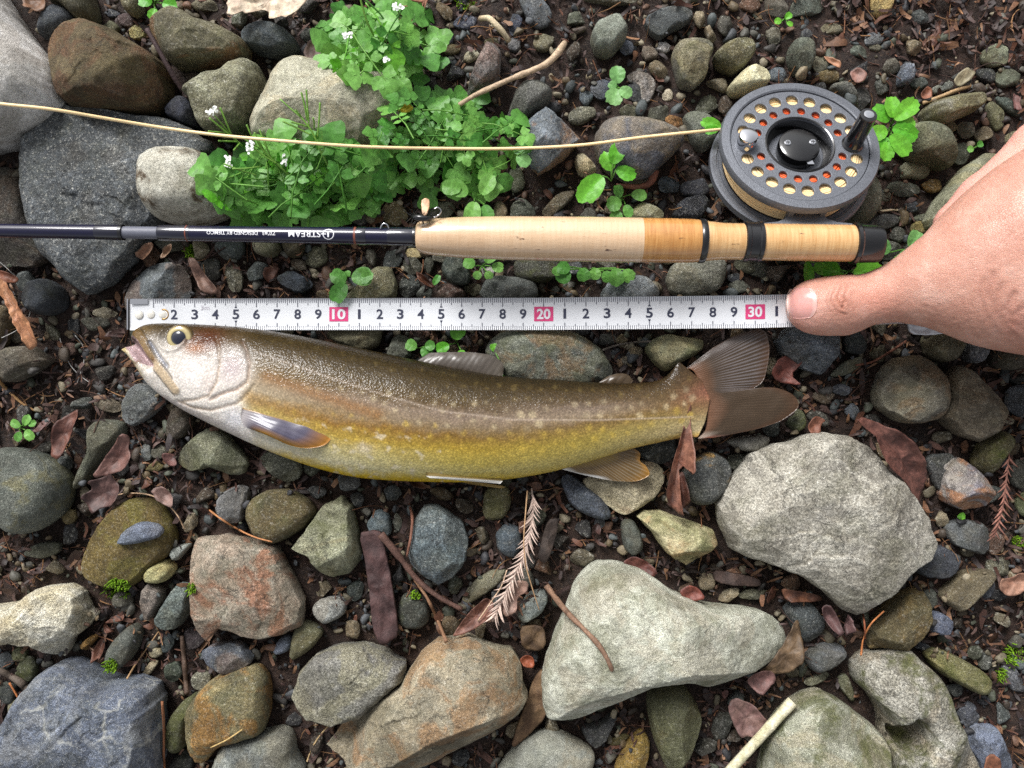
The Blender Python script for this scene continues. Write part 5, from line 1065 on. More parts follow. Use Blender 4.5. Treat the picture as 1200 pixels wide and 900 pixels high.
# ---------------------------------------------------------------- rod, reel, line, tape
def navy_mat():
    t = NT('navy_blank'); P = t.oc()
    t.bsdf(Base_Color=tuple(lin((17, 17, 46))), Roughness=.3, Coat_Weight=.7, Coat_Roughness=.05, Specular_IOR_Level=.3); return t.m
def cork_mat(name, a, b):
    t = NT(name); P = t.oc(); sep = t.n('SeparateXYZ', Vector=P)
    ring = t.noise(t.n('CombineXYZ', X=t.math('MULTIPLY', sep.outputs[0], 6.0), Y=t.math('MULTIPLY', sep.outputs[1], .5), Z=t.math('MULTIPLY', sep.outputs[2], .5)), 160, 5, .6)
    c = t.mix(t.ramp(ring, .35, .65), tuple(lin(a)), tuple(lin(b)))
    # short dark pits stretched along the rod, as in cork
    pit = t.noise(t.n('CombineXYZ', X=t.math('MULTIPLY', sep.outputs[0], .33), Y=sep.outputs[1], Z=sep.outputs[2]), 420, 4, .6)
    c = t.mix(t.ramp(pit, .66, .72), c, tuple(lin((92, 58, 34))))
    c = t.mix(t.math('MULTIPLY', t.ramp(t.noise(P, 60, 5, .6), .5, .7), .18), c, tuple(lin((150, 108, 66))))
    t.bsdf(Base_Color=c, Roughness=.38, Coat_Weight=1.0, Coat_Roughness=.11, Normal=t.bump(pit, .35, .0005), Specular_IOR_Level=.5); return t.m
M_NAVY = navy_mat(); M_WRAP = simple_mat('dark_wrap', (16, 17, 36), .15, coat=1.0); M_FERR = simple_mat('grey_ferrule', (98, 100, 112), .5, bump=.2)
M_CORK = cork_mat('cork_grip', (220, 188, 153), (212, 177, 140)); M_CORK2 = cork_mat('varnished_cork', (206, 152, 88), (182, 124, 62)); M_CORK3 = cork_mat('seat_cork', (222, 180, 126), (202, 154, 98))
M_BLACK = simple_mat('black_metal', (22, 22, 25), .28, coat=.4); M_BLACKP = simple_mat('black_plastic', (20, 20, 22), .22, coat=.6, bump=.08, bscale=1500)
M_COPPER = simple_mat('copper_band', (120, 66, 52), .35); M_STEEL = simple_mat('bright_steel', (205, 206, 210), .12, 1.0); M_INK = simple_mat('white_lettering', (235, 235, 240), .4)
M_GUN = simple_mat('gunmetal_reel', (100, 103, 110), .44, .3, bump=.45, bscale=2000, var=.22); M_GUND = simple_mat('dark_inner_plate', (52, 48, 50), .4, .2, bump=.2, bscale=2000)
M_LINE = simple_mat('cream_fly_line', (246, 216, 164), .42, var=.08, bscale=900); M_BACK = simple_mat('orange_backing', (250, 112, 60), .5, var=.15)

RODP = [(-60, 265.5, 3.55), (0, 266.8, 3.6), (200, 270.5, 3.85), (490, 277.5, 4.25), (650, 281, 4.42), (940, 284.2, 4.52), (1100, 286, 4.6)]
def rod_pt(px):
    xs = [p[0] for p in RODP]; return W(px, np.interp(px, xs, [p[1] for p in RODP]), np.interp(px, xs, [p[2] for p in RODP])*.01)
ROD0 = rod_pt(940); _d = rod_pt(940)-rod_pt(490); ROD_T = _d/np.linalg.norm(_d)
ROD_Y = np.cross([0, 0, 1.0], ROD_T); ROD_Y /= np.linalg.norm(ROD_Y); ROD_Z = np.cross(ROD_T, ROD_Y)
rod = empty('fishing_rod', ROD0)
rod.rotation_euler = Matrix(np.stack([ROD_T, ROD_Y, ROD_Z], 1).tolist()).to_euler()
tag(rod, 'navy fly rod with cork grip lying above the measuring tape', 'fishing rod')
def rod_s(px): return float((rod_pt(px)-ROD0)@ROD_T)          # distance along the rod
def rod_r(px, rp): return rp/ (cm_px(rod_pt(px)[2])*100)
def rod_part(name, prof, mat, n=40, parent=None, cap=True):
    pr = [(rod_r(x, r), rod_s(x)) for x, r in prof]
    if cap: pr = [(1e-5, pr[0][1])]+pr+[(1e-5, pr[-1][1])]
    V, Fc = lathe(pr, n); V = np.c_[V[:, 2], V[:, 0], V[:, 1]]
    o = ob(name, mesh_from(name, V, [f[::-1] for f in Fc], mat), parent or rod)
    return o
def edged(o, ang=35):
    me = o.data
    try: me.set_sharp_from_angle(angle=math.radians(ang))
    except Exception: pass
    return o
edged(rod_part('blank', [(-60, 7.8), (0, 8.0), (118, 8.6)], M_NAVY)); edged(rod_part('blank', [(147.5, 7.0), (190, 7.2)], M_FERR))
edged(rod_part('thread_wrap', [(117, 8.7), (120, 9.0), (144, 9.1), (147.5, 8.6)], M_WRAP)); edged(rod_part('ferrule_ring', [(144.5, 9.3), (148, 9.3)], M_BLACK))
edged(rod_part('thread_wrap', [(189, 8.6), (192, 9.2), (222, 9.4), (226, 9.2)], M_WRAP)); edged(rod_part('accent_band', [(221.6, 9.55), (223, 9.55)], M_COPPER))
edged(rod_part('blank', [(224, 9.0), (340, 9.5), (420, 10.0), (486, 10.4)], M_NAVY))
edged(rod_part('accent_band', [(416, 10.35), (418.5, 10.35)], M_COPPER)); edged(rod_part('thread_wrap', [(418.5, 10.2), (421, 10.6), (428, 10.6), (430, 10.3)], M_WRAP)); edged(rod_part('thread_wrap', [(455, 10.4), (459, 10.9), (484, 11.0), (486, 10.8)], M_WRAP))
edged(rod_part('winding_check', [(484.5, 12.0), (488, 12.6), (489.5, 12.2)], M_BLACK))
edged(rod_part('cork_grip', [(488.5, 15.2), (491, 17.6), (497, 19.6), (510, 21.6), (540, 23.8), (590, 25.4), (650, 26.0), (710, 26.2), (752, 26.0)], M_CORK), 60)
edged(rod_part('cork_grip', [(751, 25.9), (790, 25.8), (812, 25.4), (819, 24.6)], M_CORK2), 60)
edged(rod_part('grip_ring', [(818.5, 25.0), (820, 25.9), (824, 25.9), (826, 25.0)], M_BLACK))
edged(rod_part('seat_insert', [(825, 22.6), (828, 23.2), (836, 22.6), (848, 21.4), (862, 21.2), (885, 21.4), (930, 21.6), (980, 21.6), (1002, 21.4)], M_CORK3), 60)
rb = edged(rod_part('sliding_band', [(870, 22.2), (871, 23.9), (875, 23.9), (876, 22.9), (886, 22.9), (887, 23.9), (891, 23.9), (892, 22.2)], M_BLACK))
edged(rod_part('butt_cap', [(998, 22.2), (999, 24.0), (1003, 24.2), (1005, 22.9), (1026, 22.6), (1030, 21.4), (1031.5, 18.5)], M_BLACKP), 30)
# hook keeper
hk = [np.array([rod_s(px), rod_r(450, r)*math.cos(a), rod_r(450, r)*math.sin(a)]) for px, r, a in ((447, 10.5, .8), (448, 13, .7), (451, 16, .6), (455, 15, .65), (457, 11, .8))]
V, Fc = tube(spline(hk, 20), .9*PXM, 6); ob('hook_keeper', mesh_from('hook_keeper', V, Fc, M_STEEL), rod)

def text_mesh(s, bold=0.0, space=1.0):
    cu = bpy.data.curves.new('t', 'FONT'); cu.body = s; cu.size = 1.0; cu.align_x = 'CENTER'; cu.align_y = 'CENTER'; cu.offset = bold; cu.space_character = space; cu.resolution_u = 4; cu.fill_mode = 'FRONT'
    o = bpy.data.objects.new('t', cu); COL.objects.link(o); dg = bpy.context.evaluated_depsgraph_get(); me = o.evaluated_get(dg).to_mesh()
    V = np.array([v.co[:] for v in me.vertices]); Fc = [tuple(p.vertices) for p in me.polygons]; o.evaluated_get(dg).to_mesh_clear()
    bpy.data.objects.remove(o); bpy.data.curves.remove(cu)
    V[:, :2] -= (V[:, :2].max(0)+V[:, :2].min(0))/2
    return V, Fc
def fine(V, Fc):
    import bmesh
    bm = bmesh.new(); vs = [bm.verts.new(v) for v in V]
    for f in Fc:
        try: bm.faces.new([vs[i] for i in f])
        except ValueError: pass
    bmesh.ops.triangulate(bm, faces=bm.faces[:])
    for _ in range(2): bmesh.ops.subdivide_edges(bm, edges=bm.edges[:], cuts=1, use_grid_fill=True)
    bm.verts.index_update(); V = np.array([v.co[:] for v in bm.verts]); Fc = [tuple(v.index for v in f.verts) for f in bm.faces]; bm.free(); return V, Fc
def rod_text(s, pxc, wpx, hpx, bold, dy=0.0):
    """lettering wrapped on the blank, upside down as seen from the camera side"""
    V, Fc = text_mesh(s, bold); V, Fc = fine(V, Fc); V[:, 0] *= wpx/np.ptp(V[:, 0]); V[:, 1] *= hpx/np.ptp(V[:, 1])
    out = []
    for x, y, _ in V:
        p = pxc - x; r = rod_r(p, np.interp(p, [224, 340, 420], [9.0, 9.5, 10.0])+.22); a = math.pi/2 + (y+dy)/np.interp(p, [224, 340, 420], [9.0, 9.5, 10.0])
        out.append([rod_s(p), r*math.cos(a), r*math.sin(a)])
    return np.array(out), Fc
mb = MB()
mb.add(*rod_text('STREAM', 360, 37, 7.6, .012)); mb.add(*rod_text('J', 388.5, 4.2, 7.2, .01)); mb.add(*rod_text('7\'0"#3   DESIGNED BY TIEMCO', 287, 79, 4.9, .01))
# ring round the J and the bar that joins it to the word
ringv = []; nn = 28
for k in range(nn):
    a = k*2*math.pi/nn
    for rr in (5.6, 6.6):
        x, y = rr*math.cos(a), rr*math.sin(a); p = 387.5-x; r = rod_r(p, 9.78+.13); an = math.pi/2+y/9.78*-1
        ringv.append([rod_s(p), r*math.cos(an), r*math.sin(an)])
mb.add(np.array(ringv), [(2*k, 2*k+1, (2*k+3) % (2*nn), (2*k+2) % (2*nn)) for k in range(nn)])
bv = [];
for x, y in ((379, -.5), (385, -.5), (385, .5), (379, .5)): r = rod_r(x, 9.75+.13); an = math.pi/2+y/9.75; bv.append([rod_s(x), r*math.cos(an), r*math.sin(an)])
mb.add(np.array(bv), [(0, 1, 2, 3)])
ob('lettering', mb.mesh('lettering', M_INK, False), rod)
V, Fc = text_mesh('L', .02); V[:, 0] *= 4/np.ptp(V[:, 0]); V[:, 1] *= 5/np.ptp(V[:, 1])

# fishing fly hooked beside the grip
fly = empty('fishing_fly', W(497, 250, .05)); tag(fly, 'small black fly with a tan foam tail hooked at grip front', 'fishing fly'); fb = np.array(fly.location)
sl = slab('tail', None, None, pp('493,235 498,231 503,233 503,243 500,253 495,253'), 5.1, .15, (232, 192, 158), M_DEAD, dim=.95, seed=3, col2=(206, 160, 122)); sl.parent = fly; sl.location = np.array(sl.location)-fb
Pf = np.array([W(482, 254, .050), W(490, 255, .0515), (W(500, 256, .0515)), W(508, 255, .050)])-fb; V, Fc = tube(spline(Pf, 12), np.array([1, 2, 3, 3.6, 3.8, 3.8, 3.6, 3.4, 3, 2.4, 1.8, .8])*PXM, 8); ob('body', mesh_from('body', V, Fc, M_BLACK), fly)
rsf = np.random.default_rng(5); mb = MB()
for k in range(46):
    t = rsf.uniform(0, 1); b = Pf[0]*(1-t)+Pf[3]*t; d = rsf.normal(size=3); d[2] = abs(d[2])*.5; d /= np.linalg.norm(d); V, Fc = tube(np.array([b, b+d*6*PXM, b+d*rsf.uniform(8, 12)*PXM]), np.array([.45, .35, .15])*PXM, 4, False); mb.add(V, Fc)
ob('hackle', mb.mesh('hackle', M_BLACK), fly)
Pk = np.array([W(508, 255, .050), W(514, 252, .049), W(517, 247, .0495), W(513, 243, .050), W(508, 245, .050)])-fb; V, Fc = tube(spline(Pk, 18), .8*PXM, 6); ob('hook', mesh_from('hook', V, Fc, M_STEEL), fly)

# ---- reel: local axis z = spool axis, -y points to the rod
TILT = math.radians(24)
reel = empty('fly_reel', (0.1325, 0.1063, 0.0264), (-TILT, 0, 0)); tag(reel, 'gunmetal fly reel with perforated spool mounted on the cork seat', 'fishing reel')
def cmv(V): return np.asarray(V, float)*.01
def rp(name, V, Fc, mat, parent=None, sharp=30, smooth=True):
    o = ob(name, mesh_from(name, cmv(V), Fc, mat, smooth), parent or reel); edged(o, sharp); return o
V, Fc = lathe([(.001, -1.0), (3.3, -1.0), (3.72, -.98), (3.78, -.9), (3.78, -.58), (3.70, -.52), (3.50, -.52), (3.46, -.62), (3.40, -.62), (3.36, -.56), (3.22, -.56), (3.18, -.70), (1.0, -.70), (.001, -.70)], 96); frame = rp('frame', V, Fc, M_GUN)
V, Fc = lathe([(3.17, -.66), (3.17, -.45), (3.10, -.42), (1.4, -.42), (1.4, -.66)], 96); rp('spool_back_flange', V, Fc, M_GUND)
def plate(outer, holes, z0, z1, bev, mat, name):
    cu = bpy.data.curves.new('p', 'CURVE'); cu.dimensions = '2D'; cu.fill_mode = 'BOTH'; cu.extrude = (z1-z0)/2-bev; cu.bevel_depth = bev; cu.bevel_resolution = 2
    for (x, y, r, n) in [(0, 0, outer, 120)]+holes:
        sp = cu.splines.new('POLY'); sp.points.add(n-1); sp.use_cyclic_u = True
        for k in range(n): a = 2*math.pi*k/n; sp.points[k].co = (x+r*math.cos(a), y+r*math.sin(a), 0, 1)
    o = bpy.data.objects.new('p', cu); COL.objects.link(o); dg = bpy.context.evaluated_depsgraph_get(); me = o.evaluated_get(dg).to_mesh()
    V = np.array([v.co[:] for v in me.vertices]); Fc = [tuple(p.vertices) for p in me.polygons]; o.evaluated_get(dg).to_mesh_clear(); bpy.data.objects.remove(o); bpy.data.curves.remove(cu)
    V[:, 2] += (z0+z1)/2
    return rp(name, V, Fc, mat, sharp=40)
holes = [(0, 0, 1.52, 64)]
for k in range(20):
    a = math.radians(18*k)
    if k in (0, 10): continue
    holes.append((2.62*math.cos(a), 2.62*math.sin(a), .312, 24))
for k in range(18):
    a = math.radians(20*k)
    if k in (0, 9): continue
    holes.append((1.98*math.cos(a), 1.98*math.sin(a), .222, 20))
plate(3.12, holes, .86, 1.00, .03, M_GUN, 'spool_face')
V, Fc = lathe([(3.09, .70), (3.60, .62), (3.66, .70), (3.67, .92), (3.60, 1.07), (3.24, 1.10), (3.17, 1.05), (3.16, .86), (3.09, .84)], 120); rp('spool_rim', V, Fc, M_GUN)
V, Fc = lathe([(1.60, .80), (1.60, 1.03), (1.56, 1.06), (1.50, 1.03), (1.48, .20), (.001, .20)], 64); rp('hub_recess', V, Fc, M_BLACKP)
# silvery bearing plate seen inside the recess, black cap, screws, release lever
V, Fc = lathe([(1.30, .21), (1.30, .30), (1.25, .33), (.001, .33)], 64); rp('hub_plate', V, Fc, M_GUN)
cap = empty('hub_cap', (0, 0, 0)); COL.objects.unlink(cap); bpy.data.objects.remove(cap)
V, Fc = lathe([(.94, .33), (.95, .86), (.92, .96), (.80, 1.02), (.001, 1.03)], 64); capo = rp('hub_cap', V, Fc, M_BLACKP)
for sx, sy in ((-.56, .06), (.60, .10)):
    V, Fc = lathe([(.165, 1.0), (.165, 1.05), (.13, 1.075), (.001, 1.08)], 20); V[:, 0] += sx; V[:, 1] += sy; sc = rp('screw', V, Fc, M_STEEL, capo)
    mbx = MB()
    for d in ((.20, .035), (.035, .20)):
        V, Fc = box((sx, sy, 1.082), (d[0], d[1], .01)); mbx.add(V, Fc)
    rp('slot', np.concatenate(mbx.v), mbx.f, M_BLACK, sc)
V, Fc = box((.36, -.86, .80), (.30, .34, .14)); V[:, 0] -= (V[:, 1]+.86)*.3; rp('release_lever', V, Fc, M_STEEL)
V, Fc = lathe([(.001, .95), (.50, .95), (.50, 1.05), (.43, 1.12), (.42, 1.2), (.40, 2.0), (.37, 2.75), (.385, 2.86), (.36, 2.93), (.24, 2.95), (.001, 2.95)], 40); V[:, 0] += 2.42; hn = rp('handle', V, Fc, M_BLACKP)
V, Fc = lathe([(.22, 2.94), (.22, 2.975), (.16, 2.99), (.001, 2.98)], 24); V[:, 0] += 2.42; rp('handle_screw', V, Fc, M_STEEL, hn)
V, Fc = lathe([(.001, .95), (.46, .95), (.45, 1.1), (.44, 1.55), (.40, 1.64), (.22, 1.70), (.001, 1.70)], 40); V[:, 0] -= 2.50; rp('counterweight', V, Fc, M_STEEL)
# wound line
def tori(specs, tr, n=56, k=7):
    mb = MB()
    for i, (r, z) in enumerate(specs):
        a = np.arange(n+1)*2*math.pi/n; wob = .02*np.sin(a*3+i*1.7)+.014*np.sin(a*5+i)
        P = np.c_[(r+wob)*np.cos(a), (r+wob)*np.sin(a), z+.05*np.sin(a+i*.8)]; V, Fc = tube(P, tr, k, False); mb.add(V, Fc)
    return mb
sp = [(r, .77) for r in np.arange(2.30, 3.1, .105)]+[(3.22-.06*abs(z), z) for z in np.arange(-.36, .62, .105)]
mb = tori(sp, .062); rp('wound_fly_line', np.concatenate(mb.v), mb.f, M_LINE, sharp=80)
mb = tori([(r, .77) for r in np.arange(1.58, 2.29, .09)], .05); rp('wound_backing', np.concatenate(mb.v), mb.f, M_BACK, sharp=80)
V, Fc = lathe([(1.5, -.42), (3.1, -.42), (3.1, .5), (3.0, .70), (1.5, .70)], 64); rp('line_core', V, Fc, M_LINE)
# frame pillar, foot
foot = MB(); 
prof = [(-2.55, -4.02), (-2.5, -3.92), (-1.3, -3.78), (-.95, -3.62), (-.82, -3.35), (.82, -3.35), (.95, -3.62), (1.35, -3.80), (2.35, -3.92), (2.4, -4.02)]
m = len(prof); V = np.array([[x, y, z] for z in (-.62, .30) for x, y in prof]); Fc = [tuple(range(m))[::-1], tuple(range(m, 2*m))]+[(i, (i+1) % m, m+(i+1) % m, m+i) for i in range(m)]
rp('reel_foot', V, Fc, M_GUN, sharp=25)
for a in (-78, -102, 60, 120):
    V, Fc = box((3.48*math.cos(math.radians(a)), 3.48*math.sin(math.radians(a)), .02), (.24, .24, 1.25)); rp('frame_pillar', V, Fc, M_GUN, frame)

# fly line running off the reel to the left
LN = [(-40, 116, 6.2), (0, 121.5, 6.2), (60, 128, 5.9), (120, 138, 5.0), (180, 148, 4.2), (245, 157, 4.1), (330, 165, 4.4), (430, 172, 4.0), (520, 174, 3.4), (600, 174, 3.1), (680, 170, 3.3), (760, 160, 3.4), (820, 154, 3.4), (846, 151.5, 2.7), (862, 150, 2.45)]
P = spline([(a, b, z*.01) for a, b, z in LN], 160); path = np.array([W(*p) for p in P])
V, Fc = tube(path, 1.8*PXM, 10); o = ob('fly_line', mesh_from('fly_line', V-path[0], Fc, M_LINE), loc=path[0]); tag(o, 'cream fly line running from the reel across the boulders', 'fly line')

# ---------------------------------------------------------------- measuring tape
def tape_mat():
    t = NT('white_tape'); P = t.oc()
    c = t.mix(t.ramp(t.noise(P, 70, 6, .6), .45, .75), tuple(lin((238, 240, 244))), tuple(lin((226, 228, 232))))
    c = t.mix(t.ramp(t.noise(P, 800, 4, .7), .70, .76), c, tuple(lin((176, 168, 158))))
    t.bsdf(Base_Color=c, Roughness=.3, Coat_Weight=.3, Coat_Roughness=.1); return t.m
M_TAPE = tape_mat(); M_DIG = simple_mat('tape_ink', (52, 56, 78), .45); M_TICK = simple_mat('tick_ink', (120, 122, 132), .5); M_PINK = simple_mat('pink_block', (224, 70, 128), .4, var=.12, bscale=1200); M_PALEINK = simple_mat('pale_ink', (196, 190, 200), .5)
TS = np.array([-0.16, 0, 10, 20, 30, 36, 46]); TPX = np.array([152, 155.6, 397, 637, 885, 1036, 1290]); TYC = np.array([368.5, 368.5, 368, 367.8, 365.2, 361, 352]); TZ = np.array([1.30, 1.30, 1.65, 2.1, 2.75, 2.6, 2.2])
def tape_pt(s, v, lift=0.0):
    """s in cm along, v -1..1 across (1 = far edge)"""
    z = (np.interp(s, TS, TZ) + .03*np.sin(np.asarray(s)*.9) + .02*(1-np.asarray(v)**2))*.01 + lift
    px = np.interp(s, TS, TPX); yc = np.interp(s, TS, TYC); k = (HC-z)/F
    return np.stack([(px-600)*k, (450-yc)*k + np.asarray(v)*.00768, z], -1)
ss = np.linspace(-.16, 46, 480); vv = np.linspace(-1, 1, 9); S, Vv = np.meshgrid(ss, vv, indexing='ij')
Vt = tape_pt(S.ravel(), Vv.ravel()); Vb = tape_pt(S.ravel(), Vv.ravel(), -.00025); n = len(Vt); g = grid_faces(480, 9)
T0 = Vt[4].copy(); tape = empty('measuring_tape', T0); tag(tape, 'white measuring tape with black numerals and pink tens above the fish', 'measuring tape')
a = np.arange(n).reshape(480, 9); rim = np.r_[a[:, 0], a[-1, 1:], a[::-1, -1][1:], a[0, ::-1][1:-1]]
side = np.stack([rim, np.roll(rim, -1), np.roll(rim, -1)+n, rim+n], 1)
ob('blade', mesh_from('blade', np.concatenate([Vt, Vb])-T0, np.concatenate([g[:, ::-1], g+n, side]), M_TAPE), tape)
def tq(mb, s0, s1, v0, v1, lift=.00016):
    n_ = 2 if s1-s0 < .1 else 8; S_, V_ = np.meshgrid(np.linspace(s0, s1, n_), np.linspace(v0, v1, n_ if n_ > 2 else 3), indexing='ij'); mb.add(tape_pt(S_.ravel(), V_.ravel(), lift)-T0, [tuple(f) for f in grid_faces(*S_.shape)[:, ::-1]])
ticks = MB(); 
for k in range(10, 345):
    s = k/10; L = .56 if k % 10 == 0 else (.44 if k % 5 == 0 else .30); w = .017 if k % 10 else .022
    tq(ticks, s-w, s+w, 1-L, .985)
    if k > 28: tq(ticks, s-w, s+w, -.985, -1+L*.8)
ob('graduation', ticks.mesh('graduation', M_TICK, False), tape)
dig = MB(); wht = MB(); blk = MB(); pal = MB(); tri = MB()
def ttext(mb, txt, s, hcm, wcm, vc=0.0, bold=.02, lift=.0002):
    V, Fc = text_mesh(txt, bold); V[:, 0] *= wcm/np.ptp(V[:, 0]); V[:, 1] *= hcm/np.ptp(V[:, 1])
    mb.add(tape_pt(s+V[:, 0], vc+V[:, 1]/.768, lift)-T0, Fc)
for k in range(2, 32):
    if k % 10 == 0: blk = MB(); wht = MB(); tq(blk, k-.46, k+.46, -.46, .44); ttext(wht, str(k), k, .50, .66, -.01, .03, .00032); tb = ob('tens_block', blk.mesh('tens_block', M_PINK, False), tape); ob('tens_numeral', wht.mesh('tens_numeral', M_INK, False), tb)
    else: ttext(dig, str(k % 10), k, .47, .13 if k % 10 == 1 else .32)
    if k % 10 == 5:
        for sg in (1, -1):
            q = tape_pt(np.array([k-.07, k+.07, k]), np.array([.40, .40, .58])*sg, .00014)-T0; tri.add(q, [(0, 1, 2)] if sg > 0 else [(0, 2, 1)])
ttext(pal, '3m', 3.5, .22, .42, .42, .0)
ob('numerals', dig.mesh('numerals', M_DIG, False), tape); ob('half_mark', tri.mesh('half_mark', M_DIG, False), tape); ob('length_print', pal.mesh('length_print', M_PALEINK, False), tape)
for k, (px, py) in enumerate([(163, 369), (177, 368.5), (191, 368.5)]):
    V, Fc = lathe([(.001, .06), (.17, .055), (.20, .03), (.21, 0)], 24); c = W(px, py, .0137); ob('rivet', mesh_from('rivet', V*.01, [f[::-1] for f in Fc][::1], simple_mat('rivet_enamel', (236, 232, 222), .35)), tape, loc=c-T0)
ringm = simple_mat('rivet_brass', (196, 160, 104), .35, .6); V, Fc = tube(np.array([[.235*math.cos(t), .235*math.sin(t), .03] for t in np.linspace(-1.9, 1.9, 16)])*.01, .0004, 6); ob('rivet_rim', mesh_from('rivet_rim', V, Fc, ringm), tape, loc=W(192, 368.5, .0137)-T0)
mb = MB(); V, Fc = box((0, 0, 0), (.0085, .0024, .0006)); mb.add(V+W(163, 353.5, .0142)-T0, Fc); V, Fc = box((0, 0, 0), (.0007, .0150, .004)); mb.add(V+W(151.5, 368.5, .0115)-T0, Fc); ob('end_hook', mb.mesh('end_hook', M_STEEL, False), tape)
slabp = slab('clear_plastic_piece', 'clear plastic scrap poking out beneath the hand', 'plastic', pp('1063,376 1085,374 1118,380 1112,390 1090,393 1070,391'), 2.0, .3, (225, 225, 228), simple_mat('milky_plastic', (214, 214, 220), .15, coat=.5), seed=9)
# ---------------------------------------------------------------- fish (char lying on its side)
UPX = [(150,399),(156,389),(162,383),(170,380.5),(185,379),(210,379.3),(240,380.5),(270,382.5),(300,385.5),(340,391.5),(380,399),(420,407.5),(460,416),(500,424.5),(540,433),(580,439.5),(620,443),(660,445.5),(700,448),(740,449),(770,446),(795,438),(815,429),(832,424)]
LPX = [(150,418),(156,428),(162,436),(170,446),(185,460),(210,477.5),(240,493.5),(270,508),(300,522),(340,538),(380,551),(420,559.5),(460,563),(500,564.5),(540,565),(580,563),(620,558),(660,549.5),(700,538),(740,526),(770,519),(795,514.5),(815,512.5),(832,512)]
TPK = [(150,.45),(162,.75),(185,1.0),(210,1.18),(240,1.38),(270,1.55),(300,1.68),(340,1.8),(400,1.9),(480,1.9),(560,1.72),(640,1.42),(700,1.12),(750,.86),(790,.58),(812,.34),(832,.07)]
FZ = .0215
def sm_interp(tab):
    P = spline([(a, b, 0) for a, b in tab], 400); return lambda x: np.interp(x, P[:, 0], P[:, 1])
fU, fL = sm_interp(UPX), sm_interp(LPX); fT = lambda x: np.interp(x, [a for a, _ in TPK], [b for _, b in TPK])*.01
def dist_poly(x, y, pl):
    P = np.array(pl, float); d = np.full(x.shape, 1e9)
    for a, b in zip(P[:-1], P[1:]):
        ab = b-a; t = np.clip(((x-a[0])*ab[0]+(y-a[1])*ab[1])/(ab@ab), 0, 1); d = np.minimum(d, np.hypot(x-a[0]-t*ab[0], y-a[1]-t*ab[1]))
    return d
def in_poly(x, y, pl):
    P = np.array(pl, float); ins = np.zeros(x.shape, bool)
    for a, b in zip(P, np.roll(P, -1, 0)):
        if a[1] == b[1]: continue
        ins ^= ((a[1] > y) != (b[1] > y)) & (x < (b[0]-a[0])*(y-a[1])/(b[1]-a[1])+a[0])
    return ins
def blend(c, col, m): m = np.clip(m, 0, 1)[:, None]; return c*(1-m)+lin(col)*m
def gauss(d, w): return np.exp(-(d/w)**2)

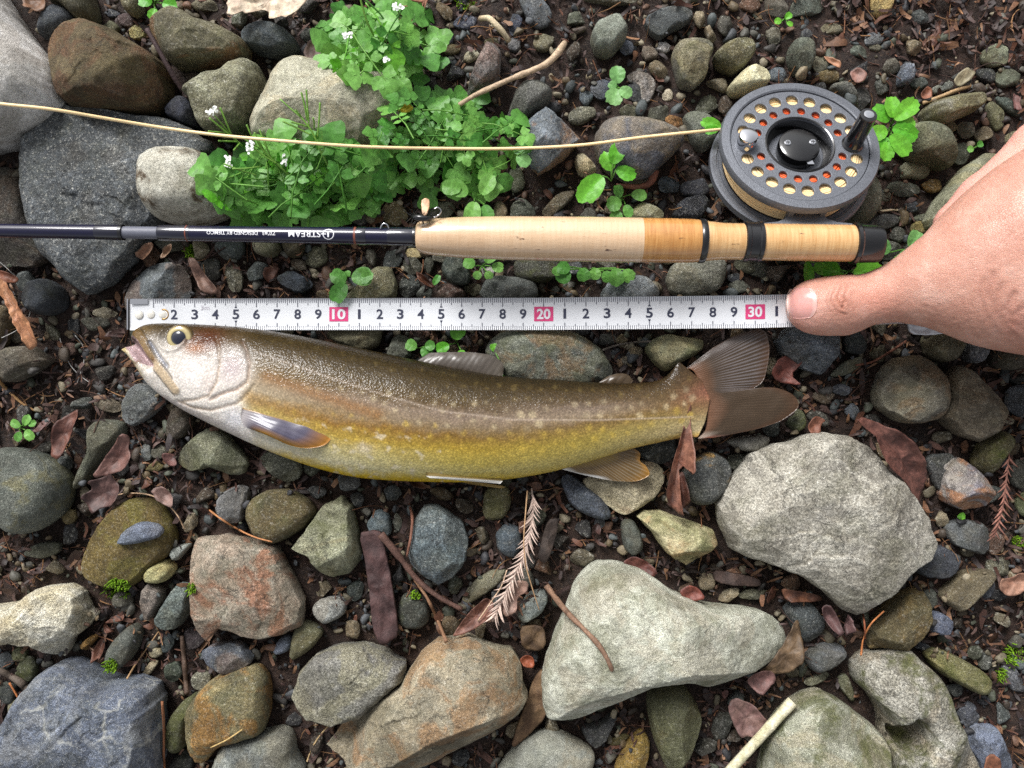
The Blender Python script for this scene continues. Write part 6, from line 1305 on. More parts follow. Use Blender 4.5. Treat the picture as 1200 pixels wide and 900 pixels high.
def fish_body():
    NU, NV = 560, 132
    u = np.linspace(0, 1, NU); w = np.sin(np.linspace(-math.pi/2, math.pi/2, NV))*.998; w = np.sign(w)*np.abs(w)**1.0
    x0 = 150+682*u
    X0, Wv = np.meshgrid(x0, w, indexing='ij'); X0, Wv = X0.ravel(), Wv.ravel()
    # mouth end: the snout, the gape and the lower jaw reach different distances forward
    xf = np.interp(Wv, [-1, -.6, -.2, .15, .40, .62, .85, 1.0], [9, 2, -3, 1, 13, 7, 3, 9])
    X = X0 + xf*np.clip(1-(X0-150)/26, 0, 1)**1.5
    X = X + np.interp(Wv, [-1, -.6, 0, .5, 1], [-14, -6, 0, -10, -36])*np.clip((X0-770)/62, 0, 1)**1.3
    yu, yl = fU(X0), fL(X0); Y = (yu+yl)/2 - Wv*(yl-yu)/2
    vv_ = (1-Wv)/2
    T = fT(X0); flat = np.where(np.abs(Wv) < 1, (1-np.abs(Wv)**2.15), 0).clip(0)**.56
    dz = np.zeros_like(X)
    n3 = np.c_[X/9, Y/9, np.zeros_like(X)]
    # gill cover and jaw relief
    PRE = [(262,398),(267,408),(270,427),(267,448),(257,463),(240,468),(222,470)]; OPE = [(292,402),(298,410),(304,427),(303,447),(291,456),(273,461),(258,468)]
    MEM = [(310,452),(303,462),(290,472),(257,480),(233,477),(216,470)]; MAX_ = [(163,389),(170,394),(178,403),(188,422),(202,438),(216,457)]; SUP = [(185,402),(195,415),(207,430)]
    dPRE, dOPE, dMEM, dMAX, dSUP = [dist_poly(X, Y, q) for q in (PRE, OPE, MEM, MAX_, SUP)]
    wob = 1+.3*fbm(n3*2, 2)
    dz -= .00055*gauss(dPRE, 1.9*wob) + .0010*gauss(dOPE, 2.2*wob) + .0008*gauss(dMEM, 2.0*wob) + .0005*gauss(dSUP, 1.8)
    dz += .0008*gauss(np.maximum(dMAX-3.2, 0), 2.2)
    OPI = OPE+[(240,468),(262,398)]
    dz += .0007*in_poly(X, Y, OPE+[(262,398)])*gauss(np.maximum(0, 6-dOPE)/6*0, 1)*np.clip(dOPE/7, 0, 1)*0
    gape = in_poly(X, Y, [(140,398),(162,394),(170,399),(178,410),(186,424),(190,432),(178,428),(166,424),(157,412),(146,404)])
    gd = dist_poly(X, Y, [(154,402),(166,409),(176,420),(184,428)])
    dz -= .0050*gauss(gd, 5.5)*(X < 192)
    eye = np.hypot((X-210.5)/1.04, (Y-396)); dz += -.0016*gauss(eye, 9)+.0009*gauss(eye-15.5, 2.4)
    dz += .00018*fbm(n3, 3)*(X < 300)+.00005*fbm(n3*.7+7, 3)
    LAT = [(306,412),(340,424),(400,444),(460,463),(520,480),(600,490),(700,491),(810,488)]; dL = dist_poly(X, Y, LAT); dz -= .00006*gauss(dL, 1.2)
    Zt = FZ + T*flat + dz*np.clip(flat*1.6, 0, 1)
    k = (HC-FZ)/F; wx, wy = (X-600)*k, (450-Y)*k
    top = np.c_[wx, wy, Zt]
    # ---- colour
    cols = [0, .10, .22, .32, .40, .50, .58, .68, .80, .90, .965, 1.0]  # pale mauve columns mid-flank: silvery skin with sky sheen painted into the colour
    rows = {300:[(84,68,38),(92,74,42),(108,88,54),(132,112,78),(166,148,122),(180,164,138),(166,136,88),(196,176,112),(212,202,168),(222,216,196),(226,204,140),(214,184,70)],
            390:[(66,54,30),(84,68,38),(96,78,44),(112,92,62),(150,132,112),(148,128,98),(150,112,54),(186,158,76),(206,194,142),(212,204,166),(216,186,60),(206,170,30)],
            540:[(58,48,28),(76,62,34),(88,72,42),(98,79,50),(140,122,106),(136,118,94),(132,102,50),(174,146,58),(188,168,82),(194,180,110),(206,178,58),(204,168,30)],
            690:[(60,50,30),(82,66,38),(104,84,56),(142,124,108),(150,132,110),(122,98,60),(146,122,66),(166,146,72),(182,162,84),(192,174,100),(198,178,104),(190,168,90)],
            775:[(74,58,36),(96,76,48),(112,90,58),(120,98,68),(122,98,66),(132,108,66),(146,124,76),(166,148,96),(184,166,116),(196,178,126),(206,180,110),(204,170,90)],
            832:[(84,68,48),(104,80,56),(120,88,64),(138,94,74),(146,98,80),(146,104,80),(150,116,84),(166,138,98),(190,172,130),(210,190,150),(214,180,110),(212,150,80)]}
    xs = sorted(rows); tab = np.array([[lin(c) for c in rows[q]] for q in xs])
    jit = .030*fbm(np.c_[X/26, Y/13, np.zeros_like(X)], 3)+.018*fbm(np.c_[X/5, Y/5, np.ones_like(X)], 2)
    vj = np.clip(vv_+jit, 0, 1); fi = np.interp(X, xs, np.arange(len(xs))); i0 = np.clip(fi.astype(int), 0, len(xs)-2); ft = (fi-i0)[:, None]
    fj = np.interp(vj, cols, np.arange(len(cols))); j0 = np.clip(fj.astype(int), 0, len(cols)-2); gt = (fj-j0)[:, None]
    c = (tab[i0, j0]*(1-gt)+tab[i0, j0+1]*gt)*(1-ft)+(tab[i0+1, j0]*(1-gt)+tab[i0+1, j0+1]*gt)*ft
    rs = np.random.default_rng(8)
    # spots
    pts = []
    for _ in range(4000):
        sx = rs.uniform(318, 812); sv = rs.uniform(.05, .74); sy = fU(sx)+sv*(fL(sx)-fU(sx))
        if all(math.hypot(sx-a, sy-b) > 12.0 for a, b, _ in pts): pts.append((sx, sy, sv))
    for sx, sy, sv in pts:
        m_ = (np.abs(X-sx) < 10) & (np.abs(Y-sy) < 10); r = rs.uniform(1.6, 3.9)*(.7 if sv < .25 else 1.0)*(1.15 if sx > 600 else .85); al = rs.uniform(.15, .55)*(1 if sx > 420 else .55)
        d = np.hypot(X[m_]-sx, Y[m_]-sy)*(1+.5*fbm(np.c_[X[m_]/3, Y[m_]/3, np.zeros(m_.sum())], 2)); cc = (150,128,76) if sv < .25 else ((214,196,158) if sv < .5 else (220,188,84))
        c[m_] = blend(c[m_], cc, al/(1+np.exp((d-r)*1.6)))
    spec_ = fbm(np.c_[X/2.0, Y/2.0, np.zeros_like(X)], 3); c *= (1+.30*spec_+.18*fbm(np.c_[X/7, Y/5, np.full_like(X, 9)], 3))[:, None]
    # dark and pale speckling on belly, pale scuffs
    c = blend(c, (232,220,196), .55*np.clip((fbm(np.c_[X/12, Y/9, np.full_like(X, 4)], 4)-.35)*3, 0, 1)*((X > 330) & (X < 520) & (vv_ > .60)))
    c = blend(c, (236,224,206), .8*gauss(np.hypot((X-434)/9, (Y-523)/6), 1)*(.6+.5*spec_))
    c = blend(c, (150,100,44), .55*gauss(dist_poly(X, Y, [(325,442),(352,451),(385,462),(420,474),(450,484)]), 7)*(1+.5*spec_))
    c = blend(c, (206,188,170), .45*gauss(dL, 1.0)*(X > 300))
    # head
    hd = 1/(1+np.exp((X-(302+6*np.sin(Y/11)))/3.2)); H = np.tile(lin((232,224,214)), (len(X), 1))
    hv = vv_
    H = blend(H, (104,84,50), 1/(1+np.exp((Y-(399+.10*(X-210)+3*fbm(n3, 2)))/4.0)))
    H = blend(H, (74,60,34), .75/(1+np.exp((Y-(384+.02*(X-200)))/2.5)))
    H = blend(H, (120,66,30), 1.0*gauss(np.hypot((X-250)/20, (Y-400)/13), 1)*(1+.4*spec_)); H = blend(H, (196,134,84), .7*gauss(np.hypot((X-240)/10, (Y-408)/6), 1)*(1+.8*spec_))
    H = blend(H, (122,96,56), .75*gauss(np.hypot((X-283)/18, (Y-400)/9), 1))
    H = blend(H, (206,188,190), .75*gauss(np.hypot((X-285)/14, (Y-432)/16), 1)); H = blend(H, (246,238,232), .9*gauss(np.hypot((X-238)/17, (Y-436)/20), 1))
    H = blend(H, (222,204,196), .5*gauss(np.hypot((X-258)/9, (Y-448)/14), 1))
    H = blend(H, (150,124,80), .9*gauss(np.hypot((X-172)/14, (Y-388)/9), 1.0))
    H = blend(H, (146,116,72), .92*(dMAX < 6.2)*np.clip((6.2-dMAX)/1.5, 0, 1)*(Y < 424)); H = blend(H, (208,184,150), .9*(dMAX < 6)*np.clip((6-dMAX)/1.5, 0, 1)*(Y >= 424)); H = blend(H, (120,84,54), .7*gauss(np.hypot(X-190, Y-423), 3.2)); 
    H = blend(H, (96,76,48), .8*gauss(dMAX-6.4, 1.0)*(X > 168)*(X < 214)); H = blend(H, (128,132,146), .85*gauss(dSUP, 2.0)); H = blend(H, (92,84,76), .6*gauss(dSUP-3, .9))
    H = blend(H, (172,140,104), .55*gauss(dPRE, 1.5)); H = blend(H, (164,128,104), .65*gauss(dOPE, 1.8)); H = blend(H, (170,140,108), .6*gauss(dMEM, 1.6))
    jaw = gauss(dist_poly(X, Y, [(149,404),(152,420),(166,438)]), 8)*(Y > 400); H = blend(H, (176,156,94), .85*jaw)
    H = blend(H, (186,158,160), .95*gape); H = blend(H, (96,72,62), .9*gauss(dist_poly(X, Y, [(158,397),(168,402),(176,413),(184,425)]), 2.2)*(X > 154))
    H = blend(H, (120,92,62), .8*gauss(dist_poly(X, Y, [(160,424),(167,426),(170,424)]), 2.0))
    H = blend(H, (190,180,176), .6*(dist_poly(X, Y, [(196,470),(240,490),(280,508)]) < 8))
    H = blend(H, (112,60,28), .95*gauss(np.hypot((X-250)/19, (Y-399)/12), 1)*(1+.5*spec_)); H = blend(H, (176,112,64), .7*gauss(np.hypot((X-240)/11, (Y-409)/6), 1)*(1+.8*spec_))
    H *= (1+.09*spec_)[:, None]; c = c*(1-hd[:, None])+H*hd[:, None]
    c = blend(c, (232,232,238), .75*gauss(np.hypot((X-286)/16, (Y-490)/12), 1))
    c = blend(c, (222,220,210), .55*gauss(np.hypot((X-312)/26, (Y-520)/10), 1))
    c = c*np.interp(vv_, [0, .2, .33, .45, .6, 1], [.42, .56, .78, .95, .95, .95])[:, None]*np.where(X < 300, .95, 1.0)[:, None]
    # underside, coarser
    NB = 24; wb = np.sin(np.linspace(-math.pi/2, math.pi/2, NB+2))[1:-1]*.998
    Xb0, Wb = np.meshgrid(x0[::4], wb, indexing='ij'); Xb0, Wb = Xb0.ravel(), Wb.ravel()
    top_i = np.arange(NU*NV).reshape(NU, NV)
    Wv2 = np.tile(w, NU); bot = top.copy(); bot[:, 2] = FZ - .80*(T*flat)          # same outline, mirrored below
    bc = c*.9
    V = np.concatenate([top, bot]); n = len(top); g = grid_faces(NU, NV)
    cap0 = [list(top_i[0]), ]
    e0 = top_i[0]; e1 = top_i[-1]
    caps = np.concatenate([np.stack([e0[:-1], e0[1:], e0[1:]+n, e0[:-1]+n], 1), np.stack([e1[1:], e1[:-1], e1[:-1]+n, e1[1:]+n], 1)])
    s0 = top_i[:, 0]; s1 = top_i[:, -1]
    sides = np.concatenate([np.stack([s0[:-1], s0[:-1]+n, s0[1:]+n, s0[1:]], 1)[:, ::-1], np.stack([s1[:-1], s1[1:], s1[1:]+n, s1[:-1]+n], 1)[:, ::-1]])
    return V, np.concatenate([g[:, ::-1], g+n, caps, sides]), np.concatenate([c, bc])
def fish_mat():
    t = NT('fish_skin'); P = t.oc(); c = t.attr('Col', obj=False)
    nb = t.noise(P, 1100, 4, .6); nl = t.noise(P, 130, 4, .55)
    c = t.mix(1.0, c, t.mix(t.ramp(nb, .35, .65), (.86,)*3, (1.12,)*3), 'MULTIPLY')
    vs = t.n('TexVoronoi', Vector=P, Scale=1000); sc = vs.outputs['Distance']
    c = t.mix(1.0, c, t.mix(t.ramp(sc, .1, .6), (1.16,)*3, (.80,)*3), 'MULTIPLY')
    bm = t.bump(nl, .16, .0009, t.bump(sc, .35, .0003, t.bump(nb, .28, .00035)))
    cn = t.bump(t.noise(P, 210, 6, .62), .40, .0010, t.bump(sc, .5, .0003))
    t.bsdf(Base_Color=c, Roughness=.5, Specular_IOR_Level=.07, Normal=bm, Coat_Weight=.42, Coat_Roughness=.07, Coat_Normal=cn, Subsurface_Weight=.06, Subsurface_Radius=(.003, .0018, .001), Subsurface_Scale=1.0); return t.m
M_FISH = fish_mat()
FB = W(480, 480, .003); fish = empty('char_fish', FB); tag(fish, 'golden bellied char with pale spots lying on its side below the tape', 'fish')
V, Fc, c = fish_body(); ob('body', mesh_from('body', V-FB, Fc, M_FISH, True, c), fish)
def fin_mat():
    t = NT('fish_fin'); P = t.oc(); c = t.attr('Col', obj=False)
    b = t.n('BsdfPrincipled', Base_Color=c, Roughness=.36, Coat_Weight=.4, Coat_Roughness=.14, Specular_IOR_Level=.4, Normal=t.bump(t.noise(P, 500, 3), .15, .0004))
    tl = t.n('BsdfTranslucent', Color=c); mx = t.n('MixShader', i0=.22, i1=b.outputs[0], i2=tl.outputs[0]); t.t.links.new(mx.outputs[0], t.out.inputs['Surface']); return t.m
M_FIN = fin_mat()
def fin(name, base, tip, z0, z1, colf, rays=22, bulge=0.0, nu=90, nv=34, amp=.00016, th=.0004):
    """sheet between a base curve and a tip curve (photo pixels); z in cm at base and tip; rays run from base to tip"""
    b = spline([p+(0,) for p in base], nu)[:, :2]; t = spline([p+(0,) for p in tip], nu)[:, :2]
    u = np.linspace(0, 1, nu); v = np.linspace(0, 1, nv); U, Vv = np.meshgrid(u, v, indexing='ij'); Uf, Vf = U.ravel(), Vv.ravel()
    Pxy = (b[:, None]*(1-v[None, :, None])+t[:, None]*v[None, :, None]).reshape(-1, 2)
    rip = np.abs(np.sin(Uf*rays*math.pi+.25*fbm(np.c_[Uf*6, Vf*2, Uf*0], 2)))
    z = (np.interp(Vf, [0, 1], [z0, z1]) + bulge*np.sin(Vf*math.pi)*.6*np.sin(Uf*math.pi)) *.01 + amp*rip*(1-.3*Vf) + .0004*fbm(np.c_[Pxy/22, Uf*0], 2)
    Vt = np.array([W(p[0], p[1], q) for p, q in zip(Pxy, z)]); c = colf(Uf, Vf, Pxy[:, 0], Pxy[:, 1], rip)
    c = c*(.72+.16*rip)[:, None]; Vb = Vt-np.array([0, 0, th]); n = len(Vt); g = grid_faces(nu, nv); a = np.arange(n).reshape(nu, nv)
    rim = np.r_[a[:, 0], a[-1, 1:], a[::-1, -1][1:], a[0, ::-1][1:-1]]; side = np.stack([rim, np.roll(rim, -1), np.roll(rim, -1)+n, rim+n], 1)
    return ob(name, mesh_from(name, np.concatenate([Vt, Vb])-FB, np.concatenate([g, g[:, ::-1]+n, side[:, ::-1]]), M_FIN, True, np.concatenate([c, c*.9])), fish)
def base_c(col, U): return np.tile(lin(col), (len(U), 1))
def c_pec(U, V, x, y, r):
    c = base_c((96,92,112), U); c = blend(c, (206,198,196), .9*np.clip((.22-V)/.22, 0, 1)); c = blend(c, (190,128,28), np.clip((V-.72)*4, 0, 1)*.9); c = blend(c, (196,140,34), np.clip((U-.42)*3, 0, 1)*np.clip((V-.15)*3, 0, 1)); c = blend(c, (206,160,70), gauss(U, .05)); return c
fin('pectoral_fin', [(284,478),(282,488),(286,500)], [(384,503),(389,510),(384,519),(366,525),(340,522),(318,512)], 3.75, 3.85, c_pec, 9, .55, amp=.00005)
def c_pel(U, V, x, y, r): c = base_c((150,128,72), U); c = blend(c, (246,244,238), np.clip((U-.45)*6, 0, 1)); return c
fin('pelvic_fin', [(500,553),(499,557),(503,560)], [(586,560),(589,563.5),(586,567)], 3.25, 2.6, c_pel, 5, .2, 50, 26)
fin('pelvic_fin', [(540,562),(542,565),(548,567)], [(588,569),(592,571),(588,572.5)], 1.3, 1.0, lambda U, V, x, y, r: base_c((196,166,100), U), 4, 0, 40, 14)
def c_anal(U, V, x, y, r): c = base_c((128,100,58), U); c = blend(c, (206,168,60), np.clip((.4-V)*3, 0, 1)); c = blend(c, (184,176,160), np.clip((r-.8)*4, 0, 1)*.6); c = blend(c, (196,140,52), np.clip((V-.8)*4, 0, 1)*np.clip((.5-U)*4, 0, 1)); c = blend(c, (246,244,240), np.clip((U-.84)*9, 0, 1)); c = blend(c, (246,244,240), np.clip((U-.58)*9, 0, 1)*np.clip((V-.78)*9, 0, 1)); return c
fin('anal_fin', [(722,524),(700,530),(676,540),(655,549)], [(744,526),(750,531),(750,540),(757,546),(761,556),(752,562),(728,564),(695,559),(662,551)], 1.9, 1.75, c_anal, 26, .1, amp=.0001)
def c_dor(U, V, x, y, r): c = base_c((96,88,80), U); c = blend(c, (74,62,44), np.clip((.25-V)*4, 0, 1)); c = blend(c, (96,88,74), np.clip((U-.75)*3, 0, 1)); return c
fin('dorsal_fin', [(486,424),(520,432),(556,439),(588,443)], [(503,413.5),(530,412.5),(560,413.5),(582,419),(590,428),(590,436)], 2.1, 1.9, c_dor, 15, .2, amp=.00009)
fin('adipose_fin', [(700,449),(718,450),(738,451)], [(712,441),(724,437.5),(736,439),(742,446)], 2.1, 2.0, lambda U, V, x, y, r: base_c((82,66,46), U), 4, .1, 40, 14)
def c_tail(U, V, x, y, r):
    c = base_c((82,66,50), U); c = blend(c, (132,94,70), np.clip((.26-V)*4, 0, 1)); c = blend(c, (168,164,170), .55*np.clip((r-.75)*4, 0, 1)*np.clip((V-.15)*3, 0, 1)*(U < .5)); c = blend(c, (92,62,40), np.clip((V-.82)*5, 0, 1)*.8)
    c = blend(c, (206,150,132), np.clip((U-.93)*14, 0, 1)); c = blend(c, (190,92,44), np.clip((U-.965)*28, 0, 1)*.9); c = blend(c, (232,214,196), .8*np.clip((U-.88)*10, 0, 1)*np.clip((.55-V)*3, 0, 1)); return c
fin('tail_fin', [(792,441),(808,432),(822,452),(829,470),(829,490),(826,505),(818,514)], [(836,407),(868,391),(897,389),(901,402),(899,430),(893,448),(884,455),(896,454),(916,456),(934,468),(936,474),(922,489),(896,500),(862,508),(836,513)], 2.15, 2.0, c_tail, 62, .12, 220, 48, amp=.00016)
# eye
def disc(name, cx, cy, z, prof, mat, parent, n=48, cols=None, asp=1.0):
    V, Fc = lathe([(r*PXM, h*PXM) for r, h in prof], n); V[:, 0] *= asp
    c = None
    if cols: c = np.repeat(np.array([lin(q) for q in cols]), n, 0)
    o = ob(name, mesh_from(name, V, [f for f in Fc], mat, True, c), parent); return o
M_EYE = vcol_mat('eye_ball', .12, 1.0, 0, 700, .18, .6); ez = FZ + float(fT(210))*.80
ev = disc('eye', 0, 0, 0, [(15.6,-3),(14.6,0),(13.4,1.6),(12.6,2.2),(10.5,2.9),(8.6,3.3),(7.8,3.2)], M_EYE, fish, cols=[(84,68,44),(104,84,54),(140,122,84),(176,160,112),(188,172,122),(160,148,104),(44,44,52)], asp=1.03)
ev.location = W(210.5, 396, ez-.0004)-FB
pu = disc('pupil', 0, 0, 0, [(8.1,3.0),(7.2,3.9),(5,4.6),(2.5,5.0),(.01,5.1)], simple_mat('pupil_black', (22, 26, 44), .05, coat=1.0), ev)
# ---------------------------------------------------------------- hand pressing the tape
def surface_nets(D, org, h):
    nx, ny, nz = D.shape; S = D < 0
    cs = S[:-1, :-1, :-1].astype(np.int8)
    tot = np.zeros_like(cs)
    for a in (0, 1):
        for b in (0, 1):
            for c in (0, 1): tot += S[a:nx-1+a, b:ny-1+b, c:nz-1+c]
    act = (tot > 0) & (tot < 8); idx = -np.ones(act.shape, np.int64); I = np.argwhere(act); idx[act] = np.arange(len(I))
    acc = np.zeros((len(I), 3)); cnt = np.zeros(len(I)); cor = [(a, b, c) for a in (0, 1) for b in (0, 1) for c in (0, 1)]
    for p in cor:
        for ax in range(3):
            if p[ax]: continue
            q = list(p); q[ax] = 1; d0 = D[I[:, 0]+p[0], I[:, 1]+p[1], I[:, 2]+p[2]]; d1 = D[I[:, 0]+q[0], I[:, 1]+q[1], I[:, 2]+q[2]]
            m = (d0 < 0) != (d1 < 0); t = np.where(m, d0/(d0-d1+1e-12), 0); pt = np.array(p, float)[None]+np.zeros((len(I), 3)); pt[:, ax] = t
            acc[m] += pt[m]; cnt[m] += 1
    V = (I+acc/cnt[:, None])*h+org; F_ = []
    for ax in range(3):
        o1, o2 = [(1, 2), (2, 0), (0, 1)][ax]
        sl0 = [slice(1, -1)]*3; sl0[ax] = slice(0, -1); sl1 = [slice(1, -1)]*3; sl1[ax] = slice(1, None)
        a = S[tuple(sl0)]; b = S[tuple(sl1)]; E_ = np.argwhere(a != b); off = np.ones(3, int); off[ax] = 0; E_ = E_+off; sg = S[E_[:, 0], E_[:, 1], E_[:, 2]]
        def cell(d1, d2): q = E_.copy(); q[:, o1] -= d1; q[:, o2] -= d2; return idx[q[:, 0], q[:, 1], q[:, 2]]
        Q = np.stack([cell(1, 1), cell(0, 1), cell(0, 0), cell(1, 0)], 1); Q[~sg] = Q[~sg][:, ::-1]; F_.append(Q)
    return V, np.concatenate(F_)
def hpt(px, py, z): return W(px, py, z*.01)
def capsule(P, a, b, ra, rb):
    ab = b-a; t = np.clip(((P-a)@ab)/(ab@ab), 0, 1); return np.linalg.norm(P-a-t[..., None]*ab, axis=-1)-(ra+(rb-ra)*t)
def smin(a, b, k): h = np.clip(.5+.5*(b-a)/k, 0, 1); return b*(1-h)+a*h-k*h*(1-h)
def make_hand():
    h = .0014; lo = np.array([.118, -.060, .006]); hi = np.array([.455, .215, .150]); nn = np.ceil((hi-lo)/h).astype(int)
    G = np.stack(np.meshgrid(*[lo[i]+h*np.arange(nn[i]) for i in range(3)], indexing='ij'), -1).astype(np.float32)
    D = np.full(nn, 1.0, np.float32)
    def add(chain, k):
        nonlocal D
        for (p, r), (q, s) in zip(chain, chain[1:]):
            a, b = np.array(p, np.float32), np.array(q, np.float32); m = max(r, s)+.03; i0 = np.clip(((np.minimum(a, b)-m-lo)/h).astype(int), 0, nn); i1 = np.clip(((np.maximum(a, b)+m-lo)/h).astype(int)+1, 0, nn)
            sl = tuple(slice(x, y) for x, y in zip(i0, i1)); D[sl] = smin(D[sl], capsule(G[sl], a, b, r, s), k)
    H = hpt
    # thumb
    add([(H(944,361,3.55), .0088), (H(962,360,3.62), .0104), (H(988,358.5,3.75), .0108), (H(1018,351,4.0), .0102), (H(1045,344,4.3), .0112), (H(1085,338,4.8), .0150), (H(1140,336,5.4), .0215), (H(1195,338,5.9), .0240)], .006)
    add([(H(952,351,3.5), .0086), (H(985,350,3.7), .0096)], .006); add([(H(955,368,3.4), .0080), (H(990,367,3.6), .0088)], .006)
    # thumb ball, web and back of the hand
    add([(H(1195,340,5.8), .0235), (H(1290,350,6.4), .0260), (H(1400,380,7.0), .0260)], .016)
    add([(H(1110,318,5.2), .0140), (H(1165,285,5.6), .0190), (H(1225,240,6.2), .0205), (H(1290,190,6.8), .0180)], .018)
    add([(H(1200,300,5.6), .0220), (H(1300,290,6.4), .0250), (H(1420,370,7.2), .0260)], .022)
    add([(H(1290,200,6.8), .0170), (H(1360,300,7.2), .0215), (H(1430,375,7.2), .0260)], .02); add([(H(1345,170,6.6), .0160), (H(1420,290,7.2), .0200), (H(1450,380,7.2), .025)], .02); add([(H(1395,160,6.2), .0150), (H(1460,290,6.8), .0185), (H(1470,390,7.2), .024)], .02)
    # curled fingers under the hand (index shows as a strip past the web)
    add([(H(1290,190,6.6), .0125), (H(1268,128,5.0), .0110), (H(1215,170,3.6), .0100), (H(1150,232,3.2), .0098), (H(1118,262,3.0), .0092)], .005)
    for k, x in enumerate((1345, 1395)):
        add([(H(x, 168, 6.4), .0125), (H(x-5, 112, 4.8), .0110), (H(x-55, 160, 3.0), .0098), (H(x-90, 215, 2.6), .0088)], .005)
    # wrist and forearm
    add([(H(1420,375,7.2), .0270), (H(1500,400,7.4), .0265), (H(1620,440,7.8), .0300)], .02); add([(H(1450,385,7.2), .0255), (H(1530,412,7.4), .0260), (H(1640,455,7.8), .0300)], .02)
    V, Q = surface_nets(D, lo, h)
    me = mesh_from('hand_raw', V, Q); o = bpy.data.objects.new('hand_raw', me); COL.objects.link(o)
    m = o.modifiers.new('s', 'SMOOTH'); m.factor = .5; m.iterations = 8; m2 = o.modifiers.new('d', 'SUBSURF'); m2.levels = 1
    dg = bpy.context.evaluated_depsgraph_get(); em = o.evaluated_get(dg).to_mesh(); nv = len(em.vertices); V = np.empty(nv*3, np.float32); em.vertices.foreach_get('co', V); V = V.reshape(-1, 3).astype(float); N = np.empty(nv*3, np.float32); em.vertices.foreach_get('normal', N); N = N.reshape(-1, 3).astype(float)
    Q = np.empty(len(em.polygons)*4, np.int32); em.loops.foreach_get('vertex_index', Q); Q = Q.reshape(-1, 4); o.evaluated_get(dg).to_mesh_clear(); bpy.data.objects.remove(o)
    # skin relief: joint creases, tendon folds, fine lines
    k = F/(HC-V[:, 2]); x, y = 600+V[:, 0]*k, 450-V[:, 1]*k; up = np.clip(N[:, 2], 0, 1)
    wob = 2.5*fbm(np.c_[x/24, y/24, x*0], 1); X, Y = x+wob, y+2*fbm(np.c_[x/24, y/24, x*0+5], 1)
    dz = np.zeros(nv); red = np.zeros(nv)
    IPC = [([(978,338),(974,350),(980,364),(990,369)], .9, .00026), ([(986,336),(981,349),(987,362)], .9, .00024), ([(993,337),(990,350),(995,360)], .9, .0002), ([(984,344),(990,352),(986,362)], .8, .0002), ([(999,342),(998,354),(1000,364)], .9, .00013), ([(972,342),(968,354),(974,366)], .9, .00012), ([(977,352),(986,356),(996,352)], .7, .00012)]
    MCP = [([(1153,330),(1150,350),(1157,372),(1172,392)], 1.6, .0005), ([(1163,322),(1160,345),(1167,370),(1184,394)], 1.7, .0006), ([(1174,335),(1170,355),(1178,378),(1196,398)], 1.6, .0005), ([(1190,345),(1180,362),(1186,378),(1204,388)], 1.6, .0007), ([(1204,358),(1192,368),(1198,378),(1212,380)], 1.5, .0006), ([(1140,345),(1141,362),(1150,384)], 1.6, .00022), ([(1128,350),(1130,368),(1140,388)], 1.6, .00014), ([(1165,305),(1172,288),(1184,275)], 2.2, .00022)]
    for pl, w_, a in IPC+MCP:
        w_ = w_*(2.3 if a > .0002 and pl[0][0] > 1100 else 1.15); a = a*(.6 if pl[0][0] > 1100 else 1.9); d = dist_poly(X, Y, pl); dz -= a*gauss(d, w_)*up; dz += .3*a*gauss(d-2.0*w_, w_)*up
        red = np.maximum(red, gauss(d, w_*1.6)*min(1, a/.0004)*(.22 if pl[0][0] > 1100 else .42))
    dz += .00012*fbm(np.c_[x/7, y/5, V[:, 2]*300], 3) + .00005*fbm(np.c_[(x+y*.5)/2.2, (y-x*.3)/4.5, x*0], 2)
    dz += .0006*gauss(np.hypot((X-985)/18, (Y-352)/16), 1)*up
    V = V+N*dz[:, None]
    c = np.tile(lin((204,154,136)), (nv, 1)); n1 = fbm(np.c_[x/38, y/30, V[:, 2]*60], 4); n2 = fbm(np.c_[x/6, y/6, V[:, 2]*200], 3)
    c = blend(c, (184,128,110), np.clip(.35+.6*n1, 0, 1)*.5); c = blend(c, (220,176,160), np.clip(n1*-1.2, 0, 1)*.6)
    c = blend(c, (222,160,146), .8*gauss(np.hypot((X-938)/22, (Y-362)/26), 1)); c = blend(c, (184,118,94), .6*gauss(np.hypot((X-986)/14, (Y-352)/15), 1))
    c = blend(c, (206,136,116), .5*gauss(np.hypot((X-1025)/26, (Y-352)/20), 1)); c = blend(c, (194,128,112), .4*gauss(np.hypot((X-1196)/22, (Y-372)/18), 1))
    c = blend(c, (150,84,66), red); c *= (1+.04*n2)[:, None]
    under = np.clip((4.4-V[:, 2]*100)/.6, 0, 1)*(x > 1085)*(y < 300); c = blend(c, (226,166,152), .8*under)
    return V, Q, c
V, Q, c = make_hand(); HB = np.array([.26, .02, .02])
hand = ob('person_hand', mesh_from('person_hand', V-HB, Q, None, True, c), loc=HB); tag(hand, 'right hand pressing the tape with its thumb, fingers curled under', 'hand')
def skin_mat():
    t = NT('skin'); P = t.oc(); cc = t.attr('Col', obj=False)
    vo = t.n('TexVoronoi', dict(feature='DISTANCE_TO_EDGE'), Vector=P, Scale=1100); nb = t.noise(P, 900, 4, .6)
    cc = t.mix(1.0, cc, t.mix(t.ramp(t.noise(P, 260, 5, .65), .3, .7), (.93, .91, .90), (1.04, 1.05, 1.05)), 'MULTIPLY')
    bm = t.bump(t.ramp(vo.outputs[0], 0, .12), .45, .00040, t.bump(nb, .25, .0003))
    t.bsdf(Base_Color=cc, Roughness=.46, Specular_IOR_Level=.45, Normal=bm, Subsurface_Weight=.18, Subsurface_Radius=(.0040, .0016, .0009), Subsurface_Scale=1.0); return t.m
hand.data.materials.append(skin_mat())
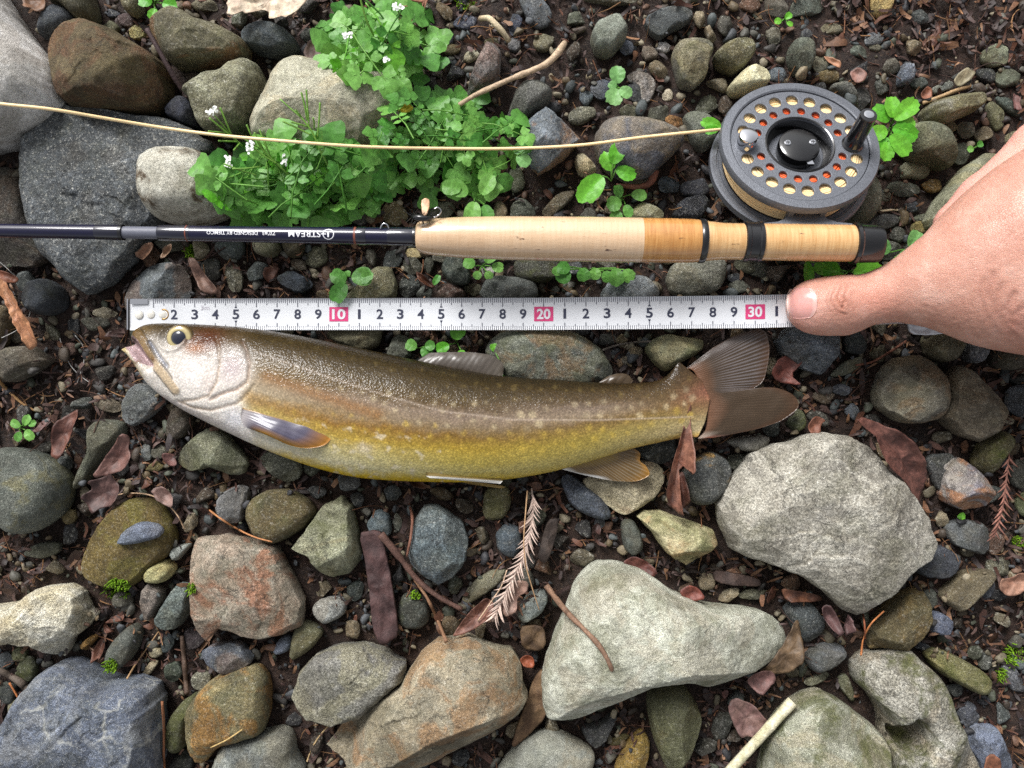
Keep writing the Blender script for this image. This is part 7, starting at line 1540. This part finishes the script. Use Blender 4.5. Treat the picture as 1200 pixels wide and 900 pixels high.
# thumb nail: raised curved plate with a pale half moon, fitted on the thumb
from mathutils.bvhtree import BVHTree
bvh = BVHTree.FromPolygons([tuple(v) for v in (V-HB)], [tuple(int(i) for i in q) for q in Q])
def on_hand(px, py):
    o = Vector((0, 0, HC))-Vector(HB); p = W(px, py, .03); d = (Vector(p)-Vector((0, 0, HC))).normalized(); r = bvh.ray_cast(o, d)
    return (np.array(r[0]), np.array(r[1])) if r[0] else (p-HB, np.array([0, 0, 1.0]))
nu, nv = 34, 30; pts = []; cl = []
for i in range(nu):
    for j in range(nv):
        a, b = i/(nu-1), j/(nv-1)*2-1
        # outline: free edge at the left, rounded cuticle at the right
        xl = 922.5+4.0*abs(b)**2.2; xr = 957-7*abs(b)**3; px = xl+(xr-xl)*a; half = 17.0+1.2*math.sin(a*3); py = 355.8-1.0*a+b*half
        p, nrm = on_hand(max(px, 925.5), py); p = p+np.array([px-max(px, 925.5), 0, 0])*PXM
        lift = .00045*(1-abs(b)**6)*(1-max(0, (a-.90)/.10)*.7)+.0001
        pts.append(p+np.array([0, 0, lift]) - np.array([0, 0, .0016])*max(0, (.16-a)/.16)**1.4); q = lin((214,154,146)); m = max(0, min(1, (a-.83)/.06)); q = q*(1-m*.8)+lin((226,182,172))*m*.8
        m2 = max(0, (.10-a)/.10); q = q*(1-m2*.7)+lin((240,218,206))*m2*.7; cl.append(q)
pts = np.array(pts); zz = pts[:, 2].reshape(nu, nv)
for _ in range(6): zz[1:-1, 1:-1] = (zz[:-2, 1:-1]+zz[2:, 1:-1]+zz[1:-1, :-2]+zz[1:-1, 2:]+2*zz[1:-1, 1:-1])/6
pts[:, 2] = zz.ravel()+.00015; pb = pts-np.array([0, 0, .0009]); n = nu*nv; g = grid_faces(nu, nv); a = np.arange(n).reshape(nu, nv); rim = np.r_[a[:, 0], a[-1, 1:], a[::-1, -1][1:], a[0, ::-1][1:-1]]
side = np.stack([rim, np.roll(rim, -1), np.roll(rim, -1)+n, rim+n], 1)
nail = ob('thumb_nail', mesh_from('thumb_nail', np.concatenate([pts, pb]), np.concatenate([g[:, ::-1], g+n, side]), vcol_mat('nail_plate', .3, .35, .05, 700, .05, .5, .1), True, np.array(cl+cl)), hand)
